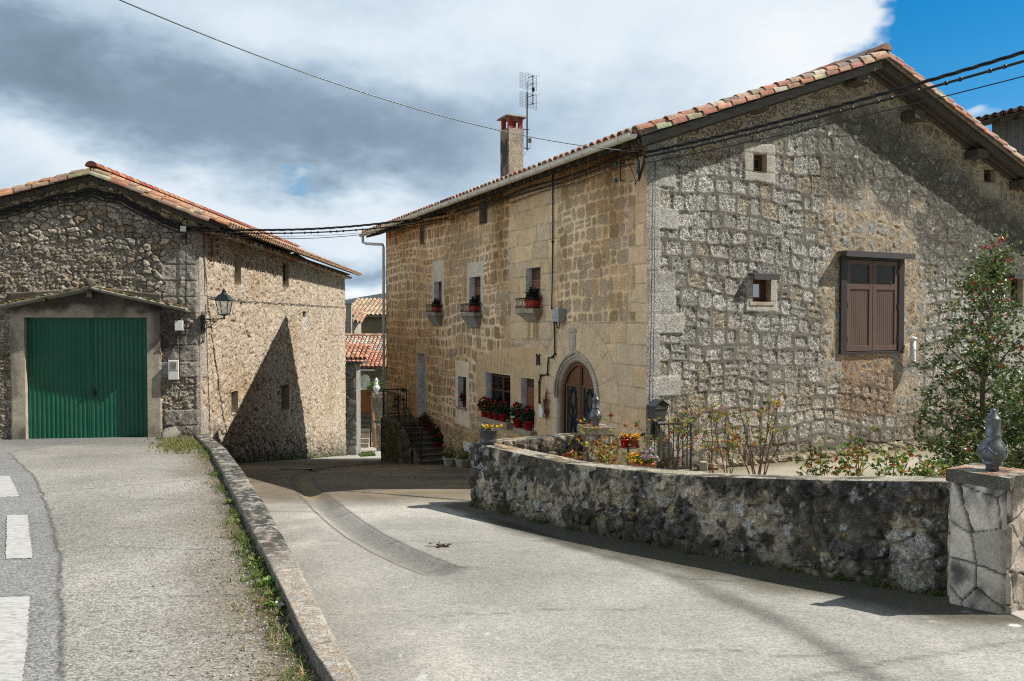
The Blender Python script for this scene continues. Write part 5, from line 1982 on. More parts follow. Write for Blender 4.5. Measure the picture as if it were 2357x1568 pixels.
def barn_side():
    res = .027
    sl_, zl = lines(0, B_LEN, res, [v for r in SIDE_O for v in r[:2]]), lines(-7.2, 2.62, res, [v for r in SIDE_O for v in r[2:]])
    S, Z = np.meshgrid(sl_, zl)
    n1, n2, n3 = fbm(S * .5, Z * .5, 0, 4), fbm(S * 2.4, Z * 2.4, 1, 4), fbm(S * 9, Z * 9, 2, 3)
    f1, f2, ia = worley(S / .42 + .6 * (n2 - .5), Z / .17 + .5 * (n3 - .5), 5, .95)
    e = f2 - f1
    m = sst(.03, .17, e + .10 * (n3 - .5))
    mort = np.ones(S.shape + (3,)) * np.array([.59, .485, .375]) * (.86 + .28 * n2)[..., None]
    st = np.ones(S.shape + (3,)) * np.array([.63, .53, .42]) * (.80 + .34 * ia[..., 2])[..., None]
    st = mixc(st, np.array([.54, .43, .32]), sst(.82, .96, ia[..., 3]) * .8)
    col = mixc(mort * .88, st, m)
    pits = sst(.63, .73, fbm(S * 5.5 + 3 * n2, Z * 9 + 2 * n2, 3, 3))
    col = mixc(col, np.array([.17, .125, .085]), pits * .55)
    h = .026 * m * (.3 + ia[..., 0]) - .04 * pits + .018 * (n3 - .5) + .012 * (n2 - .5)
    ground = zst(20.9 + S)
    up = Z - ground
    low = sst(1.6, .25, up + .9 * (n1 - .5))
    rub = np.ones(S.shape + (3,)) * np.array([.36, .32, .26]) * (.6 + .8 * ia[..., 2])[..., None]
    col = mixc(col, mixc(np.array([.09, .085, .05]) * np.ones(S.shape + (3,)), rub, m), low * .85)
    h = h + low * .05 * m * ia[..., 0]
    mossy = sst(.5, .05, up + .3 * (n2 - .5))
    col = mixc(col, np.array([.06, .07, .025]), mossy * .7)
    warm = sst(.55, .75, fbm(S * .4 + 5, Z * .6, 1, 4))
    col = mixc(col, col * np.array([.86, .76, .64]), warm * .7 + .0)
    # corner stones
    row = np.floor((Z + 9) / .42)
    qr = _T[(row.astype(int) * 3) % 256, 9, 1]
    mq = sst(.03, -.03, S - (.06 + .42 * (qr > .45)) + .1 * (n2 - .5))
    col = mixc(col, np.array([.50, .46, .40]) * (.85 + .3 * n2)[..., None], mq * .8)
    h = h * (1 - mq) + mq * (.045 + .02 * (n2 - .5))
    # little blocked niche
    sN, zN = BS.at(701, 742)
    mn = boxm(S + .05 * (n2 - .5), Z + .05 * (n2 - .5), (sN - .35, sN + .35, zN - .35, zN + .22), .03)
    col = mixc(col, np.array([.62, .60, .56]), mn)
    mn2 = boxm(S, Z, (sN - .30, sN + .32, zN + .20, zN + .42), .03)
    col = mixc(col, np.array([.05, .045, .04]), mn2)
    h = h - .12 * mn2
    # dressed lintels and sills
    for r in SIDE_O[:2]:
        ml = boxm(S + .05 * (n2 - .5), Z, (r[0] - .35, r[1] + .5, r[3] + .02, r[3] + .34), .02)
        col = mixc(col, np.array([.47, .37, .25]) * (.85 + .3 * n2)[..., None], ml)
        h = h * (1 - ml) + ml * .03
    al = .75 + 0 * n1
    h = h * sst(0, .10, S)
    # wall top follows the old sagging eave
    part = grid_part(S, Z, h, np.concatenate([col, al[..., None]], -1), BS, rect_hole(SIDE_O), lambda s: 2.50 - .005 * s)
    return np_mesh("side_wall", [part], MT['render'], barn)


barn_front()
barn_side()
m = MB()
q = lambda s, t, z: BF.P(s, 0, 0) + BS.d * t + Vector((0, 0, z))
SLB = RB_S + 4.2
br = lambda s: float(barn_roof(s)) - .2
m.add([q(0, B_LEN, -7.5), q(SLB, B_LEN, -7.5), q(SLB, B_LEN, br(SLB)), q(RB_S, B_LEN, br(RB_S) - .1), q(0, B_LEN, 2.2)], [(0, 1, 2, 3, 4)])
m.add([q(SLB, 0, -4), q(SLB, B_LEN, -7), q(SLB, B_LEN, br(SLB)), q(SLB, 0, br(SLB))], [(0, 1, 2, 3)])
m.build("rear_wall", mat("barn_plain_masonry", (.33, .28, .21), .9, var=.4, scale=5, bump=.8, bscale=9, bdist=.04), barn)
for r in SIDE_O:
    reveal(BS, r, .34, MT['render_plain'] if 'render_plain' in MT else MT['stone_pale'], barn, proud=.03)
for i, r in enumerate(SIDE_O):
    window(BS, r, .10 if i == 1 else .25, barn, 1, 1 if i == 1 else 0, glass='frost' if i == 1 else 'blueglass', wood='wood_old')
# roofs
tl = (.20)
Lr_ = math.hypot(1, SB_R)
dR = BF.d * (-1 / Lr_) + Vector((0, 0, -SB_R / Lr_))
Ll_ = math.hypot(1, SB_L)
dL = BF.d * (1 / Ll_) + Vector((0, 0, -SB_L / Ll_))
rb = BF.P(RB_S, .13, RB_Z - .16)
TB = [(.44, .285, .17), (.48, .34, .22), (.41, .19, .11), (.43, .215, .13), (.42, .34, .25), (.34, .25, .17), (.46, .25, .155)]
yax = BS.d.copy()
tile_roof("roof", rb, yax, dR, B_LEN + .45, (RB_S + .64) * Lr_ + .1, barn, seed=14, colors=TB)
tile_roof("roof", rb, yax, dL, B_LEN + .45, 4.8 * Ll_, barn, seed=15, colors=TB[2:] + TB[2:4])
ridge_row("ridge_tiles", rb + yax * -.06 + Vector((0, 0, .18)), rb + yax * (B_LEN + .7) + Vector((0, 0, .18)), barn, r=.15, colors=[(.30, .08, .05), (.42, .2, .1)])
for sl_, ln_, sd, cc in ((dR, (RB_S + .55) * Lr_, 41, TB[:3] + TB[4:6]), (dL, 4.7 * Ll_, 42, TB)):
    m = MB()
    rr = random.Random(sd)
    side = -yax
    nn = yax.cross(sl_)
    nn = nn if nn.z > 0 else -nn
    Lt = .42
    for i in range(int(ln_ / Lt)):
        m.col([q_ * rr.uniform(.85, 1.12) for q_ in rr.choice(cc)])
        a = rb + sl_ * (i * Lt) + side * .03 + nn * (-.03 + rr.gauss(0, .006))
        vs_ = []
        for e, rad in ((0, .10), (Lt + .08, .122)):
            for k in range(8):
                t = math.pi * (k / 7)
                vs_.append(a + sl_ * e + side * rad * math.cos(t) + nn * (rad * math.sin(t) + (.02 if e else 0)))
        m.add(vs_ + [v - nn * .016 for v in vs_], [(k, k + 1, 9 + k, 8 + k) for k in range(7)] + [(16 + k + 8, 16 + k + 9, 16 + k + 1, 16 + k) for k in range(7)] + [(8 + k, 9 + k, 25 + k, 24 + k) for k in range(7)] + [(k, 16 + k, 17 + k, k + 1) for k in range(7)])
    m.build("verge_tiles", MT['tile'], barn)
    m = MB()
    o2 = rb - nn * .05 + yax * .01
    m.hexa([o2, o2 + sl_ * ln_, o2 + sl_ * ln_ + yax * .05, o2 + yax * .05] + [p - nn * .12 for p in (o2, o2 + sl_ * ln_, o2 + sl_ * ln_ + yax * .05, o2 + yax * .05)])
    for off in (.06,):
        o3 = rb - nn * .06 + yax * off
        m.hexa([o3, o3 + sl_ * ln_, o3 + sl_ * ln_ + yax * .12, o3 + yax * .12] + [p - nn * .10 for p in (o3, o3 + sl_ * ln_, o3 + sl_ * ln_ + yax * .12, o3 + yax * .12)])
    m.build("barge_board", MT['wood_old'], barn, bevel=.006)
for (u, v, w_) in ((95, 443, .24), (357, 465, .26), (232, 415, .3)):
    s_, z_ = BF.at(u, v, .05)
    m = MB()
    m.blob(BF.P(s_, .02, z_), w_ / 2, .20, w_ / 2, int(u), .18)
    m.build("purlin_end", MT['wood_old'], barn)
# tiled cornice under the long eave: row of pale half tiles
m = MB()
rr = random.Random(5)
E0 = rb + dR * ((RB_S + .64) * Lr_ + .1)
for i in range(62):
    y = .15 + i * (B_LEN - .2) / 61
    zc = 2.50 - .005 * y - .08 + rr.uniform(-.015, .015)
    m.col([q_ * rr.uniform(.8, 1.1) for q_ in rr.choice([(.50, .46, .40), (.44, .36, .28), (.40, .22, .14), (.52, .49, .45)])])
    vs_ = []
    for xx, rad in ((-.1, .09), (.36 + rr.uniform(-.03, .03), .105)):
        for k in range(7):
            t = math.pi + math.pi * k / 6
            vs_.append(BS.P(y + rad * math.cos(t), xx, zc + .06 + rad * math.sin(t) * .9))
    vs_ = [Vector(p) for p in vs_]
    m.add(vs_ + [p + Vector((0, 0, .018)) for p in vs_], [(k, k + 1, 8 + k, 7 + k) for k in range(6)] + [(14 + k + 7, 14 + k + 8, 14 + k + 1, 14 + k) for k in range(6)] + [(7 + k, 8 + k, 22 + k, 21 + k) for k in range(6)])
m.col((.08, .06, .045))
m.box(BS, 0, B_LEN, -.1, .30, 2.49, 2.53)
m.build("eaves_cornice", MT['tile'], barn)
# canopy over the garage door: two mossy slabs
ca, cb, cc = BF.at(-60, 715, .35), BF.at(205, 661, .35), BF.at(428, 711, .35)
for (p, q_) in ((ca, cb), (cb, cc)):
    m = MB()
    m.hexa([BF.P(p[0], .0, p[1] - .09), BF.P(q_[0], .0, q_[1] - .09), BF.P(q_[0], .40, q_[1] - .05), BF.P(p[0], .40, p[1] - .05),
            BF.P(p[0], .0, p[1] + .04), BF.P(q_[0], .0, q_[1] + .04), BF.P(q_[0], .41, q_[1]), BF.P(p[0], .41, p[1])])
    cn = m.build("canopy", mat("mossy_slab", (.27, .26, .23), .95, var=.35, scale=8, bump=.7, dirt=(.075, .08, .025), dscale=4, damt=.7), barn, bevel=.012)
m = MB()
rr = random.Random(8)
for i in range(260):
    t = rr.random()
    p, q_ = (ca, cb) if rr.random() < .5 else (cb, cc)
    s_, z_ = p[0] + (q_[0] - p[0]) * t, p[1] + (q_[1] - p[1]) * t
    if rr.random() < .5:
        m.col(rr.choice([(.13, .13, .04), (.17, .15, .05), (.09, .10, .03), (.24, .22, .18), (.20, .10, .05)]))
        m.blob(BF.P(s_, rr.uniform(.05, .40), z_ + .035), rr.uniform(.03, .10), rr.uniform(.03, .06), rr.uniform(.012, .03), i, .3, 6, 3)
m.build("moss_cushions", leaf_mat("moss_cushion", .95, 0, .1), barn)
m = MB()
m.lathe(BF.P(cb[0], .35, cb[1] + .02), [(.10, 0), (.11, .08), (.10, .14), (.05, .17)], 10)
m.box(BF, cb[0] - .06, cb[0] + .06, -.02, .38, cb[1] - .26, cb[1] - .10)
m.box(BF, cb[0] + 1.0, cb[0] + 1.09, -.02, .40, cb[1] - .36, cb[1] - .26)
m.build("canopy_bracket", MT['wood_old'], barn, bevel=.01)
# garage door: two leaves of ribbed green steel
gd = GAR
DN = -.13
mid = gd[0] + (gd[1] - gd[0]) * .485
for (a, b_) in ((gd[0] + .02, mid - .004), (mid + .004, gd[1] - .02)):
    m = MB()
    n_ = int((b_ - a) / .0175)
    pr = []
    per = .105
    for i in range(n_ + 1):
        s_ = a + (b_ - a) * i / n_
        ph = ((s_ - a) % per) / per
        d_ = .014 * (1 if .30 < ph < .70 else (ph - .16) / .14 if .16 < ph <= .30 else (.84 - ph) / .14 if .70 <= ph < .84 else 0)
        pr.append((s_, DN + .0 + d_))
    vs_ = [BF.P(s_, nn_, z_) for z_ in (gd[2] + .05, gd[3] - .02) for s_, nn_ in pr]
    k = len(pr)
    m.add(vs_, [(i, i + 1, k + i + 1, k + i) for i in range(k - 1)])
    gl = m.build("garage_door", MT['green'], barn)
    m = MB()
    fw = .035
    for (a2, b2, z0, z1) in ((a, a + fw, gd[2] + .04, gd[3] - .01), (b_ - fw, b_, gd[2] + .04, gd[3] - .01), (a + fw, b_ - fw, gd[3] - .05, gd[3] - .01), (a + fw, b_ - fw, gd[2] + .04, gd[2] + .075)):
        m.box(BF, a2, b2, DN - .03, DN + .017, z0, z1)
    m.build("door_rim", MT['green'], gl)
m = MB()
m.box(BF, mid - .10, mid - .04, DN + .015, DN + .035, gd[2] + 1.16, gd[2] + 1.32)
m.tube([BF.P(mid - .07, DN + .03, gd[2] + 1.27), BF.P(mid - .07, DN + .06, gd[2] + 1.27), BF.P(mid - .15, DN + .06, gd[2] + 1.27)], .008, 6)
m.build("door_handle", MT['iron'], barn)
m = MB()
m.box(BF, gd[0] - .0, gd[1] + .0, -.25, .10, gd[2] - .20, gd[2] + .035)
m.build("threshold", MT['concrete'], barn, bevel=.02)
m = MB()
m.box(BF, gd[0], gd[1], -.6, -.5, gd[2] - .1, gd[3] + .1)
m.build("dark_interior", MT['dark'], barn)
m = MB()
for s_ in (gd[0] - .001, gd[1] + .001):
    m.box(BF, s_ - .002, s_ + .002, -.2, .072, gd[2], gd[3])
m.box(BF, gd[0], gd[1], -.2, .072, gd[3] - .003, gd[3] + .003)
m.build("reveal", MT['plaster_pale'], barn)

# ------------------------------------------------------------------ curved stone walls


def strip_wall(name, path, zb, zt, thick, res, front, top, parent, matl, side=1, back_z=None, cap0=True, cap1=True):
    """wall along a plan path; the path is the foot of the visible face. front(S,Zrel,H)->(col,h,al); top(S,T)->(col,h,al)"""
    path = np.array(path, float)
    L = np.concatenate([[0], np.cumsum(np.hypot(*np.diff(path, axis=0).T))])
    n = int(L[-1] / res) + 1
    s = np.linspace(0, L[-1], n)
    X, Y = np.interp(s, L, path[:, 0]), np.interp(s, L, path[:, 1])
    kw = max(3, int(.35 / res)) | 1
    ker = np.ones(kw) / kw
    pad = kw // 2
    ext = lambda a: np.concatenate([a[0] + (a[1] - a[0]) * np.arange(-pad, 0), a, a[-1] + (a[-1] - a[-2]) * np.arange(1, pad + 1)])
    X, Y = np.convolve(ext(X), ker, 'valid'), np.convolve(ext(Y), ker, 'valid')
    tx, ty = np.gradient(X), np.gradient(Y)
    ln = np.hypot(tx, ty)
    tx, ty = tx / ln, ty / ln
    nx, ny = -ty * side, tx * side         # outward from the visible face
    zbv, ztv = zb(s, X, Y), zt(s, X, Y)
    th = thick(s) if callable(thick) else np.full(n, thick)
    H = (ztv - zbv).max()
    nz = int(H / res) + 2
    nt = max(5, int(th.max() / res))
    rowsX, rowsY, rowsZ, rowsC = [], [], [], []
    t = np.linspace(0, 1, nz)[:, None]
    S = np.repeat(s[None], nz, 0)
    Z = zbv + (ztv - zbv) * t
    c, h, al = front(S, Z, Z - zbv)
    h = h * sst(1.02, .93, t) + 0 * h
    rowsX.append(X + nx * h)
    rowsY.append(Y + ny * h)
    rowsZ.append(Z)
    rowsC.append(np.concatenate([c, al[..., None]], -1))
    t = np.linspace(0, 1, nt + 1)[1:, None]
    S = np.repeat(s[None], nt, 0)
    c, h, al = top(S, t * th)
    rnd = .02 * (1 - sst(0, .15, t) * sst(1, .85, t))
    rowsX.append(X - nx * th * t)
    rowsY.append(Y - ny * th * t)
    rowsZ.append(ztv + h - rnd)
    rowsC.append(np.concatenate([c, al[..., None]], -1))
    bz = (back_z(s, X, Y) if back_z is not None else zbv)
    t = np.linspace(0, 1, nz)[1:, None]
    S = np.repeat(s[None], nz - 1, 0)
    Z = ztv + (bz - ztv) * t
    c, h, al = front(S + 50, Z, Z - bz)
    rowsX.append(X - nx * (th + h * .6))
    rowsY.append(Y - ny * (th + h * .6))
    rowsZ.append(Z)
    rowsC.append(np.concatenate([c, al[..., None]], -1))
    Xa, Ya, Za, Ca = (np.concatenate([np.broadcast_to(r, r.shape) for r in q_]) for q_ in (rowsX, rowsY, rowsZ, rowsC))
    V = np.stack([Xa, Ya, Za], -1)
    idx = np.arange(Xa.size).reshape(Xa.shape)
    q_ = np.stack([idx[:-1, :-1], idx[:-1, 1:], idx[1:, 1:], idx[1:, :-1]], -1).reshape(-1, 4)
    if side > 0:
        q_ = q_[:, ::-1]
    parts = [(V.reshape(-1, 3), q_, Ca.reshape(-1, 4))]
    m_ = Xa.shape[0]
    # end caps (front row i to back row m-1-i)
    nb = nz
    for colx, use in ((0, cap0), (n - 1, cap1)):
        if not use:
            continue
        A = V[:nb, colx]
        B = V[m_ - 1:m_ - 1 - nb:-1, colx][:nb] if m_ - nb > 0 else A
        k = np.linspace(0, 1, 10)[None, :, None]
        G = A[:, None, :] * (1 - k) + B[:, None, :] * k
        ss, zz = np.meshgrid(np.linspace(0, th.max(), 10) + 20 + colx, A[:, 2])
        c, h, al = front(ss, zz, zz - zz.min())
        ids = np.arange(nb * 10).reshape(nb, 10)
        qq = np.stack([ids[:-1, :-1], ids[:-1, 1:], ids[1:, 1:], ids[1:, :-1]], -1).reshape(-1, 4)
        parts.append((G.reshape(-1, 3), qq, np.concatenate([c, al[..., None]], -1).reshape(-1, 4)))
    return np_mesh(name, parts, matl, parent)


def gw_front(S, Z, U):
    n1, n2, n3 = fbm(S * .9, Z * .9, 0, 4), fbm(S * 4, Z * 4, 1, 4), fbm(S * 15, Z * 15, 2, 3)
    n5 = fbm(S * 27, Z * 27, 3, 2)
    f1, f2, ia = worley(S / .23 + .9 * (n2 - .5) + .3 * (n3 - .5), Z / .165 + .9 * (n2 - .5), 9)
    e = f2 - f1
    m = sst(.06, .22, e + .08 * (n3 - .5)) * (1 - .75 * sst(.5, .62, n1) * (ia[..., 1] > .3))
    mort = np.ones(S.shape + (3,)) * np.array([.34, .285, .21]) * (.7 + .6 * n2)[..., None]
    st = np.ones(S.shape + (3,)) * np.array([.37, .305, .215]) * (.65 + .6 * ia[..., 2])[..., None] * (.7 + .6 * n2)[..., None]
    st = mixc(st, np.array([.36, .345, .31]), sst(.5, .7, ia[..., 3]) * .7)
    col = mixc(mort, st, m)
    col = col * (.55 + .9 * n5)[..., None]
    blk = sst(.41, .50, fbm(S * 2.3 + 2, Z * 2.1, 3, 6) + .20 * (n3 - .5) + .16 * (n5 - .5) + .07 * sst(.35, .9, U))
    col = mixc(col, col * .12 + .008, np.clip(blk * (.72 + .7 * (n3 - .3)), 0, .95))
    run = sst(.52, .66, fbm(S * 5, Z * .5, 1, 4)) * sst(.45, .9, U)
    col = mixc(col, np.array([.03, .028, .025]), run * .7)
    wl = sst(.70, .745, fbm(S * 8, Z * 8, 0, 3))
    col = mixc(col, np.array([.42, .42, .40]), wl * .65)
    # little rings of yellow lichen
    r1, r2, ir = worley(S / .16, Z / .16, 12)
    ring = np.exp(-((r1 - .16 * ir[..., 3]) / .05) ** 2) * (ir[..., 2] > .86)
    col = mixc(col, np.array([.38, .26, .09]), ring * .8)
    moss = sst(.28, .0, U + .25 * (n2 - .5))
    col = mixc(col, np.array([.045, .05, .018]), moss * .8)
    h = m * (.018 + .036 * ia[..., 0]) + .036 * (n2 - .5) + .024 * (n3 - .5) + .014 * (n5 - .5) + .02 * (n1 - .5)
    return col, h, .3 + .5 * m


def gw_top(S, T):
    n2, n3 = fbm(S * 3, T * 6, 1, 4), fbm(S * 12, T * 14, 2, 3)
    col = np.ones(S.shape + (3,)) * np.array([.37, .335, .27]) * (.65 + .7 * n2)[..., None]
    col = mixc(col, np.array([.05, .048, .043]), sst(.50, .62, fbm(S * 2.3, T * 7, 0, 5)) * .85)
    col = mixc(col, np.array([.36, .22, .07]), sst(.55, .68, fbm(S * 2.5 + 8, T * 5, 3, 4)) * sst(3.6, 6.0, S) * .75)
    col = mixc(col, np.array([.52, .50, .47]), sst(.66, .74, n3) * .6)
    jt = np.exp(-((((S + .3 * T) / .62) % 1 - .5) / .018) ** 2)
    col = mixc(col, np.array([.05, .05, .03]), jt * .7)
    return col, .025 * (n2 - .5) + .012 * (n3 - .5) - .015 * jt, .35 + 0 * n2


gl_ = np.concatenate([[0], np.cumsum(np.hypot(*np.diff(GW, axis=0).T))])
_wt = np.interp
garden = strip_wall("garden_wall", GW, lambda s, X, Y: zst(Y) - .06, lambda s, X, Y: np.interp(Y, [6.7, 7.45, 8.45, 10.05, 12.0], [-1.345, -1.485, -1.64, -1.785, -1.82]), .34, .0125, gw_front, gw_top, None, MT['lichen'], 1,
                    lambda s, X, Y: np.full_like(s, FLOOR - .05))
tag(garden, "curved lichen blackened rubble wall in shade along the lane, bounding the rose garden", "wall")
IW = np.array([(-.36, 12.06), (.4, 12.22), (1.22, 12.34)])
inner = strip_wall("garden_wall", IW, lambda s, X, Y: np.full_like(s, FLOOR - .05), lambda s, X, Y: np.interp(s, [0, 1.6], [-1.825, -1.74]), .33, .0125,
                   lambda S, Z, U: (lambda c, h, a: (np.clip(c * 1.1 + .02, 0, 1), h, a))(*gw_front(S + 30, Z, U + .3)), lambda S, T: gw_top(S + 6, T), None, MT['lichen'], -1,
                   lambda s, X, Y: zst(Y) - .05)
tag(inner, "short sunlit return wall with ochre lichen on top, running to the inner gate pillar", "wall")


def lw_front(S, Z, U):
    n2, n3 = fbm(S * 4, Z * 6, 1, 4), fbm(S * 15, Z * 15, 2, 3)
    col = np.ones(S.shape + (3,)) * np.array([.17, .155, .125]) * (.6 + .8 * n2)[..., None]
    col = mixc(col, np.array([.05, .055, .02]), sst(.12, .0, U + .1 * (n2 - .5)) * .8)
    return col, .03 * (n2 - .5) + .015 * (n3 - .5), .6 + 0 * n2


def lw_top(S, T):
    n1, n2, n3 = fbm(S * .8, T * 2, 0, 3), fbm(S * 3.5, T * 7, 1, 5), fbm(S * 15, T * 15, 2, 3)
    col = np.ones(S.shape + (3,)) * np.array([.39, .35, .295]) * (.70 + .6 * n2)[..., None]
    near = sst(7.2, 5.2, S)                      # S runs from the camera end
    dk = np.clip(sst(.26, .45, n2 + .14 * (n1 - .5) + .45 * (n3 - .5)) * sst(6.0, 7.6, S + 1.2 * (n1 - .5)) + sst(.50, .60, n2) * .15, 0, 1)
    col = mixc(col, np.array([.042, .041, .039]) * (.4 + 1.3 * n3)[..., None], dk * .93)
    col = mixc(col, np.array([.36, .21, .11]), sst(.60, .72, fbm(S * 6, T * 9 + 3, 3, 4)) * .5 * (1 - dk))
    col = mixc(col, np.array([.42, .41, .39]), sst(.58, .66, fbm(S * 22, T * 22, 0, 3)) * .7)
    jt = np.exp(-(((S / .92) % 1 - .5) / .010) ** 2)
    col = mixc(col, np.array([.08, .075, .06]), jt * .8)
    return col, .022 * (n2 - .5) + .014 * (n3 - .5) + .02 * (n1 - .5) - .02 * jt, .5 + 0 * n2


lwY = np.concatenate([np.linspace(-2, 20.6, 60)])
LWP = np.stack([low_x(lwY), lwY], -1)
lw_len = np.concatenate([[0], np.cumsum(np.hypot(*np.diff(LWP, axis=0).T))])
s_at_375 = np.interp(3.75, lwY, lw_len)
low = strip_wall("parapet_wall", LWP, lambda s, X, Y: zas(Y) - .10, lambda s, X, Y: zas(Y) + .09, lambda s: low_w(np.interp(s, lw_len, lwY)), .03,
                 lw_front, lambda S, T: lw_top(S - s_at_375 + 3.4, T), None, MT['lichen'], 1, lambda s, X, Y: zst(Y) - .1)
tag(low, "low weathered stone parapet curving from the foreground up to the barn corner", "wall")
# rounded stone leaning where the parapet meets the barn
m = MB()
p = px(392, 985, 20.3)
o = thing("boulder", (p.x, p.y, float(zas(20.3))), "rounded grey boulder at the end of the parapet beside the green garage door", "boulder")
m.blob((p.x - .02, p.y + .05, float(zas(20.3)) + .06), .17, .42, .20, 3, .16, 14, 9)
bo = m.build("stone", mat("grey_boulder", (.19, .175, .15), .95, var=.4, scale=8, bump=.8, dirt=(.08, .08, .06), dscale=5, damt=.6), o, smooth=True)

# ------------------------------------------------------------------ gate pillars and their finials
PF = [(.049, 0), (.047, .035), (.050, .045), (.072, .058), (.074, .068), (.060, .078), (.088, .098), (.104, .120), (.110, .150), (.104, .185), (.085, .220), (.064, .250), (.055, .272), (.056, .282), (.061, .288), (.060, .298), (.053, .304),
      (.053, .408), (.059, .414), (.058, .424), (.050, .432), (.030, .462), (.024, .476), (.021, .482), (.024, .490), (.018, .503), (.004, .508)]


def pillar(name, corner, d, w, z0, z1, label, style):
    """corner: front-left foot, d: direction of the front face to the right, outward normal = d rotated clockwise"""
    d = Vector((d[0], d[1], 0)).normalized()
    n = Vector((d.y, -d.x, 0))
    o = thing(name, (corner[0] + (d.x - n.x) * w / 2, corner[1] + (d.y - n.y) * w / 2, z0), label, "gate pillar")
    c = Vector((corner[0], corner[1], 0))
    faces = [(c, d, n), (c + d * w, -n, d), (c + d * w - n * w, -d, -n), (c - n * w, n, -d)]
    parts = []
    res = .0115
    for i, (q0, dd, nn) in enumerate(faces):
        fr = Fr((q0.x, q0.y), dd, nn)
        S, Z = np.meshgrid(np.linspace(0, w, int(w / res)), np.linspace(z0 - .1, z1 - .085, int((z1 - z0) / res)))
        n2, n3 = fbm(S * 4 + i * 9, Z * 4, 1, 4), fbm(S * 16 + i * 5, Z * 16, 2, 3)
        f1, f2, ia = worley(S / .33 + i * 5 + .12 * (n2 - .5) + .2 * Z, Z / .27 + .5 * S + .12 * (n2 - .5), 6 + 3 * style, .98)
        e = f2 - f1
        m = sst(.018, .05, e + .03 * (n3 - .5) + .07 * (n2 - .5))
        if style == 0:
            st = np.ones(S.shape + (3,)) * np.array([.47, .415, .35]) * (.70 + .5 * ia[..., 2])[..., None] * (.86 + .28 * n2)[..., None]
            mo = np.ones(S.shape + (3,)) * np.array([.065, .06, .045])
            col = mixc(mo, st, m)
            blk = sst(.50, .66, fbm(S * 3.5 + i * 3, Z * 1.8, 3, 6) + .13 * sst(z0 + .6, z1, Z) - .06)
            col = mixc(col, np.array([.03, .029, .026]), blk * .85)
            col = mixc(col, np.array([.10, .095, .045]), sst(.55, .66, fbm(S * 3 + 4, Z * 3, 0, 4)) * .35)
        else:
            c_, h_, a_ = gw_front(S + 12 + i * 3, Z, np.full_like(Z, .5))
            col, m = np.clip(c_ * 1.25 + .03, 0, 1), np.ones_like(S) * .8
        h = (.018 * m + .012 * ia[..., 0] * m + .018 * (n2 - .5) + .008 * (n3 - .5)) * sst(0, .025, S) * sst(w, w - .025, S)
        parts.append(grid_part(S, Z, h, np.concatenate([col, .08 + .08 * m[..., None]], -1), fr))
    # rough cap slab
    ov = .028
    fr = Fr((c.x, c.y), d, n)
    k = 30
    t = np.linspace(-ov, w + ov, k)
    A, Bm = np.meshgrid(t, t)
    n2 = fbm(A * 9 + 3, Bm * 9, 1, 4)
    ctop = np.ones(A.shape + (3,)) * np.array([.40, .35, .29]) * (.7 + .6 * n2)[..., None]
    ctop = mixc(ctop, np.array([.06, .055, .05]), sst(.48, .62, fbm(A * 7, Bm * 5, 0, 4)) * .85)
    ctop = mixc(ctop, np.array([.34, .16, .07]), sst(.55, .7, fbm(A * 6 + 4, Bm * 6, 2, 4)) * .7)
    V = np.array(c) + A[..., None] * np.array(d) - Bm[..., None] * np.array(n)
    V[..., 2] = z1 + .02 * (n2 - .5)
    idx = np.arange(A.size).reshape(A.shape)
    parts.append((V.reshape(-1, 3), np.stack([idx[:-1, :-1], idx[:-1, 1:], idx[1:, 1:], idx[1:, :-1]], -1).reshape(-1, 4)[:, ::-1] if np.cross(d, -n)[2] < 0 else np.stack([idx[:-1, :-1], idx[:-1, 1:], idx[1:, 1:], idx[1:, :-1]], -1).reshape(-1, 4),
                  np.concatenate([ctop, .4 + 0 * n2[..., None]], -1).reshape(-1, 4)))
    W = w + 2 * ov
    cc = c - d * ov + n * ov
    for i, (q0, dd, nn) in enumerate([(cc, d, n), (cc + d * W, -n, d), (cc + d * W - n * W, -d, -n), (cc - n * W, n, -d)]):
        f_ = Fr((q0.x, q0.y), dd, nn)
        S, Z = np.meshgrid(np.linspace(0, W, 34), np.linspace(z1 - .10, z1 + .0, 8))
        n2 = fbm(S * 8 + i, Z * 8, 1, 4)
        col = np.ones(S.shape + (3,)) * (np.array([.10, .09, .075]) if style == 0 else np.array([.22, .20, .15])) * (.5 + n2)[..., None]
        parts.append(grid_part(S, Z, .015 * (n2 - .5) * sst(z1, z1 - .03, Z), np.concatenate([col, .4 + 0 * n2[..., None]], -1), f_))
    V = np.array([list(cc + Vector((0, 0, z1 - .10))), list(cc + d * W + Vector((0, 0, z1 - .10))), list(cc + d * W - n * W + Vector((0, 0, z1 - .10))), list(cc - n * W + Vector((0, 0, z1 - .10)))])
    parts.append((V, np.array([[0, 3, 2, 1]]), np.tile(np.array([.1, .09, .08, .3]), (4, 1))))
    np_mesh("masonry", parts, MT['lichen'], o)
    return o, c + d * w / 2 - n * w / 2


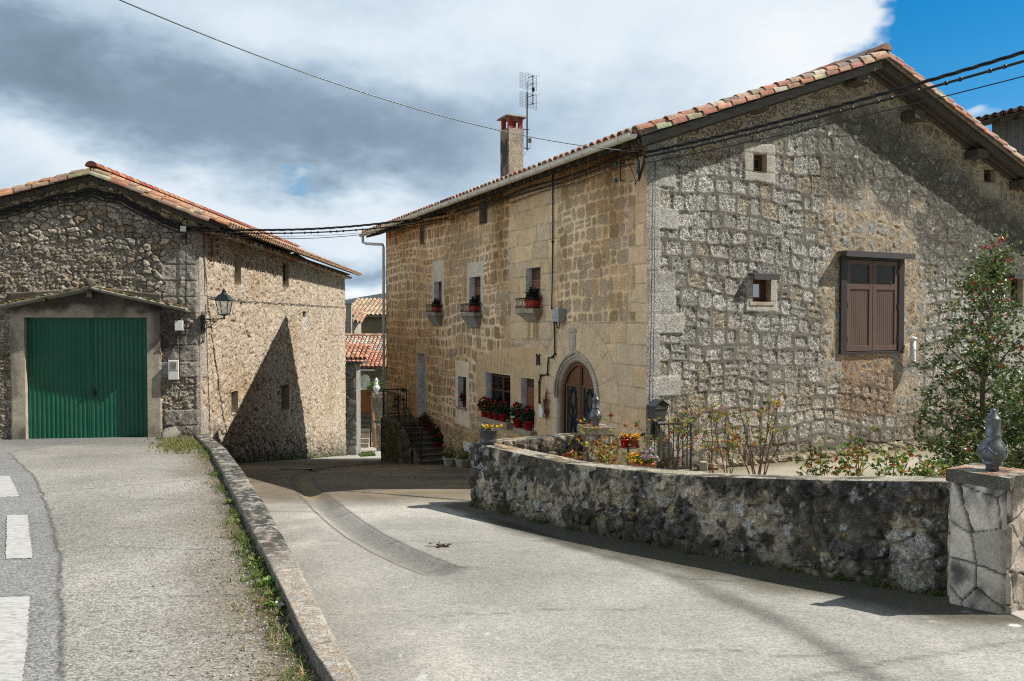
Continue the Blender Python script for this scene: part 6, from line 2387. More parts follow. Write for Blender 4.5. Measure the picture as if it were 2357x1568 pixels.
def finial_at(p, label, rz):
    o = thing("finial", (0, 0, 0), label, "finial", "silver finials on the gate pillars")
    m = MB()
    m.lathe((0, 0, 0), PF, 28)
    m.build("turned_body", MT['finial'], o, smooth=True)
    m = MB()
    rad = lambda z: float(np.interp(z, [a[1] for a in PF], [a[0] for a in PF]))
    for k in range(4):
        a0 = k * math.pi / 2
        for sg in (-1, 1):
            for off in (0, .016):
                pts = []
                for i in range(9):
                    t = i / 8
                    z = .135 + off * .9 + .055 * t ** 1.4
                    an = a0 + sg * (math.pi / 4) * (1 - t * .92)
                    pts.append((rad(z) * math.cos(an) * 1.005, rad(z) * math.sin(an) * 1.005, z))
                m.tube(pts, .0045, 5)
        for i in range(5):
            z = .165 + i * .017
            m.blob((rad(z) * math.cos(a0) * 1.01, rad(z) * math.sin(a0) * 1.01, z), .010, .010, .009, i, .05, 6, 4)
    m.build("raised_ornament", MT['finial'], o, smooth=True)
    o.location = p
    o.rotation_euler = (0, 0, rz)
    return o


pf = (.55, -.835)
pil, pc = pillar("gate_pillar", (3.60, 6.50), pf, .43, float(zst(6.4)) - .05, -1.20, "square gate pillar clad in crazy paved stone, at the near end of the garden wall", 0)
f1_ = finial_at((pc.x, pc.y, -1.205), "silver grey urn shaped finial on the near gate pillar, in front of the holly", .6)
pil2, pc2 = pillar("gate_pillar", (1.14, 12.18), (.98, .18), .42, FLOOR - .1, -1.62, "smaller rubble gate pillar at the end of the return wall, before the house door", 1)
f2_ = dup(f1_, (pc2.x, pc2.y, -1.625), .3, "silver grey urn shaped finial in front of the arched house door")
# ------------------------------------------------------------------ potted plants
GREENS = [(.02, .045, .012), (.03, .06, .015), (.015, .035, .012), (.04, .075, .02)]


def pot_prof(r, h):
    return [(r * .70, 0), (r * .72, .004), (r * .93, h * .78), (r * 1.04, h * .78), (r * 1.06, h), (r * .96, h), (r * .90, h * .82), (.001, h * .82)]


def plant(name, loc, label, cat, group, r, h, potm, gr, gh, nleaf, lsize, greens, nfl, fcols, fsize, seed, square=None, fl_up=.5, pot_name='pot'):
    """potted plant at local origin > pot, foliage, blossoms"""
    o = thing(name, (0, 0, 0), label, cat, group)
    rr = random.Random(seed)
    m = MB()
    if square:
        L, W = square
        q = .86
        m.hexa([(-L * q, -W * q, 0), (L * q, -W * q, 0), (L * q, W * q, 0), (-L * q, W * q, 0), (-L, -W, h), (L, -W, h), (L, W, h), (-L, W, h)])
        for (x0, x1, y0, y1) in ((-L - .008, L + .008, -W - .008, -W + .006), (-L - .008, L + .008, W - .006, W + .008)):
            m.bx(x0, x1, y0, y1, h - .02, h + .005)
    else:
        m.lathe((0, 0, 0), pot_prof(r, h), 18)
    m.build(pot_name, potm, o, smooth=not square)
    ex, ey = (square[0] * .9, square[1] * 1.2) if square else (gr, gr)
    pts = []
    for i in range(nleaf):
        a, q = rr.random() * 6.283, rr.random() ** .5
        b = rr.random()
        pts.append((ex * q * math.cos(a) * (1 + .25 * math.sin(3 * a + seed)), ey * q * math.sin(a), h * .9 + gh * (b ** .8) * (1 - .55 * q * q)))
    m = MB()
    m.leaves(pts, lsize, greens, seed=seed)
    for i in range(10):
        a = rr.random() * 6.283
        m.col((.05, .06, .02))
        m.tube([(ex * .2 * math.cos(a), ey * .2 * math.sin(a), h * .8), (ex * .7 * math.cos(a), ey * .7 * math.sin(a), h + gh * .6)], .004, 4)
    m.build("foliage", MT['softleaf'], o)
    if nfl:
        m = MB()
        for i in range(nfl):
            a, q = rr.random() * 6.283, rr.random() ** .5
            c = Vector((ex * q * math.cos(a) * 1.05, ey * q * math.sin(a) * 1.05, h + gh * (fl_up + (1 - fl_up) * rr.random()) * (1 - .35 * q * q)))
            for k in range(7):
                m.leaves([c + Vector((rr.gauss(0, 1), rr.gauss(0, 1), rr.gauss(0, 1))) * fsize * .28], fsize * .8, fcols, seed=seed * 99 + i * 11 + k, width=1.0)
        m.build("blossoms", MT['petal'], o)
    return o


def facing(fr):
    return math.atan2(fr.d.y, fr.d.x)


RED = [(.50, .012, .015), (.42, .008, .012), (.58, .03, .03)]
r = F_OPEN['big']
zS = r[2] + .008
g0 = None
n_txt = ["leftmost", "second", "third", "rightmost"]
for i in range(4):
    s_ = r[1] + .02 - (r[1] - r[0] - .0) * (i + .35) / 4
    lab = "red geranium on the sill of the double casement window, %s of four" % n_txt[i]
    p = FA.P(s_, .10, zS)
    if g0 is None:
        g0 = plant("geranium_pot", p, lab, "flower pot", "red geraniums on the ground floor sills", .105, .19, MT['red_pot'], .17, .34, 190, .085, GREENS, 9, RED, .055, 3)
        g0.location = p
        g0.rotation_euler = (0, 0, .4)
    else:
        dup(g0, p, 1.3 * i, lab, None, (.95, 1.0, .93, 1.02)[i])
r = F_OPEN['roll']
dup(g0, FA.P(r[1] - .02, .10, r[2] + .008), 2.2, "trailing red geranium, left one of two on the sill of the half shuttered window", None, (1.25, 1.25, 1.15))
dup(g0, FA.P(r[0] + .16, .09, r[2] + .008), 4.2, "leafy red geranium, right one of two on the sill of the half shuttered window", None, 1.12)
r = F_OPEN['small']
dup(g0, FA.P((r[0] + r[1]) / 2 - .12, -.04, r[2] + .008), .9, "single red potted geranium in the small square ground floor window", None, (1.0, 1.0, .9))
b0 = None
for key, t_, s__ in (('w1', "leftmost balcony window", 1.0), ('w2', "middle balcony window", 1.0), ('w3', "right balcony window with moulded stone shelf", 1.15)):
    r = F_OPEN[key]
    p = FA.P(r[0] + .20, .12, r[2] + .008)
    lab = "dark plant in a red trough on the %s" % t_
    if b0 is None:
        b0 = plant("window_trough", p, lab, "window box", "red troughs on the balcony shelves", 0, .17, MT['red_pot'], .2, .26, 240, .075, [(.008, .016, .009), (.014, .026, .010), (.02, .03, .012)], 0, RED, .05, 5, square=(.19, .08))
        b0.location = p
        b0.rotation_euler = (0, 0, facing(FA))
    else:
        dup(b0, p, facing(FA), lab, None, s__)
# red pots on the stair
st_objs = [o for o in stair.children if o.name.startswith("step")]
zr0 = float(zst(FA.P(s_near, .5, 0).y))
for i, (k, e, sc_, t_) in enumerate(((6, .20, .95, "topmost"), (5, .18, .8, "second from the top"), (3, .16, 1.0, "third from the top"), (2, .14, 1.1, "lowest"))):
    s_ = s_near + (s_land - s_near) * k / nst + .14
    z_ = zr0 + (zl - zr0) * (k + 1) / (nst + 1)
    dup(g0, FA.P(s_, e, z_), i * 1.7, "bright red potted plant on the outside stair, %s of four" % t_, "red pots on the stair", (.95 * sc_, .95 * sc_, (.85, .9, 1.05, .75)[i] * sc_))
# small white pots hooked on the landing rail
w0 = None
for i, (ds, dz, t_) in enumerate(((.18, .80, "highest, beside the door"), (.42, .52, "upper left"), (.16, .50, "upper right"), (.46, .30, "lower left"), (.10, .22, "lowest, beside the door"))):
    p = FA.P(13.43, .05 + ds, zl + dz - .11)
    lab = "tiny white pot hung on the landing railing, %s of five" % t_
    if w0 is None:
        w0 = plant("hanging_pot", p, lab, "flower pot", "small white pots on the landing railing", .055, .10, MT['white'], .08, .10, 40, .05, GREENS, 0, RED, .04, 8)
        w0.location = p
    else:
        dup(w0, p, i, lab)
# octagonal concrete planters by the foot of the stair
PL = None
for i, (u, v, lab) in enumerate(((1036, 1073, "octagonal concrete planter with bushy green plant, nearer the outside stair"), (1066, 1076, "octagonal concrete planter with low plant, half hidden behind the garden wall end"))):
    p = on_ground(u, v, zst)
    p.z = float(zst(p.y))
    if PL is None:
        PL = thing("planter", (0, 0, 0), lab, "planter", "concrete planters below the house front")
        m = MB()
        m.lathe((0, 0, 0), [(.15, 0), (.16, .02), (.20, .20), (.225, .20), (.225, .255), (.19, .255), (.185, .22), (.001, .22)], 8, rot=.39)
        m.build("trough", MT['concrete'], PL)
        m = MB()
        rr = random.Random(4)
        m.leaves([(rr.gauss(0, .08), rr.gauss(0, .08), .22 + abs(rr.gauss(0, .13))) for _ in range(130)], .08, [(.09, .17, .03), (.06, .12, .02), (.12, .2, .04)], seed=4)
        m.build("foliage", MT['softleaf'], PL)
        PL.location = p
    else:
        dup(PL, p, .3, lab, None, (1.05, 1.05, .95))
# bowl of pansies on the garden wall
p = px(1124, 1020, 11.85)
p.z = -1.80
o = thing("pansy_bowl", p, "dark grey bowl of yellow pansies standing on the far end of the garden wall", "flower pot")
m = MB()
m.lathe(p, [(.115, 0), (.125, .01), (.128, .055), (.118, .068), (.128, .078), (.132, .185), (.165, .198), (.165, .204), (.122, .20), (.118, .17), (.001, .17)], 24)
m.build("bowl", MT['grey_pot'], o, smooth=True)
rr = random.Random(9)
m = MB()
m.leaves([p + Vector((rr.gauss(0, .055), rr.gauss(0, .055), .18 + rr.random() * .05)) for _ in range(60)], .05, [(.05, .10, .02), (.08, .14, .03)], seed=2)
m.build("foliage", MT['softleaf'], o)
m = MB()
for i in range(22):
    c = p + Vector((rr.gauss(0, .06), rr.gauss(0, .06), .225 + rr.random() * .035))
    m.leaves([c] * 4, .042, [(.75, .48, .02), (.70, .42, .02), (.72, .60, .20), (.10, .03, .05)], seed=i, width=1.0)
m.build("blossoms", MT['petal'], o)
# iron stand with two pots, two pots at its foot
SY = 13.6
pc_ = px(1446, 1028, SY)
o = thing("plant_stand", (pc_.x, pc_.y, FLOOR), "rusty round iron plant stand holding two small pots of pansies", "plant stand")
m = MB()
m.lathe((pc_.x, pc_.y, pc_.z - .012), [(.16, 0), (.195, .004), (.20, .035), (.193, .035), (.19, .012), (.001, .012)], 24)
m.tube([(pc_.x, pc_.y, pc_.z - .01), (pc_.x, pc_.y, FLOOR + .02)], .017, 8)
for k in range(3):
    an = k * 2.09 + .4
    m.tube([(pc_.x, pc_.y, FLOOR + .12), (pc_.x + .10 * math.cos(an), pc_.y + .10 * math.sin(an), FLOOR + .06), (pc_.x + .17 * math.cos(an), pc_.y + .17 * math.sin(an), FLOOR)], .010, 6)
m.build("stand", MT['rust'], o, smooth=True)
PAN = [(.75, .40, .02), (.70, .28, .01), (.78, .5, .05), (.06, .01, .03)]
for (du, dv, pm, lab, cols, sd) in ((1438, 1026, 'red_pot', "bright red pot of dark and yellow pansies, left one on the iron stand", PAN, 3), (1461, 1025, 'terracotta', "terracotta pot of orange pansies, right one on the iron stand", PAN[:3], 6)):
    p = px(du, dv, SY)
    p.z = pc_.z + .0
    q = plant("pansy_pot", p, lab, "flower pot", "pots round the iron stand", .082, .135, MT[pm], .075, .07, 50, .04, [(.05, .09, .02), (.07, .12, .03)], 16, cols, .045, sd, fl_up=.7)
    q.location = p
for (du, pm, lab, cols, sd, gh, Y_) in ((1466, 'terracotta', "terracotta pot of yellow pansies on the garden floor below the iron stand", PAN[:3], 13, .16, 13.3), (1491, 'terracotta', "terracotta pot of pale lilac flowers on the garden floor beside the yellow pansies", [(.55, .42, .60), (.62, .5, .66), (.5, .3, .3)], 16, .22, 13.3)):
    p = px(du, 1092, Y_)
    q = plant("pansy_pot", p, lab, "flower pot", "pots round the iron stand", .125, .21, MT[pm], .17, gh, 150, .06, [(.10, .20, .03), (.16, .24, .04), (.07, .14, .03)], 20, cols, .055, sd, fl_up=.3)
    q.location = p
    m = MB()
    m.bx(p.x - .16, p.x + .16, p.y - .14, p.y + .14, FLOOR, p.z)
    b_ = m.build("pot_block", MT['concrete'], None, bevel=.01)
    tag(b_, "low concrete block under the %s pot" % ("yellow pansy" if du == 1466 else "lilac flower"), "block")
p = px(1312, 1050, 11.55)
q = plant("wall_pot", p, "small tilted terracotta pot of dark pansies tucked behind the garden wall top", "flower pot", None, .085, .12, MT['terracotta'], .07, .10, 46, .045, GREENS, 5, [(.05, .02, .09), (.09, .05, .16)], .045, 19)
q.location = (p.x, p.y, p.z - .05)
q.rotation_euler = (.0, -.35, 0)
# hook plate carrying it on the back of the wall
m = MB()
m.tube([(p.x - .10, p.y - .25, p.z - .05), (p.x, p.y - .06, p.z - .06), (p.x + .05, p.y, p.z - .06)], .008, 5)
b_ = m.build("pot_hook", MT['rust'], None)
tag(b_, "thin iron hook holding the tilted pot on the back of the garden wall", "hook")
p = px(1315, 1062, 13.2)
# feathery fern at the door
p = FA.P(3.55, .12, -3.25)
o = thing("asparagus_fern", p, "feathery bright green fern at the house wall foot left of the arched door", "plant")
m = MB()
rr = random.Random(6)
for i in range(120):
    a = rr.random() * 6.283
    L_ = rr.uniform(.35, .70)
    q = rr.random() * .24
    m.col(rr.choice([(.09, .2, .03), (.13, .26, .05), (.06, .15, .02)]))
    b = p + Vector((.05 * math.cos(a), .05 * math.sin(a), 0))
    t = p + Vector((q * math.cos(a), q * math.sin(a), L_))
    m.tube([b, b.lerp(t, .6) + Vector((0, 0, .03)), t], [.004, .003, .0015], 3, False)
    for k in range(6):
        c = b.lerp(t, .35 + .65 * k / 6)
        m.leaves([c, c], .05, [m.cur[:3]], seed=i * 7 + k, width=.2)
m.build("fronds", MT['softleaf'], o)

# ------------------------------------------------------------------ roses
CANE = [(.16, .05, .04), (.11, .07, .035), (.20, .055, .05), (.13, .10, .05)]
YOUNG = [(.34, .13, .03), (.42, .22, .03), (.38, .28, .04), (.22, .26, .04), (.14, .20, .03), (.26, .08, .03)]
OLD = [(.09, .16, .03), (.13, .21, .04), (.18, .26, .05), (.06, .11, .025)]


def rose(label, base_u, Y, tips, nleaf, seed, reds=.5, thick=.011, zbase=FLOOR):
    rr = random.Random(seed)
    b = px(base_u, 1095, Y)
    b.z = zbase
    o = thing("rose_bush", b, label, "rose bush", "rose bushes behind the garden wall")
    st, lv = MB(), []
    m = MB()
    ends = []
    for (u, v) in tips:
        t = px(u, v, Y + rr.uniform(-.35, .35))
        s0 = b + Vector((rr.uniform(-.05, .05), rr.uniform(-.05, .05), 0))
        k1 = s0.lerp(t, .35) + Vector((rr.gauss(0, .05), rr.gauss(0, .05), .10))
        k2 = s0.lerp(t, .70) + Vector((rr.gauss(0, .05), rr.gauss(0, .05), .06))
        pts = []
        for i in range(13):
            w = i / 12
            p = s0 * (1 - w) ** 3 + k1 * 3 * w * (1 - w) ** 2 + k2 * 3 * w * w * (1 - w) + t * w ** 3
            pts.append(p + Vector((rr.gauss(0, .007), rr.gauss(0, .007), 0)))
        st.col(rr.choice(CANE))
        st.tube(pts, [thick * (1 - .65 * i / 12) for i in range(13)], 5)
        for i in range(int(nleaf * .62)):
            w = rr.uniform(.42, 1.0) ** .7
            j = min(11, int(w * 12))
            p = pts[j].lerp(pts[j + 1], rr.random())
            ends.append((p + Vector((rr.gauss(0, .05), rr.gauss(0, .05), rr.gauss(0, .04))), w))
        for q in range(3):
            j = rr.randint(5, 11)
            e = pts[j] + Vector((rr.gauss(0, .14), rr.gauss(0, .10), rr.uniform(.03, .18)))
            st.col(rr.choice(CANE))
            st.tube([pts[j], pts[j].lerp(e, .5) + Vector((0, 0, .01)), e], [.005, .004, .0025], 4)
            for i in range(nleaf // 4):
                ends.append((pts[j].lerp(e, rr.uniform(.4, 1.05)) + Vector((rr.gauss(0, .03), rr.gauss(0, .03), rr.gauss(0, .03))), .9))
    st.build("canes", MT['cane'], o)
    for i, (p, w) in enumerate(ends):
        young = rr.random() < reds * (.35 + w)
        m.leaves([p, p + Vector((rr.gauss(0, .02), rr.gauss(0, .02), rr.gauss(0, .02)))], .078, YOUNG if young else OLD, seed=seed * 1000 + i, up=.1, width=.66)
    m.build("leaves", MT['softleaf'], o)
    return o


rose("sprawling rose bush with orange young leaves, in front of the grey garden gate", 1548, 13.6,
     [(1462, 968), (1500, 952), (1536, 948), (1572, 945), (1602, 920), (1628, 925), (1560, 985), (1590, 960), (1625, 965)], 9, 1, .6)
rose("thin rose with two stems right of the grey garden gate", 1640, 13.4, [(1612, 1010), (1624, 985), (1640, 930)], 7, 2, .6)
rose("tall bare stemmed rose bush, the largest one, in front of the pale stone gable", 1745, 12.9,
     [(1700, 935), (1720, 962), (1745, 950), (1770, 918), (1795, 905), (1784, 940), (1808, 985), (1690, 985), (1668, 935)], 11, 3, .5, .013)
rose("slender upright rose left of the largest rose bush", 1682, 12.7, [(1640, 925), (1655, 948), (1668, 970), (1690, 1010)], 9, 4, .7)
rose("low round rose bush at the middle of the wall, left of the red tipped one", 1890, 11.6, [(1855, 1062), (1875, 1030), (1890, 1020), (1912, 1040), (1925, 1075), (1862, 1085)], 15, 5, .3)
rose("knee high rose bush with reddish tip leaves above the middle of the wall", 1975, 11.4, [(1945, 1040), (1962, 1000), (1985, 992), (1978, 1022), (1996, 1050), (1940, 1070)], 14, 6, .45)
rose("green low rose bush left of the holly, just above the wall top", 2066, 11.2, [(2035, 1040), (2050, 1055), (2075, 1045), (2092, 1060), (2058, 1030), (2110, 1070)], 14, 7, .15)
rose("dark leaved rose bush nearest the gate pillar, reaching low along the wall", 2140, 10.6, [(2108, 1066), (2130, 1058), (2152, 1072), (2170, 1085), (2120, 1085), (2165, 1062)], 16, 8, .2)
rose("leggy rose with red new leaves before the return wall", 1345, 11.4, [(1330, 985), (1352, 968), (1340, 1000), (1372, 955), (1310, 1010), (1384, 948)], 5, 9, .95, .008)
rose("rose bush with rusty orange leaves around the iron wheel", 1392, 11.3, [(1375, 1005), (1392, 1010), (1402, 1030), (1420, 1040), (1382, 1035), (1415, 1000)], 13, 10, .8, .009)

# rusty wheel hung on the inner pillar
p = px(1402, 1024, 11.86)
o = thing("iron_wheel", p, "small rusty spoked iron wheel leaning on the inner gate pillar", "wheel")
m = MB()
xa, za = Vector((.98, .18, 0)), Vector((0, 0, 1))
m.tube([p + (xa * math.cos(t) + za * math.sin(t)) * .150 for t in [i * 2 * math.pi / 28 for i in range(29)]], .012, 7)
for k in range(5):
    t = k * 2 * math.pi / 5 + .3
    m.tube([p, p + (xa * math.cos(t) + za * math.sin(t)) * .148], .010, 6)
m.blob(p, .035, .03, .035, 1, .05)
m.build("wheel", MT['rust'], o, smooth=True)

# ------------------------------------------------------------------ grey garden gate, mailbox, stones along the house foot
ga_, gb_ = px(1496, 1085, 14.55), px(1592, 1085, 14.72)
GF = Fr((ga_.x, ga_.y), (gb_.x - ga_.x, gb_.y - ga_.y), (gb_.y - ga_.y, -(gb_.x - ga_.x)))
GWd = math.hypot(gb_.x - ga_.x, gb_.y - ga_.y)
gate = thing("garden_gate", (ga_.x, ga_.y, FLOOR), "blue grey barred steel gate standing open by the house corner", "gate")
m = MB()
z0, z1 = FLOOR + .04, FLOOR + .90
for s_ in (0, GWd - .035):
    m.box(GF, s_, s_ + .035, -.018, .018, z0 - .03, z1)
m.box(GF, .035, GWd - .035, -.016, .016, z1 - .035, z1 - .001)
m.box(GF, .035, GWd - .035, -.016, .016, z0, z0 + .035)
m.build("gate_frame", MT['steel'], gate, bevel=.003)
for k in range(1, 9):
    m = MB()
    s_ = GWd * k / 9
    m.box(GF, s_ - .009, s_ + .009, -.008, .008, z0 + .035, z1 - .035)
    m.build("gate_bar", MT['steel'], gate)
m = MB()
a = GF.P(.02, -.04, z1 - .20)
m.tube([GF.P(-.42, .05, z1 - .36), GF.P(-.40, .05, z1 - .30), GF.P(-.05, -.02, z1 - .16)], .022, 8)
b_ = m.build("handrail", MT['black'], None, smooth=True)
tag(b_, "short black handrail between the pots on the stand and the grey garden gate", "handrail")
s_, z_ = GA.at(1514, 946, .12)
MBF = Fr(tuple(GA.P(s_, .13, 0))[:2], GA.d, GA.n)
mail = thing("mailbox", tuple(MBF.P(0, 0, z_)), "dark grey house shaped letterbox on the gable near the house corner", "mailbox")
m = MB()
w1, w0_, dp = .155, .115, .10
m.hexa([MBF.P(-w0_, -dp, z_ - .19), MBF.P(w0_, -dp, z_ - .19), MBF.P(w0_, dp * .7, z_ - .19), MBF.P(-w0_, dp * .7, z_ - .19), MBF.P(-w1, -dp, z_ + .11), MBF.P(w1, -dp, z_ + .11), MBF.P(w1, dp, z_ + .11), MBF.P(-w1, dp, z_ + .11)])
m.prism([MBF.P(-w1, dp - .005, z_ + .105), MBF.P(w1, dp - .005, z_ + .105), MBF.P(0, dp - .005, z_ + .19)], MBF.n * -(2 * dp - .01))
m.box(MBF, -w1 * .92, w1 * .92, dp * .96, dp * 1.12, z_ + .05, z_ + .066)
m.build("box", MT['grey_pot'], mail, bevel=.006)
m = MB()
for sg in (-1, 1):
    a, b_ = MBF.P(sg * (w1 + .03), 0, z_ + .092), MBF.P(0, 0, z_ + .205)
    t = Vector((0, 0, .014))
    f_, bk = MBF.n * (dp + .03), MBF.n * -(dp + .01)
    m.hexa([a + bk, b_ + bk, b_ + f_, a + f_, a + bk + t, b_ + bk + t, b_ + f_ + t, a + f_ + t])
m.build("roof", MT['grey_pot'], mail, bevel=.003)
m = MB()
m.box(MBF, -.03, .03, dp, dp + .004, z_ + .115, z_ + .145)
m.box(MBF, -.03, .03, dp * .74, dp * .755, z_ - .165, z_ - .145)
m.build("slot", MT['dark'], mail)
m = MB()
m.box(MBF, -.03, .03, -.13, -.05, z_ - .50, z_ - .18)
m.build("bracket", MT['iron'], mail)
rr = random.Random(12)
s_list = [1.15 + .24 * i + rr.uniform(-.05, .05) for i in range(26)]
for i, s_ in enumerate(s_list):
    if s_ > 7.2:
        break
    big = i in (2, 3, 9, 22)
    p = GA.P(s_, rr.uniform(.10, .26), FLOOR)
    m = MB()
    R_ = rr.uniform(.09, .14) * (1.35 if big else 1)
    m.blob(p + Vector((0, 0, R_ * .35)), R_ * 1.3, R_, R_ * .75, i + 40, .28, 9, 6)
    b_ = m.build("border_stone", MT['bstone'] if 'bstone' in MT else MT.setdefault('bstone', mat("tufa_border_stone", (.31, .26, .19), .95, var=.5, scale=9, bump=.9, bscale=25, dirt=(.06, .05, .03), dscale=7, damt=.7, bdist=.03)), None, smooth=False)
    tag(b_, "rough tufa stone edging the foot of the gable wall", "stone", "rough stones along the foot of the gable")
m = MB()
p = px(1487, 1075, 14.4)
p = px(1619, 1073, 14.75)
m.bx(p.x - .07, p.x + .07, p.y - .06, p.y + .06, FLOOR, FLOOR + .17)
b_ = m.build("gate_stop", MT['concrete'], None, bevel=.02)
tag(b_, "small grey concrete block on the yard floor right of the grey gate", "block")

# ------------------------------------------------------------------ holly tree, second holly, golden shrub, black gate
HOL = [(.05, .10, .025), (.075, .135, .03), (.035, .075, .02), (.11, .16, .035), (.20, .20, .04), (.09, .13, .05)]


def holly(label, base, top, tips, nper, seed, Y):
    rr = random.Random(seed)
    o = thing("holly_tree", base, label, "holly")
    tr = MB()
    N_ = 14
    tp = [base.lerp(top, i / N_) + Vector((rr.gauss(0, .015), rr.gauss(0, .015), 0)) for i in range(N_ + 1)]
    tr.tube(tp, [.062 * (1 - .88 * i / N_) for i in range(N_ + 1)], 8)
    pts, ber = [], []
    H = (top - base).length
    for (t, f) in tips:
        start = base.lerp(top, f)
        d = t - start
        pl_ = [start, start.lerp(t, .45) + Vector((0, 0, -.06 * d.length)), t]
        cur_ = [pl_[0] * (1 - w) ** 2 + pl_[1] * 2 * w * (1 - w) + pl_[2] * w * w for w in [i / 8 for i in range(9)]]
        tr.tube(cur_, [.020 * (1 - .8 * i / 8) for i in range(9)], 5)
        for q in range(nper):
            w = rr.uniform(.22, 1.03)
            j = min(7, int(w * 8))
            p = cur_[j].lerp(cur_[j + 1], w * 8 - j)
            sp = .05 + .17 * (1 - abs(w - .55))
            e = p + Vector((rr.gauss(0, sp), rr.gauss(0, sp), rr.gauss(0, sp * .7) + .03))
            if q % 3 == 0:
                tr.tube([p, e], [.005, .002], 3, False)
            for k in range(9):
                pts.append(p.lerp(e, .4 + .75 * rr.random()) + Vector((rr.gauss(0, .028), rr.gauss(0, .028), rr.gauss(0, .028))))
            if rr.random() < .13:
                for k in range(rr.randint(3, 7)):
                    ber.append(p.lerp(e, .8) + Vector((rr.gauss(0, .022), rr.gauss(0, .022), rr.gauss(0, .022))))
    tr.build("trunk", MT['bark'], o, smooth=True)
    m = MB()
    m.leaves(pts, .068, HOL, seed=seed, up=.15, width=.62)
    m.build("crown", MT['leaf'], o)
    m = MB()
    for b in ber:
        m.leaves([b - Vector((0, 0, .011))] * 4, .024, [(.45, .012, .012), (.36, .01, .01)], seed=int(abs(b.x + b.z) * 9e3), width=1.1)
    m.build("berries", MT['petal'], o)
    return o


HY = 12.6
base = px(2243, 1140, HY)
base.z = FLOOR
top = px(2292, 575, HY)
rr = random.Random(77)
tipsP = [(2112, 812, .42), (2120, 850, .35), (2118, 908, .28), (2114, 955, .22), (2118, 1000, .16), (2140, 1035, .12), (2168, 1050, .10), (2150, 1015, .14), (2175, 1072, .08), (2206, 695, .62), (2192, 742, .55), (2172, 790, .48), (2235, 622, .76), (2225, 655, .7), (2255, 600, .84), (2313, 645, .78), (2300, 600, .88),
         (2338, 700, .6), (2330, 735, .55), (2352, 770, .48), (2360, 820, .42), (2352, 860, .34), (2365, 905, .28), (2340, 960, .2), (2320, 1010, .14), (2290, 1045, .1), (2210, 1000, .16), (2250, 940, .25), (2200, 880, .32), (2230, 800, .46), (2280, 760, .52), (2290, 690, .66), (2262, 660, .74), (2270, 840, .4), (2320, 880, .3), (2180, 940, .24), (2240, 1050, .1), (2285, 620, .85), (2292, 580, .95)]
holly("conical holly tree full of red berries, right of the loft shutters", base, top, [(px(u, v, HY + rr.uniform(-.75, .75)), f) for u, v, f in tipsP], 22, 5, HY)
b2 = px(2390, 1140, 11.4)
b2.z = FLOOR
t2 = px(2390, 850, 11.4)
tips2 = [(u, v, f) for u, v, f in ((2310, 1000, .3), (2318, 950, .4), (2330, 900, .6), (2350, 865, .75), (2380, 850, .85), (2420, 880, .7), (2440, 930, .5), (2450, 1000, .3), (2300, 1040, .2), (2350, 1050, .2), (2400, 1030, .2), (2360, 960, .4), (2375, 910, .6), (2332, 1020, .25), (2395, 985, .4))]
holly("shorter dense holly bush with red berries, behind the near gate pillar", b2, t2, [(px(u, v, 11.4 + rr.uniform(-.4, .4)), f) for u, v, f in tips2], 30, 8, 11.4)
p = px(2372, 1190, 7.3)
o = thing("golden_shrub", (p.x, p.y, FLOOR), "bright golden leaved shrub at the right edge beside the near gate pillar", "shrub")
rr = random.Random(21)
m = MB()
pts = []
for c, rad, n in ((px(2368, 1195, 7.3), .14, 420), (px(2364, 1105, 7.4), .06, 70), (px(2390, 1150, 7.4), .2, 300), (px(2366, 1290, 7.3), .05, 40), (px(2400, 1250, 7.4), .2, 250)):
    for _ in range(n):
        d = Vector((rr.gauss(0, 1), rr.gauss(0, 1), rr.gauss(0, 1.2))).normalized() * rad * rr.random() ** .4
        pts.append(c + d)
m.leaves(pts, .036, [(.62, .50, .02), (.55, .45, .02), (.45, .42, .03), (.66, .55, .06)], seed=4, width=.4)
m.build("foliage", MT['softleaf'], o)
m = MB()
for k in range(7):
    m.tube([(p.x, p.y, FLOOR), p + Vector((rr.gauss(0, .1), rr.gauss(0, .1), rr.uniform(-.1, .3)))], [.012, .004], 5)
m.build("stems", MT['bark'], o)
# black gate leading off to the right of the pillar
q0 = pc + Vector(pf).to_3d() * .0 if False else Vector((4.10, 6.30, 0))
QF = Fr((q0.x, q0.y), (1, .12), (.12, -1))
gz0 = float(zst(6.3))
o = thing("drive_gate", (q0.x, q0.y, gz0), "black steel gate post and rails at the right edge beside the near pillar", "gate")
m = MB()
m.box(QF, .0, .055, -.03, .03, gz0 - .1, gz0 + .98)
m.box(QF, 2.6, 2.655, -.03, .03, gz0 - .1, gz0 + .98)
m.build("gate_post", MT['black'], o)
m = MB()
for z_ in (.12, .88):
    m.box(QF, .055, 2.6, -.02, .02, gz0 + z_, gz0 + z_ + .04)
for k in range(1, 20):
    s_ = .055 + k * 2.545 / 20
    m.box(QF, s_ - .008, s_ + .008, -.008, .008, gz0 + .16, gz0 + .88)
m.build("gate_bars", MT['black'], o)
m = MB()
m.box(QF, -.25, 8, .10, .45, FLOOR - .1, gz0 + .03)
b_ = m.build("gate_plinth", MT['concrete'], None)
tag(b_, "concrete plinth under the black gate at the right edge", "plinth")
# ------------------------------------------------------------------ fittings on the house front
def box_thing(name, fr, u0, u1, v0, v1, dep, matl, label, cat, n0=0.02, group=None):
    a = fr.rect(u0, u1, v0, v1, n0 + dep)
    o = thing(name, tuple(fr.P(a[0], 0, a[2])), label, cat, group)
    m = MB()
    m.box(fr, a[0], a[1], n0 - .03, n0 + dep, a[2], a[3])
    m.build("case", matl, o, bevel=.008)
    return o, a


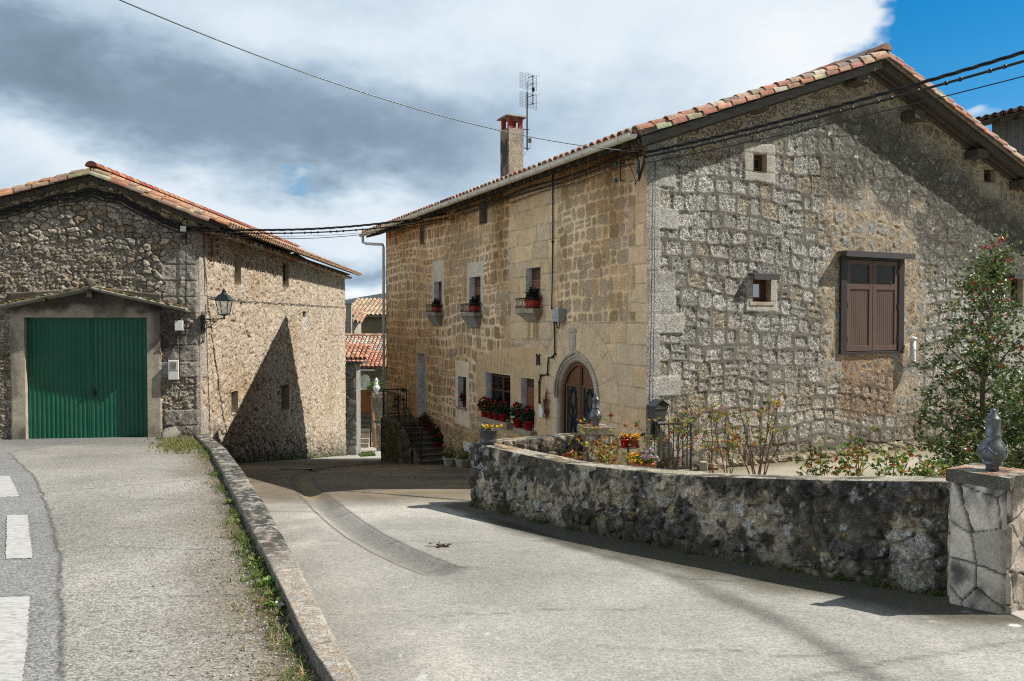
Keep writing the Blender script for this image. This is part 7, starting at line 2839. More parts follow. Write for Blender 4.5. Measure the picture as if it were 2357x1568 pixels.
o, a = box_thing("junction_box", FA, 1271, 1285, 711, 741, .16, mat("grey_plastic", (.30, .31, .32), .5, var=.1), "grey plastic junction box on the house front right of the third balcony", "junction box")
m = MB()
m.box(FA, a[0] + .02, a[1] - .02, .181, .186, a[2] + .10, a[2] + .105)
m.tube([FA.P(a[0] + .05, .12, a[2] + .01), FA.P(a[0] + .05, .12, a[2] - .05), FA.P(a[0] + .09, .12, a[2] - .14), FA.P(a[0] + .16, .12, a[2] - .12), FA.P(a[0] + .17, .12, a[2] + .01)], .014, 6)
m.build("cable_loop", MT['black'], o, smooth=True)
o, a = box_thing("meter_box", FA, 1239.5, 1254, 933, 963, .05, MT['white'], "white meter box on the house front between the shuttered window and the arched door", "meter box")
m = MB()
m.box(FA, a[0] + .07, a[0] + .16, .071, .076, a[2] + .22, a[2] + .36)
m.build("meter_window", MT['sill'], o)
box_thing("meter_box", FA, 1066, 1082, 1015, 1042, .06, MT['white'], "white meter box low on the house front behind the garden wall end", "meter box")
s_, z_ = fpx(1240.5, 828)
o = thing("number_plate", tuple(FA.P(s_, .03, z_)), "small dark scalloped house number plate on beige render above the meter box", "number plate")
m = MB()
pl = [(-.10, .105), (-.075, .135), (-.05, .11), (.05, .11), (.075, .135), (.10, .105), (.08, .06), (.08, -.06), (.10, -.105), (.075, -.135), (.05, -.11), (-.05, -.11), (-.075, -.135), (-.10, -.105), (-.08, -.06), (-.08, .06)]
m.prism([FA.P(s_ + x, .015, z_ + y) for x, y in pl][::-1], FA.n * .02)
m.build("plate", MT['iron'], o)
m = MB()
m.box(FA, s_ + .015, s_ + .03, .036, .040, z_ - .06, z_ + .06)
m.box(FA, s_ - .035, s_ - .022, .036, .040, z_ - .06, z_ + .06)
m.build("digits", MT['finial'], o)
s_, z_ = fpx(1262, 925)
o = thing("dried_corn", tuple(FA.P(s_, .05, z_)), "bunch of dried brown leaves hanging on the house wall left of the arched door", "dried bunch")
m = MB()
rr = random.Random(3)
top_ = FA.P(s_, .05, z_ + .30)
for k in range(34):
    c = FA.P(s_ + rr.gauss(.01, .05), .05 + abs(rr.gauss(0, .03)), z_ + rr.uniform(-.26, .14))
    m.col(rr.choice([(.20, .07, .03), (.27, .10, .04), (.14, .05, .025), (.32, .14, .06)]))
    w = Vector((rr.gauss(0, .02), rr.gauss(0, .02), -.12 - .06 * rr.random()))
    sd = FA.d * .022
    m.add([c, c + w * .5 + sd, c + w, c + w * .5 - sd], [(0, 1, 2, 3)])
    if k % 3 == 0:
        m.tube([top_, c], .005, 4)
m.build("leaves", MT['dry'], o)
# insulator bracket high on the near corner
s_, z_ = fpx(1440, 397)
o = thing("insulator_bracket", tuple(FA.P(s_, .1, z_)), "old iron bracket with two green glass insulators high on the house front", "bracket")
m = MB()
m.tube([FA.P(s_, .03, z_ - .16), FA.P(s_, .12, z_ - .17), FA.P(s_, .12, z_ + .16), FA.P(s_, .03, z_ + .17)], .014, 6)
m.build("iron", MT['iron'], o)
for dz in (-.15, .15):
    m = MB()
    m.lathe(FA.P(s_ + .10, .16, z_ + dz - .04), [(.02, 0), (.035, .01), (.03, .04), (.036, .05), (.02, .08)], 10)
    m.tube([FA.P(s_, .12, z_ + dz), FA.P(s_ + .10, .16, z_ + dz)], .008, 5)
    m.build("insulator", MT['teal'], o, smooth=True)

# antenna beside the chimney
AT = CHF.P(hw + .14, .22, 0)
a0 = px(1211, 346, 22.0).z
a1 = px(1211, 215, 22.0).z
o = thing("tv_antenna", (AT.x, AT.y, a0), "television aerial with two wire grid reflectors on a mast beside the chimney", "antenna")
m = MB()
m.tube([(AT.x, AT.y, a0), (AT.x, AT.y, a1)], .020, 8)
for z_ in (a0 + .04, a0 + .55):
    m.tube([CHF.P(hw - .02, .22, z_), (AT.x + .05, AT.y, z_)], .014, 6)
m.tube([(AT.x, AT.y, a1 - .25), (AT.x + .0, AT.y, a1 + .30)], .012, 6)
m.build("mast", MT['iron'], o)
m = MB()
tA, tB = px(1216, 172, 22).z, px(1216, 250, 22).z
gd_ = (GA.d * .93 + Vector((.2, .35, 0))).normalized()
zc_ = (tA + tB) / 2
c = Vector((AT.x + .03, AT.y, 0))
for (za, zb_) in ((zc_ + .05, tA), (tB, zc_ - .05)):
    for k in range(7):
        e = -.28 + .56 * k / 6
        m.tube([c + gd_ * e + Vector((0, 0, za)), c + gd_ * e + Vector((0, 0, zb_))], .0035 if 0 < k < 6 else .006, 4)
    for k in range(11):
        z_ = za + (zb_ - za) * k / 10
        m.tube([c + gd_ * -.28 + Vector((0, 0, z_)), c + gd_ * .28 + Vector((0, 0, z_))], .003, 4)
m.build("grid_reflector", MT['steel'], o)
m = MB()
f_ = GA.n * .16 + Vector((.05, 0, 0))
c2 = c + f_
m.tube([c2 + Vector((0, 0, tB + .05)), c2 + Vector((0, 0, tA - .08))], .011, 6)
for z_ in (tB + .08, zc_ - .16, zc_ + .16, tA - .1):
    m.tube([c2 + Vector((0, 0, z_)), c + Vector((0, 0, z_))], .008, 5)
    for sg in (-1, 1):
        m.tube([c2 + Vector((0, 0, z_)), c2 + gd_ * .22 * sg + Vector((0, 0, z_ + .05)) + GA.n * .04], .003, 4)
    m.blob(c2 + Vector((0, 0, z_)), .025, .025, .02, 2, .1, 6, 4)
m.bx(c2.x - .02, c2.x + .05, c2.y - .03, c2.y + .03, zc_ - .05, zc_ + .05)
m.build("dipoles", MT['iron'], o)
m = MB()
m.bx(AT.x + .03, AT.x + .12, AT.y - .04, AT.y + .04, a0 + .20, a0 + .31)
m.tube([(AT.x + .07, AT.y, a0 + .21), (AT.x + .10, AT.y, a0 + .05), (AT.x, AT.y, a0 - .02), (AT.x - .15, AT.y - .1, a0 - .25)], .006, 5)
m.build("amplifier", MT['sill_grey'], o)

# ------------------------------------------------------------------ overhead and wall cables


def sag(a, b, s, n=40):
    a, b = Vector(a), Vector(b)
    return [a.lerp(b, i / n) - Vector((0, 0, s * 4 * (i / n) * (1 - i / n))) for i in range(n + 1)]


def cable(name, pts, r, label, matl='black', twist=0.0, group=None, yellow=False, knots=0):
    m = MB()
    if twist:
        L_ = 0
        for ph in (0, 2.1, 4.2):
            q, acc = [], 0.0
            for i, p in enumerate(pts):
                if i:
                    acc += (p - pts[i - 1]).length
                t = (pts[min(i + 1, len(pts) - 1)] - pts[max(i - 1, 0)]).normalized()
                a = t.cross(Vector((0, 0, 1))).normalized()
                b = t.cross(a)
                an = acc * twist + ph
                q.append(p + (a * math.cos(an) + b * math.sin(an)) * r * .8)
            m.tube(q, r * .75, 5)
    else:
        m.tube(pts, r, 6)
    for k in range(knots):
        p = pts[int((k + .5) * len(pts) / knots)]
        m.blob(p, r * 1.9, r * 1.9, r * 1.7, k, .1, 6, 4)
    o = m.build(name, MT[matl], None, smooth=True)
    return tag(o, label, "cable", group)


cr = px(1482, 365, 14.25)
far = lambda u, v, Y: px(u, v, Y)
cable("overhead_cable", sag(px(1484, 352, 14.25), far(2700, 10, 10.5), .12, 130), .020, "thick twisted black overhead cable, the upper one of three crossing the gable to the right", twist=9)
cable("overhead_cable", sag(px(1484, 362, 14.22), far(2700, 38, 10.2), .10), .020, "thick smooth black overhead cable, the middle one of three crossing the gable", knots=26)
cable("overhead_cable", sag(px(1484, 376, 14.2), far(2700, 84, 9.8), .08), .0085, "thin black overhead cable, the lowest of three crossing the gable")
hA = FA.at(1030, 492, .12)
hp = FA.P(hA[0], .14, hA[1])
hp2 = FA.P(hA[0], .14, hA[1] - .14)
bq = BF.P(-.02, .08, 2.18)
cable("overhead_cable", sag(hp, px(432, 524, 20.75), .22, 120), .022, "thick twisted black cable across the lane between house eaves and barn corner", twist=8)
cable("overhead_cable", sag(hp2, px(432, 530, 20.75), .22), .020, "thick black cable across the lane just under the twisted one", knots=30)
cable("overhead_cable", sag(FA.P(hA[0] + .1, .14, hA[1] - .22), px(462, 537, 20.95), .22), .006, "thin wire across the lane below the thick cables, upper of two")
cable("overhead_cable", sag(FA.P(hA[0] - .6, .12, hA[1] - .20), px(470, 540, 20.98), .30), .009, "thin black cable across the lane, lowest of all between house and barn")
cable("overhead_wire", sag(px(1478, 350, 14.2), px(60, -95, 8.0), .38, 60), .0075, "long thin silvery wire crossing the sky from the house corner to the upper left", 'steelwire')
# bundle under the house eaves
ez2 = lambda s_, d_: float(roof_z(0.0)) - TH - .30 - d_
cable("wall_cable", [FA.P(s_, .075 + .012 * math.sin(s_ * 3), ez2(s_, .02) + .02 * math.sin(s_ * 1.7)) for s_ in np.linspace(.05, 9.2, 60)], .018, "thick black cable clipped along the house front just under the gutter")
cable("wall_cable", [FA.P(s_, .07, ez2(s_, .10) + .02 * math.sin(s_ * 1.3 + 1)) for s_ in np.linspace(.05, 9.0, 60)], .014, "second black cable under the house gutter, below the thick one", knots=24)
cable("wall_cable", [FA.P(s_, .06, ez2(s_, .20) + .015 * math.sin(s_ * 2)) for s_ in np.linspace(.35, 5.6, 40)], .009, "thin lowest cable under the near half of the house gutter", knots=20)
# loop of cables at the corner
m = MB()
for k in range(5):
    o_ = .02 * k
    m.tube([FA.P(.45 - o_, .10, ez2(0, .0) - .02 * k), FA.P(.18 + o_ * .5, .12, ez2(0, .03)), FA.P(.10 - .01 * k, .13, ez2(0, .22)), FA.P(.12 - o_, .14, ez2(0, .40)), FA.P(.02, .16, ez2(0, .50 + o_)), px(1484, 360 + 4 * k, 14.25)], .014, 6)
m.tube([FA.P(.5, .08, ez2(0, .12)), FA.P(.36, .10, ez2(0, .30)), FA.P(.20, .12, ez2(0, .52)), FA.P(.18, .13, ez2(0, .62)), px(1483, 376, 14.2)], .007, 5)
b_ = m.build("cable_loop", MT['black'], None, smooth=True)
tag(b_, "knot of black cables hanging at the near corner of the house under the eaves", "cable")
s1_, zt_ = fpx(1276, 400)
_, zb_ = fpx(1278, 712)
cable("wall_cable", [FA.P(s1_, .04, zt_), FA.P(s1_ + .01, .035, (zt_ + zb_) / 2), FA.P(s1_, .06, zb_ + .02)], .016, "vertical black cable from the eaves down to the grey junction box", knots=9)
pts = [fpx(1280, 742), fpx(1281, 815), fpx(1276, 822), fpx(1266, 823), fpx(1264, 862), fpx(1249, 864), fpx(1245, 880), fpx(1245, 926)]
cable("wall_cable", [FA.P(a_, .045, b__) for a_, b__ in pts], .018, "black conduit stepping down from the junction box to the white meter box", knots=7)
cable("wall_cable", [GA.P(.16, .03, gpx(1500, 372)[1]), GA.P(.14, .035, 0), GA.P(.10, .035, -2.4)], .005, "thin vertical wire down the gable beside the corner quoins")
s2 = [fpx(u, v) for u, v in ((1482, 752), (1400, 752), (1305, 756), (1290, 745))]
# barn front bundle
for k, lab in enumerate(("topmost of three", "middle one of three", "lowest of three")):
    dz = -.10 * k
    P_ = []
    for u, v in ((-40, 497), (60, 474), (130, 455), (215, 440), (280, 455), (350, 492), (415, 521)):
        s_, z_ = BF.at(u, v)
        P_.append(BF.P(s_, .10 + .02 * k, z_ + dz + .03))
    q = []
    for a_, b__ in zip(P_[:-1], P_[1:]):
        q += [a_.lerp(b__, i / 8) - Vector((0, 0, .03 * math.sin(math.pi * i / 8))) for i in range(8)]
    cable("wall_cable", q + [P_[-1], px(432, 526 + 3 * k, 20.75)], .030 if k == 0 else .022, "black cable bundle slung under the barn verge, %s" % lab, twist=7 if k < 2 else 0)
cable("wall_cable", [BF.P(*(lambda t: (t[0], .10, t[1]))(BF.at(u, v))) for u, v in ((430, 530), (430, 620), (429, 712), (431, 745), (427, 770), (420, 772))], .014, "black cable dropping down the barn front beside the corner quoins", knots=3)
cable("wall_cable", [BS.P(*(lambda t: (t[0], .05, t[1]))(BS.at(u, v))) for u, v in ((465, 540), (466, 600), (467, 680), (480, 684), (560, 693), (650, 699), (720, 703), (798, 708))], .010, "thin black wire down the barn corner and along its cream side wall")
cable("wall_cable", [BS.P(*(lambda t: (t[0], .05, t[1]))(BS.at(u, v))) for u, v in ((469, 700), (472, 790), (475, 880), (480, 1000))], .009, "thin crooked wire running down the barn side wall below the lantern")
cable("conduit", [BF.P(*(lambda t: (t[0], .10, t[1]))(BF.at(u, v))) for u, v in ((366, 801), (416, 801), (415, 762), (415, 801), (414, 868), (404, 870))], .012, "black conduit linking the two white meter boxes on the barn front")
b_, a = box_thing("meter_box", BF, 402, 421, 738, 761, .10, MT['white'], "small white electric box on the barn front beside the canopy end", "meter box", .07)
b_, a = box_thing("meter_box", BF, 387, 411, 830, 874, .10, MT['white'], "large white meter box with a small window, right of the green garage door", "meter box", .08)
m = MB()
m.box(BF, a[0] + .05, a[1] - .05, .181, .187, a[2] + .27, a[3] - .04)
m.build("meter_window", MT['sill_grey'], b_)
m = MB()
m.box(BF, a[0] + .005, a[1] - .005, .181, .185, a[2] + .235, a[2] + .245)
m.build("seam", MT['sill_grey'], b_)
box_thing("floodlight", BF, 415, 428, 520, 533, .12, MT['white'], "small white floodlight box under the barn eaves at the corner", "floodlight", .06)
box_thing("sensor_box", BF, 415, 427, 542, 552, .07, MT['steel'], "small grey sensor box below the white floodlight on the barn corner", "sensor")
# iron bracket with insulators on the barn side
s_, z_ = BS.at(479, 574)
o = thing("insulator_bracket", tuple(BS.P(s_, .1, z_)), "dark red iron bracket with insulators under the barn eaves", "bracket")
m = MB()
m.tube([BS.P(s_, .10, z_ - .32), BS.P(s_, .10, z_ + .32)], .022, 6)
for k in range(4):
    zz_ = z_ - .27 + k * .18
    m.tube([BS.P(s_, 0, zz_), BS.P(s_, .10, zz_)], .01, 5)
m.build("iron", MT['rust'], o)
for k in range(4):
    m = MB()
    m.lathe(BS.P(s_ + .35, .14, z_ - .29 + k * .18), [(.025, 0), (.04, .02), (.035, .06), (.02, .08)], 10)
    m.tube([BS.P(s_, .10, z_ - .27 + k * .18), BS.P(s_ + .35, .14, z_ - .26 + k * .18)], .008, 5)
    m.build("insulator", MT['rust'], o)

# ------------------------------------------------------------------ wall lantern on the barn corner
lp = px(516, 745, 21.0)
lam = thing("wall_lantern", (BC[0], 21.0, lp.z), "black iron street lantern on a scrolled bracket at the barn corner", "street lamp")
bx0 = BC[0] + .03
m = MB()
zb0 = lp.z + .02
m.bx(bx0 - .02, bx0 + .05, 20.93, 21.07, zb0 - .22, zb0 + .22)
m.tube([(bx0 + .04, 21, zb0 + .10), (bx0 + .45, 21, zb0 + .10), (lp.x, 21, zb0 + .13)], .016, 6)
m.tube([(bx0 + .04, 21, zb0 - .18), (bx0 + .20, 21, zb0 - .10), (bx0 + .42, 21, zb0 + .09)], .012, 6)
for (cx_, cz_, rr0, tn, ph) in ((bx0 + .15, zb0 + .01, .085, 13, 0), (bx0 + .30, zb0 + .045, .045, 11, 2)):
    m.tube([(cx_ + rr0 * (1 - k / 26) * math.cos(k * .55 + ph), 21, cz_ + rr0 * (1 - k / 26) * math.sin(k * .55 + ph)) for k in range(22)], .009, 5)
m.tube([(lp.x, 21, zb0 + .10), (lp.x, 21, zb0 + .22)], .022, 6)
m.blob((lp.x, 21, zb0 + .12), .035, .035, .03, 1, .02)
m.build("bracket", MT['lamp_iron'], lam)
z0 = zb0 + .22
m = MB()
w0_, w1_, hh = .105, .165, .37
cor = [(-1, -1), (1, -1), (1, 1), (-1, 1)]
Pq = lambda c_, w, z: Vector((lp.x + c_[0] * w, 21 + c_[1] * w, z))
for k in range(4):
    a, b_ = cor[k], cor[(k + 1) % 4]
    m.tube([Pq(a, w0_, z0), Pq(a, w1_, z0 + hh)], .012, 5)
    m.tube([Pq(a, w0_, z0), Pq(b_, w0_, z0)], .012, 5)
    m.tube([Pq(a, w1_, z0 + hh), Pq(b_, w1_, z0 + hh)], .014, 5)
    m.tube([Pq(a, w0_, z0), Vector((lp.x, 21, z0 - .04))], .009, 5)
m.build("cage", MT['lamp_iron'], lam)
m = MB()
for k in range(4):
    a, b_ = cor[k], cor[(k + 1) % 4]
    m.add([Pq(a, w0_ * .97, z0 + .01), Pq(b_, w0_ * .97, z0 + .01), Pq(b_, w1_ * .97, z0 + hh), Pq(a, w1_ * .97, z0 + hh)], [(0, 1, 2, 3)])
m.build("lantern_glass", MT['lampglass'], lam)
m = MB()
zt2 = z0 + hh
w2, w3 = .215, .105
m.hexa([Pq(cor[0], w2, zt2), Pq(cor[1], w2, zt2), Pq(cor[2], w2, zt2), Pq(cor[3], w2, zt2), Pq(cor[0], w3, zt2 + .15), Pq(cor[1], w3, zt2 + .15), Pq(cor[2], w3, zt2 + .15), Pq(cor[3], w3, zt2 + .15)])
m.lathe((lp.x, 21, zt2 + .15), [(.115, 0), (.07, .05), (.055, .06), (.06, .10), (.03, .125), (.022, .16), (.004, .17)], 12)
m.build("lamp_roof", MT['lamp_iron'], lam, bevel=.004)

# ------------------------------------------------------------------ ground details
p = on_ground(683, 1080, zst)
m = MB()
sl0 = float(zst(p.y + .5) - zst(p.y - .5))
m.col((1, 1, 1))
ringp = [(p.x + .42 * math.cos(t), p.y + .42 * math.sin(t), float(zst(p.y + .42 * math.sin(t))) + .006) for t in [i * 2 * math.pi / 32 for i in range(32)]]
m.prism(ringp, (0, 0, .008))
b_ = m.build("manhole_cover", MT['iron'], None)
tag(b_, "round rusty manhole cover in the damp lane before the barn side wall", "manhole cover")
p = on_ground(1013, 1259, zst)
m = MB()
rr = random.Random(2)
for k in range(14):
    m.col(rr.choice([(.07, .05, .03), (.12, .09, .05), (.03, .03, .02), (.16, .03, .02), (.10, .12, .05)]))
    c = p + Vector((rr.gauss(0, .05), rr.gauss(0, .03), .01 + .012 * rr.random()))
    if k % 2:
        m.blob(c, .018, .014, .012, k, .3, 6, 4)
    else:
        m.leaves([c], .06, [m.cur[:3]], seed=k)
for k in range(3):
    m.tube([p + Vector((rr.gauss(0, .05), rr.gauss(0, .03), .01)), p + Vector((rr.gauss(0, .08), rr.gauss(0, .04), .02))], .004, 4)
b_ = m.build("leaf_clump", MT['dry'], None)
tag(b_, "small clump of fallen leaves and twigs lying on the concrete lane", "leaf litter")
# drain pipe mouth in the foot of the garden wall
p = on_ground(1193, 1190, zst)
o = thing("drain_spout", (p.x + .05, p.y + .08, float(zst(p.y)) + .06), "short white pipe mouth at the foot of the garden wall", "pipe")
dd_ = Vector((-.8, -.55, -.25)).normalized()
c = Vector(o.location)
m = MB()
m.tube([c - dd_ * .20, c + dd_ * .03], .042, 12, cap=False)
m.tube([c + dd_ * .03, c - dd_ * .20], .035, 12, cap=False)
m.build("pipe", MT['white'], o, smooth=True)
m = MB()
m.tube([c - dd_ * .08, c - dd_ * .09], .034, 12)
m.build("dark_bore", MT['dark'], o)


def blades(name, pts, h, cols, seed, label=None, lean=.5, w=.004):
    rr = random.Random(seed)
    m = MB()
    for p in pts:
        p = Vector(p)
        for k in range(rr.randint(3, 6)):
            a = rr.random() * 6.283
            L_ = h * rr.uniform(.35, 1.15)
            d = Vector((math.cos(a), math.sin(a), 0))
            s_ = Vector((-math.sin(a), math.cos(a), 0)) * w * rr.uniform(.6, 1.4)
            b = p + Vector((rr.gauss(0, .014), rr.gauss(0, .014), 0))
            mid = b + d * L_ * lean * .35 + Vector((0, 0, L_ * .6))
            t = b + d * L_ * lean + Vector((0, 0, L_ * .85))
            m.col(rr.choice(cols))
            m.add([b - s_, b + s_, mid + s_ * .8, mid - s_ * .8, t], [(0, 1, 2, 3), (3, 2, 4)])
    o = m.build(name, MT['softleaf'], None)
    return tag(o, kind='stuff')


rr = random.Random(31)
GR = [(.08, .15, .025), (.11, .19, .035), (.055, .10, .02), (.15, .18, .045)]
DR = [(.30, .24, .11), (.36, .28, .13), (.24, .18, .08), (.16, .15, .05)]
pts, pts2, pts3 = [], [], []
nz_ = lambda y, k: float(fbm(np.array([y * 1.1 + k]), np.array([k * 3.0]), 0, 3)[0])
while len(pts) < 800:
    y = rr.uniform(3.9, 20)
    d = abs(rr.gauss(0, .09)) + .01
    if nz_(y, 2) < rr.uniform(.36, .68):
        continue
    x = float(low_x(y)) - .02 - d
    pts.append((x, y, float(zas(y))))
blades("grass", pts, .062, GR + [DR[3]], 3)
while len(pts2) < 330:
    y = rr.uniform(3.6, 19)
    x = float(low_x(y)) - .03 - abs(rr.gauss(0, .16))
    if nz_(y, 7) < rr.uniform(.40, .66):
        continue
    pts2.append((x, y, float(zas(y))))
blades("dry_grass", pts2, .05, DR, 4, lean=1.6, w=.003)
pa = []
for _ in range(900):
    q = px(rr.uniform(360, 445), rr.uniform(1008, 1040), 1)
    p_ = on_ground(rr.gauss(412, 26), min(1045, max(1008, rr.gauss(1024, 9))), zas)
    if p_.x < low_x(p_.y) - .02 and p_.y < 20.4:
        pa.append((p_.x, p_.y, float(zas(p_.y))))
blades("grass", pa, .10, GR[1:] + DR[:3], 5)
pw = []
for _ in range(420):
    t = rr.random()
    k = rr.choice(range(len(GW) - 1))
    a, b = GW[k], GW[k + 1]
    x, y = a + (b - a) * t
    if nz_(t * 3 + k, 5) < rr.uniform(.4, .62):
        continue
    o_ = .03 + abs(rr.gauss(0, .05))
    pw.append((x - .83 * o_, y - .55 * o_, float(zst(y))))
blades("grass", pw, .06, [(.07, .10, .02), (.10, .14, .03), (.16, .14, .06)], 6)
ps = []
for _ in range(260):
    y = rr.uniform(22, 41)
    ps.append((BC[0] - .03 * (y - 20.9) + .06 + abs(rr.gauss(0, .08)), y, float(zst(y))))
blades("grass", ps, .10, GR, 7)
# broad leaved weeds beside the parapet, one thing each
wd = 0
for (u, v, s__) in ((1130 / 2.1331 / 1, 0, 0),):
    pass
for i, (u, v, sc_) in enumerate(((531, 1160, .9), (545, 1205, .7), (553, 1235, .8), (603, 1300, 1.0), (632, 1352, 1.1), (640, 1375, .9), (597, 1330, .8), (655, 1400, .9))):
    p = on_ground(u, v, zas)
    p.x = min(p.x, float(low_x(p.y)) - .06)
    m = MB()
    rr2 = random.Random(i + 60)
    for k in range(int(22 * sc_)):
        a = rr2.random() * 6.283
        L_ = rr2.uniform(.05, .14) * sc_
        m.col(rr2.choice([(.11, .20, .03), (.16, .26, .05), (.08, .15, .03), (.22, .27, .07)]))
        d = Vector((math.cos(a) * .7, math.sin(a) * .7, rr2.uniform(.35, 1.1))).normalized()
        w = Vector((-math.sin(a), math.cos(a), 0)) * L_ * .16
        b = p + Vector((rr2.gauss(0, .012), rr2.gauss(0, .012), 0))
        m.add([b, b + d * L_ * .55 + w, b + d * L_ + Vector((0, 0, -.25 * L_)), b + d * L_ * .55 - w], [(0, 1, 2, 3)])
    b_ = m.build("weed", MT['softleaf'], None)
    tag(b_, "tuft of green weeds growing in the gutter along the low parapet", "weed", "weeds along the parapet")
# grit along the parapet
m = MB()
for i in range(1700):
    y = 3.7 + 15 * rr.random() ** 1.8
    x = float(low_x(y)) - .05 - abs(rr.gauss(0, .28))
    c = rr.uniform(.15, .5)
    m.col((c, c * .95, c * .86))
    m.blob((x, y, float(zas(y)) + .004), rr.uniform(.004, .012), rr.uniform(.004, .010), rr.uniform(.003, .008), i, .3, 5, 3)
b_ = m.build("gravel", leaf_mat("grit", .9, 0, .2), None)
tag(b_, kind='stuff')
m = MB()
p = on_ground(693, 1522, zas)
p = on_ground(637, 1402, zas)
m.col((.75, .75, .74))
for k in range(5):
    c = p + Vector((rr.gauss(0, .02), rr.gauss(0, .012), .012 + .004 * k))
    m.leaves([c], .07, [(.74, .74, .73)], seed=k, width=.5)
b_ = m.build("paper_scrap", MT['petal'], None)
tag(b_, "crumpled white scrap of paper on the grit beside the parapet", "litter")

# ------------------------------------------------------------------ what stands beyond the lane
YB = 49.0
zg = lambda Y: float(zst(Y))
AX = Fr((0, YB), (1, 0), (0, -1))


def slab_wall(name, fr, s0, s1, z0, z1, cell, base, label, cat, parent=None, thick=.5, top=None, seed=3, res=.05):
    S, Z = np.meshgrid(np.linspace(s0, s1, max(3, int((s1 - s0) / res))), np.linspace(z0, z1, max(3, int((z1 - z0) / res))))
    n2 = fbm(S * 2.5, Z * 2.5, 1, 4)
    f1, f2, ia = worley(S / cell[0], Z / cell[1], seed)
    m_ = sst(.04, .18, f2 - f1)
    c = np.array(base) * (.65 + .6 * ia[..., 2])[..., None] * (.7 + .6 * n2)[..., None]
    c = mixc(np.array(base) * .55 * np.ones(S.shape + (3,)), c, m_)
    part = [grid_part(S, Z, .05 * m_ * ia[..., 0] + .04 * n2, np.concatenate([c, .5 + 0 * n2[..., None]], -1), fr, None, top)]
    for (a, e) in ((s0, -1), (s1, 1)):
        f2_ = Fr(tuple(fr.P(a, 0, 0))[:2], fr.n * -1, fr.d * e)
        S2, Z2 = np.meshgrid(np.linspace(0, thick, 8), np.linspace(z0, z1, 20))
        n3 = fbm(S2 * 2.5 + 4, Z2 * 2.5, 1, 4)
        part.append(grid_part(S2, Z2, 0 * n3, np.concatenate([np.array(base) * (.6 + .6 * n3)[..., None], .5 + 0 * n3[..., None]], -1), f2_))
    V = np.array([list(fr.P(s0, 0.03, z1)), list(fr.P(s1, 0.03, z1)), list(fr.P(s1, -thick, z1)), list(fr.P(s0, -thick, z1))])
    part.append((V, np.array([[0, 1, 2, 3]]), np.tile(np.array([*base, .4]), (4, 1))))
    o = np_mesh(name, part, MT['render'], parent)
    if label:
        tag(o, label, cat)
    return o


# stone pier with a lean-to roof at the far end of the barn
F2 = Fr((0, 43.2), (1, 0), (0, -1))
a = F2.rect(791, 821, 837, 1062)
an = thing("lean_to", tuple(F2.P(a[0], -.3, a[2])), "grey stone pier carrying a small tiled lean-to roof at the far barn corner", "lean-to")
slab_wall("pier", F2, a[0] - .15, a[1], a[2] - .8, a[3], (.5, .42), (.34, .33, .30), None, None, an, 1.2, seed=8)
ro_ = px(795, 822, 40.0)
tile_roof("roof", F2.P(a[0] - .3, -1.6, a[3] + .95), Vector((1, 0, 0)), Vector((0, -1, -.42)), 1.5, 1.9, an, seed=51, colors=[(.42, .20, .12), (.46, .27, .18), (.38, .17, .10)], far=False)
m = MB()
m.box(F2, a[0] - .25, a[1] + .35, -1.4, .12, a[3] - .02, a[3] + .06)
m.build("eaves_board", MT['wood_old'], an)
# house with patched red and grey tiles
F3 = Fr((0, 58.0), (1, 0), (0, -1))
b = F3.rect(796, 1000, 851, 1060)
h1 = thing("far_house", tuple(F3.P(b[0], 0, b[2])), "low house beyond the lane with a roof of half red, half grey tiles", "house")
slab_wall("wall", F3, b[0] - 4, b[1], b[2] - 1.5, b[3] + .1, (.6, .4), (.36, .30, .21), None, None, h1, 6, seed=5, res=.12)
et = F3.at(850, 849, .5)[1]
rt = px(850, 776, 63.0)
dv_ = Vector((0, 58.0 - .6 - 63.0, et - rt.z))
o_ = Vector((b[0] - 4, 63.0, rt.z))
tile_roof("roof", o_, Vector((1, 0, 0)), dv_, b[1] - b[0] + 4, dv_.length, h1, pitch=.30, row=.40, r=.13, seed=52, colors=[(.42, .33, .26), (.36, .30, .25), (.48, .42, .36), (.45, .20, .13), (.50, .46, .40)])
dv2 = dv_ * .48
tile_roof("new_tiles", o_ + dv_ * .53 + Vector((4 + .2, 0, .05)), Vector((1, 0, 0)), dv2, b[1] - b[0] - .2, dv2.length, h1, pitch=.30, row=.40, r=.135, seed=53, colors=[(.42, .17, .11), (.46, .21, .14), (.38, .15, .09), (.44, .25, .18)], lift=.05)
ridge_row("ridge_tiles", o_ + Vector((0, 0, .15)), o_ + Vector((b[1] - b[0] + 4, 0, .10)), h1, r=.2, L=.5)
m = MB()
m.box(F3, b[0] - .1, b[0] + 2.2, .55, .70, b[3] - .06, b[3] + .06)
m.build("gutter", MT['white'], h1, bevel=.02)
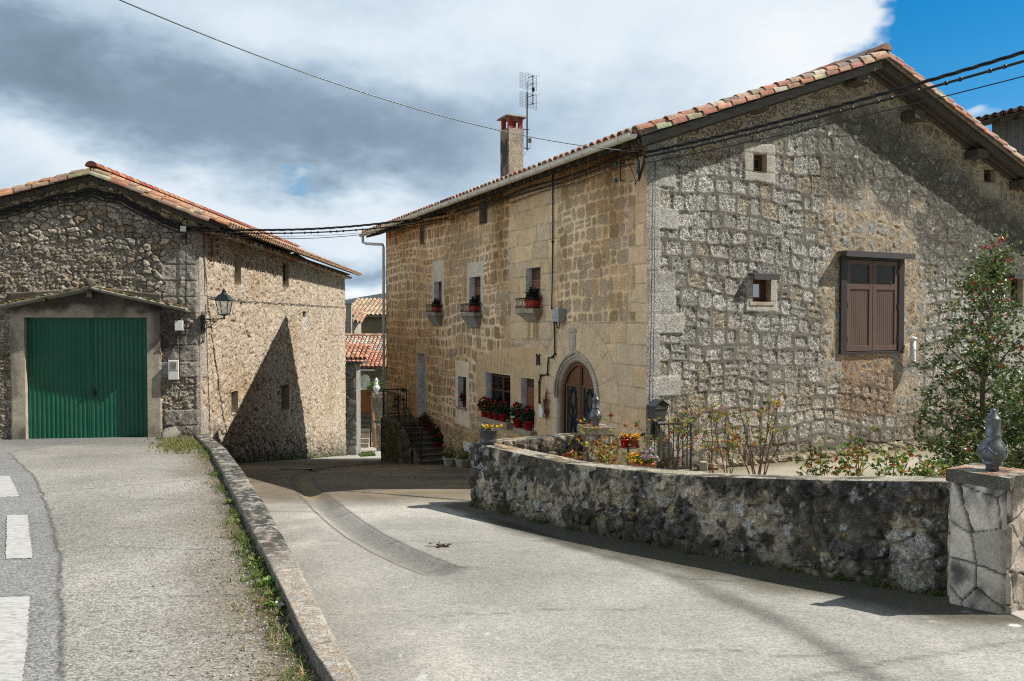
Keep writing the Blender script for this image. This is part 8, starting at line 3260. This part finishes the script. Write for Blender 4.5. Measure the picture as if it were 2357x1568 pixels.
# brick house farther off with pale tile roof
F4 = Fr((0, 75.0), (1, 0), (0, -1))
b = F4.rect(800, 1010, 737, 850)
h2 = thing("far_house", tuple(F4.P(b[0], 0, b[2])), "distant tan brick house with a pale orange tiled roof", "house")
m = MB()
m.box(F4, b[0], b[1] + 2, -8, 0, b[2] - 3, b[3] + .3)
brick = mat("tan_brick", (.27, .21, .14), .95, var=.3, scale=3, bump=.6, bscale=5, dirt=(.18, .14, .09), dscale=1.5, damt=.5)
m.build("wall", brick, h2)
eL, eR = px(818, 738, 74.2), px(1010, 735, 74.2)
rl = px(900, 690, 81.0)
ez_ = b[3] + .35
dd2 = Vector((0, -(81 - 74.2), ez_ - rl.z))
tile_roof("roof", Vector((eL.x - 1.0, 81.0, rl.z)), Vector((1, 0, 0)), dd2, eR.x - eL.x + 3, dd2.length, h2, pitch=.42, row=.5, r=.19, seed=55, colors=[(.55, .40, .27), (.50, .36, .24), (.58, .46, .33), (.46, .30, .2)], far=True)
F5 = Fr((0, 66.0), (1, 0), (0, -1))
b = F5.rect(790, 827, 724, 800)
h3 = thing("far_shed", tuple(F5.P(b[0], 0, b[2])), "corner of a distant shed with tiled eaves and chimney beyond the barn", "shed")
m = MB()
m.box(F5, b[0] - 1, b[1] - .4, -3, 0, b[2] - 2, b[3])
m.build("wall", MT['plaster_pale'], h3)
tile_roof("roof", F5.P(b[0] - 1.2, -2.5, b[3] + .9), Vector((1, 0, -.30)), Vector((0, -1, -.30)), 2.75, 3.0, h3, pitch=.35, row=.45, r=.15, seed=56, colors=[(.46, .28, .18), (.52, .36, .25)], far=True)
c_ = px(806, 712, 65)
m = MB()
m.bx(c_.x - .3, c_.x + .12, 64.8, 65.2, c_.z - 2, c_.z + .4)
m.bx(c_.x - .36, c_.x + .18, 64.7, 65.3, c_.z + .4, c_.z + .5)
m.build("chimney", MT['concrete'], h3)
# yard wall, wooden gate and steps at the end of the lane
F6 = Fr((0, 50.0), (1, 0), (0, -1))
a = F6.rect(857, 905, 905, 1055)
yw = slab_wall("yard_wall", F6, a[0], a[1] + 1.5, zg(50) - .5, a[3], (.45, .32), (.42, .37, .29), "sunlit rubble yard wall beside the brown wooden gate at the end of the lane", "wall", None, .5, seed=4)
o = dup(f1_, F6.P(F6.at(865, 902)[0], -.2, a[3]), .2, "white urn shaped finial on the distant yard wall beside the wooden gate", None, 1.9)
for c in o.children:
    c.data = c.data.copy()
    c.data.materials[0] = MT['white']
del o['group']
m = MB()
rr = random.Random(5)
for _ in range(900):
    s_ = rr.uniform(a[0] - .4, a[1] + 1)
    m.leaves([F6.P(s_, -.6 + rr.gauss(0, .2), a[3] + .05 + abs(rr.gauss(0, .16)) + .25 * math.exp(-((s_ - a[0] - .2) / .6) ** 2))], .16, [(.12, .2, .03), (.09, .16, .03), (.16, .24, .05)], seed=int(s_ * 1e4) % 9973)
b_ = m.build("hedge", MT['softleaf'], None)
tag(b_, "strip of green creeper along the top of the distant yard wall", "hedge")
F7 = Fr((0, 50.8), (1, 0), (0, -1))
a = F7.rect(815, 855.5, 897, 953)
wg = thing("wooden_gate", tuple(F7.P(a[0], 0, a[2])), "brown plank gate at the top of the steps at the end of the lane", "gate")
m = MB()
n_ = 8
for k in range(n_):
    q0, q1 = a[0] + (a[1] - a[0]) * k / n_, a[0] + (a[1] - a[0]) * (k + 1) / n_
    tpz = a[3] - .10 * (abs((q0 + q1) / 2 - (a[0] + a[1]) / 2)) ** 2
    m.box(F7, q0 + .006, q1 - .006, -.03, .03, a[2], tpz)
m.box(F7, a[0], a[1], .031, .06, a[2] + .25, a[2] + .38)
m.build("planks", MT['wood_gate'], wg)
m = MB()
m.box(F7, a[1] - .25, a[1] - .19, .06, .10, a[3] - .35, a[3] - .2)
m.build("latch", MT['iron'], wg)
stp_ = thing("garden_steps", tuple(F7.P(a[0], .5, zg(50))), "pale stone steps climbing to the brown wooden gate", "steps")
zt_ = a[2]
zb_ = F7.at(830, 1052, 1.2)[1]
for k in range(9):
    zz1 = zt_ + (zb_ - zt_) * k / 9
    zz0 = zb_ - .5
    m = MB()
    m.box(F7, a[0] - .4, a[1] + .02, .03 + .17 * k, .03 + .17 * (k + 1) - .002, zz0, zz1)
    m.build("step", MT['step'] if k < 3 else MT['stone_pale'], stp_, bevel=.02)
h0, h1_ = F7.at(855, 925, .1), F7.at(866, 1040, 1.5)
hr = thing("handrail", tuple(F7.P(h0[0], .1, h0[1])), "brown wooden handrail beside the distant pale steps", "handrail")
m = MB()
p0, p1, p2 = px(855, 912, 50.6), px(863, 988, 49.4), px(865, 1048, 49.3)
m.tube([p0, p1], .07, 6)
m.tube([p1, p2], .06, 6)
m.build("rail", MT['wood_gate'], hr)
m = MB()
p0, p1 = px(880, 968, 40.5), px(880, 1062, 40.5)
m.bx(p0.x - .07, p0.x + .07, 40.43, 40.57, p1.z - .5, p0.z)
m.bx(p0.x - .45, p0.x - .071, 40.45, 40.55, p0.z - .10, p0.z - .01)
b_ = m.build("steel_post", MT['teal'], None)
tag(b_, "teal steel post with a cross rail left of the outside stair", "post")
sd_ = slab_wall("low_wall", Fr((0, 47), (1, 0), (0, -1)), px(866, 900, 47).x, px(884, 900, 47).x + .6, zg(47) - .6, px(870, 972, 47).z, (.6, .5), (.40, .36, .29), "pale low wall behind the teal steel post", "wall", None, .4, seed=6)
# satellite dish on the far house wall
c_ = px(838, 881, 56.8)
dsh = thing("satellite_dish", c_, "cream satellite dish on the wall of the low far house", "satellite dish")
nrm_ = Vector((-.45, -.85, .30)).normalized()
ax_ = nrm_.cross(Vector((0, 0, 1))).normalized()
ay_ = nrm_.cross(ax_)
m = MB()
rings = []
for i in range(7):
    rad = .60 * i / 6
    rings.append([c_ + (ax_ * math.cos(t) * .86 + ay_ * math.sin(t)) * rad - nrm_ * (.14 * (1 - (i / 6) ** 2)) for t in [k * 2 * math.pi / 28 for k in range(28)]])
vs_ = [p for r_ in rings for p in r_]
m.add(vs_, [(i * 28 + k, i * 28 + (k + 1) % 28, (i + 1) * 28 + (k + 1) % 28, (i + 1) * 28 + k) for i in range(6) for k in range(28)])
m.build("dish", mat("cream_dish", (.50, .45, .36), .6, var=.1), dsh, smooth=True)
m = MB()
m.tube([c_ - ay_ * -.55, c_ + nrm_ * .5 + ay_ * .45, c_ + nrm_ * .6], .03, 6)
m.tube([c_ - nrm_ * .14, c_ - nrm_ * .9 + Vector((0, 0, -.2))], .04, 6)
m.blob(c_ + nrm_ * .6, .07, .07, .07, 1, .05)
m.build("arm", MT['white'], dsh)
# lawn patch at the end of the lane
m = MB()
q = [on_ground(u, v, zst) for u, v in ((824, 1042), (862, 1040), (864, 1050), (830, 1052))]
rr = random.Random(41)
pl_ = []
for _ in range(700):
    t, s_ = rr.random(), rr.random()
    p = (q[0] * (1 - t) + q[1] * t) * (1 - s_) + (q[3] * (1 - t) + q[2] * t) * s_
    pl_.append((p.x, p.y, float(zst(p.y))))
blades("grass", pl_, .12, [(.07, .10, .02), (.10, .13, .03)], 11, w=.012)
# dark timber barn behind the gable on the right
F8 = Fr((0, 27.0), (.97, -.25), (-.25, -.97))
e0, e1 = px(2262, 288, 27.0), px(2380, 262, 26.0)
bn = thing("timber_barn", (e0.x, 27, -3), "weathered board barn with rough tiled eaves rising behind the gable at the right edge", "barn")
BX = Fr((e0.x + .55, 27.4), (.97, -.25), (-.25, -.97))
m = MB()
rr = random.Random(15)
for k in range(40):
    m.box(BX, k * .22, k * .22 + .205, -.02 + rr.uniform(0, .02), .03 + rr.uniform(0, .02), -3, e0.z + .19 + .22 * (k * .22) + rr.uniform(-.03, .0))
m.build("board_wall", MT['wood_grey'], bn)
slp = Vector((.97, -.25, .22)).normalized()
tile_roof("roof", BX.P(-.9, -.9, e0.z + .10), slp, Vector((-.25, -.97, -.06)), 9.5, 1.7, bn, seed=61, colors=[(.11, .07, .05), (.16, .10, .07), (.09, .07, .06), (.2, .12, .08)], pitch=.26)
m = MB()
for k in range(14):
    a_ = BX.P(.1 + k * .6, -.2, e0.z - .04 + .22 * (k * .6 + .9) * .96)
    m.tube([a_, a_ + Vector((-.25, -.97, -.06)).normalized() * .9], .06, 6)
m.build("rafter", MT['wood_old'], bn)
# hills on the horizon
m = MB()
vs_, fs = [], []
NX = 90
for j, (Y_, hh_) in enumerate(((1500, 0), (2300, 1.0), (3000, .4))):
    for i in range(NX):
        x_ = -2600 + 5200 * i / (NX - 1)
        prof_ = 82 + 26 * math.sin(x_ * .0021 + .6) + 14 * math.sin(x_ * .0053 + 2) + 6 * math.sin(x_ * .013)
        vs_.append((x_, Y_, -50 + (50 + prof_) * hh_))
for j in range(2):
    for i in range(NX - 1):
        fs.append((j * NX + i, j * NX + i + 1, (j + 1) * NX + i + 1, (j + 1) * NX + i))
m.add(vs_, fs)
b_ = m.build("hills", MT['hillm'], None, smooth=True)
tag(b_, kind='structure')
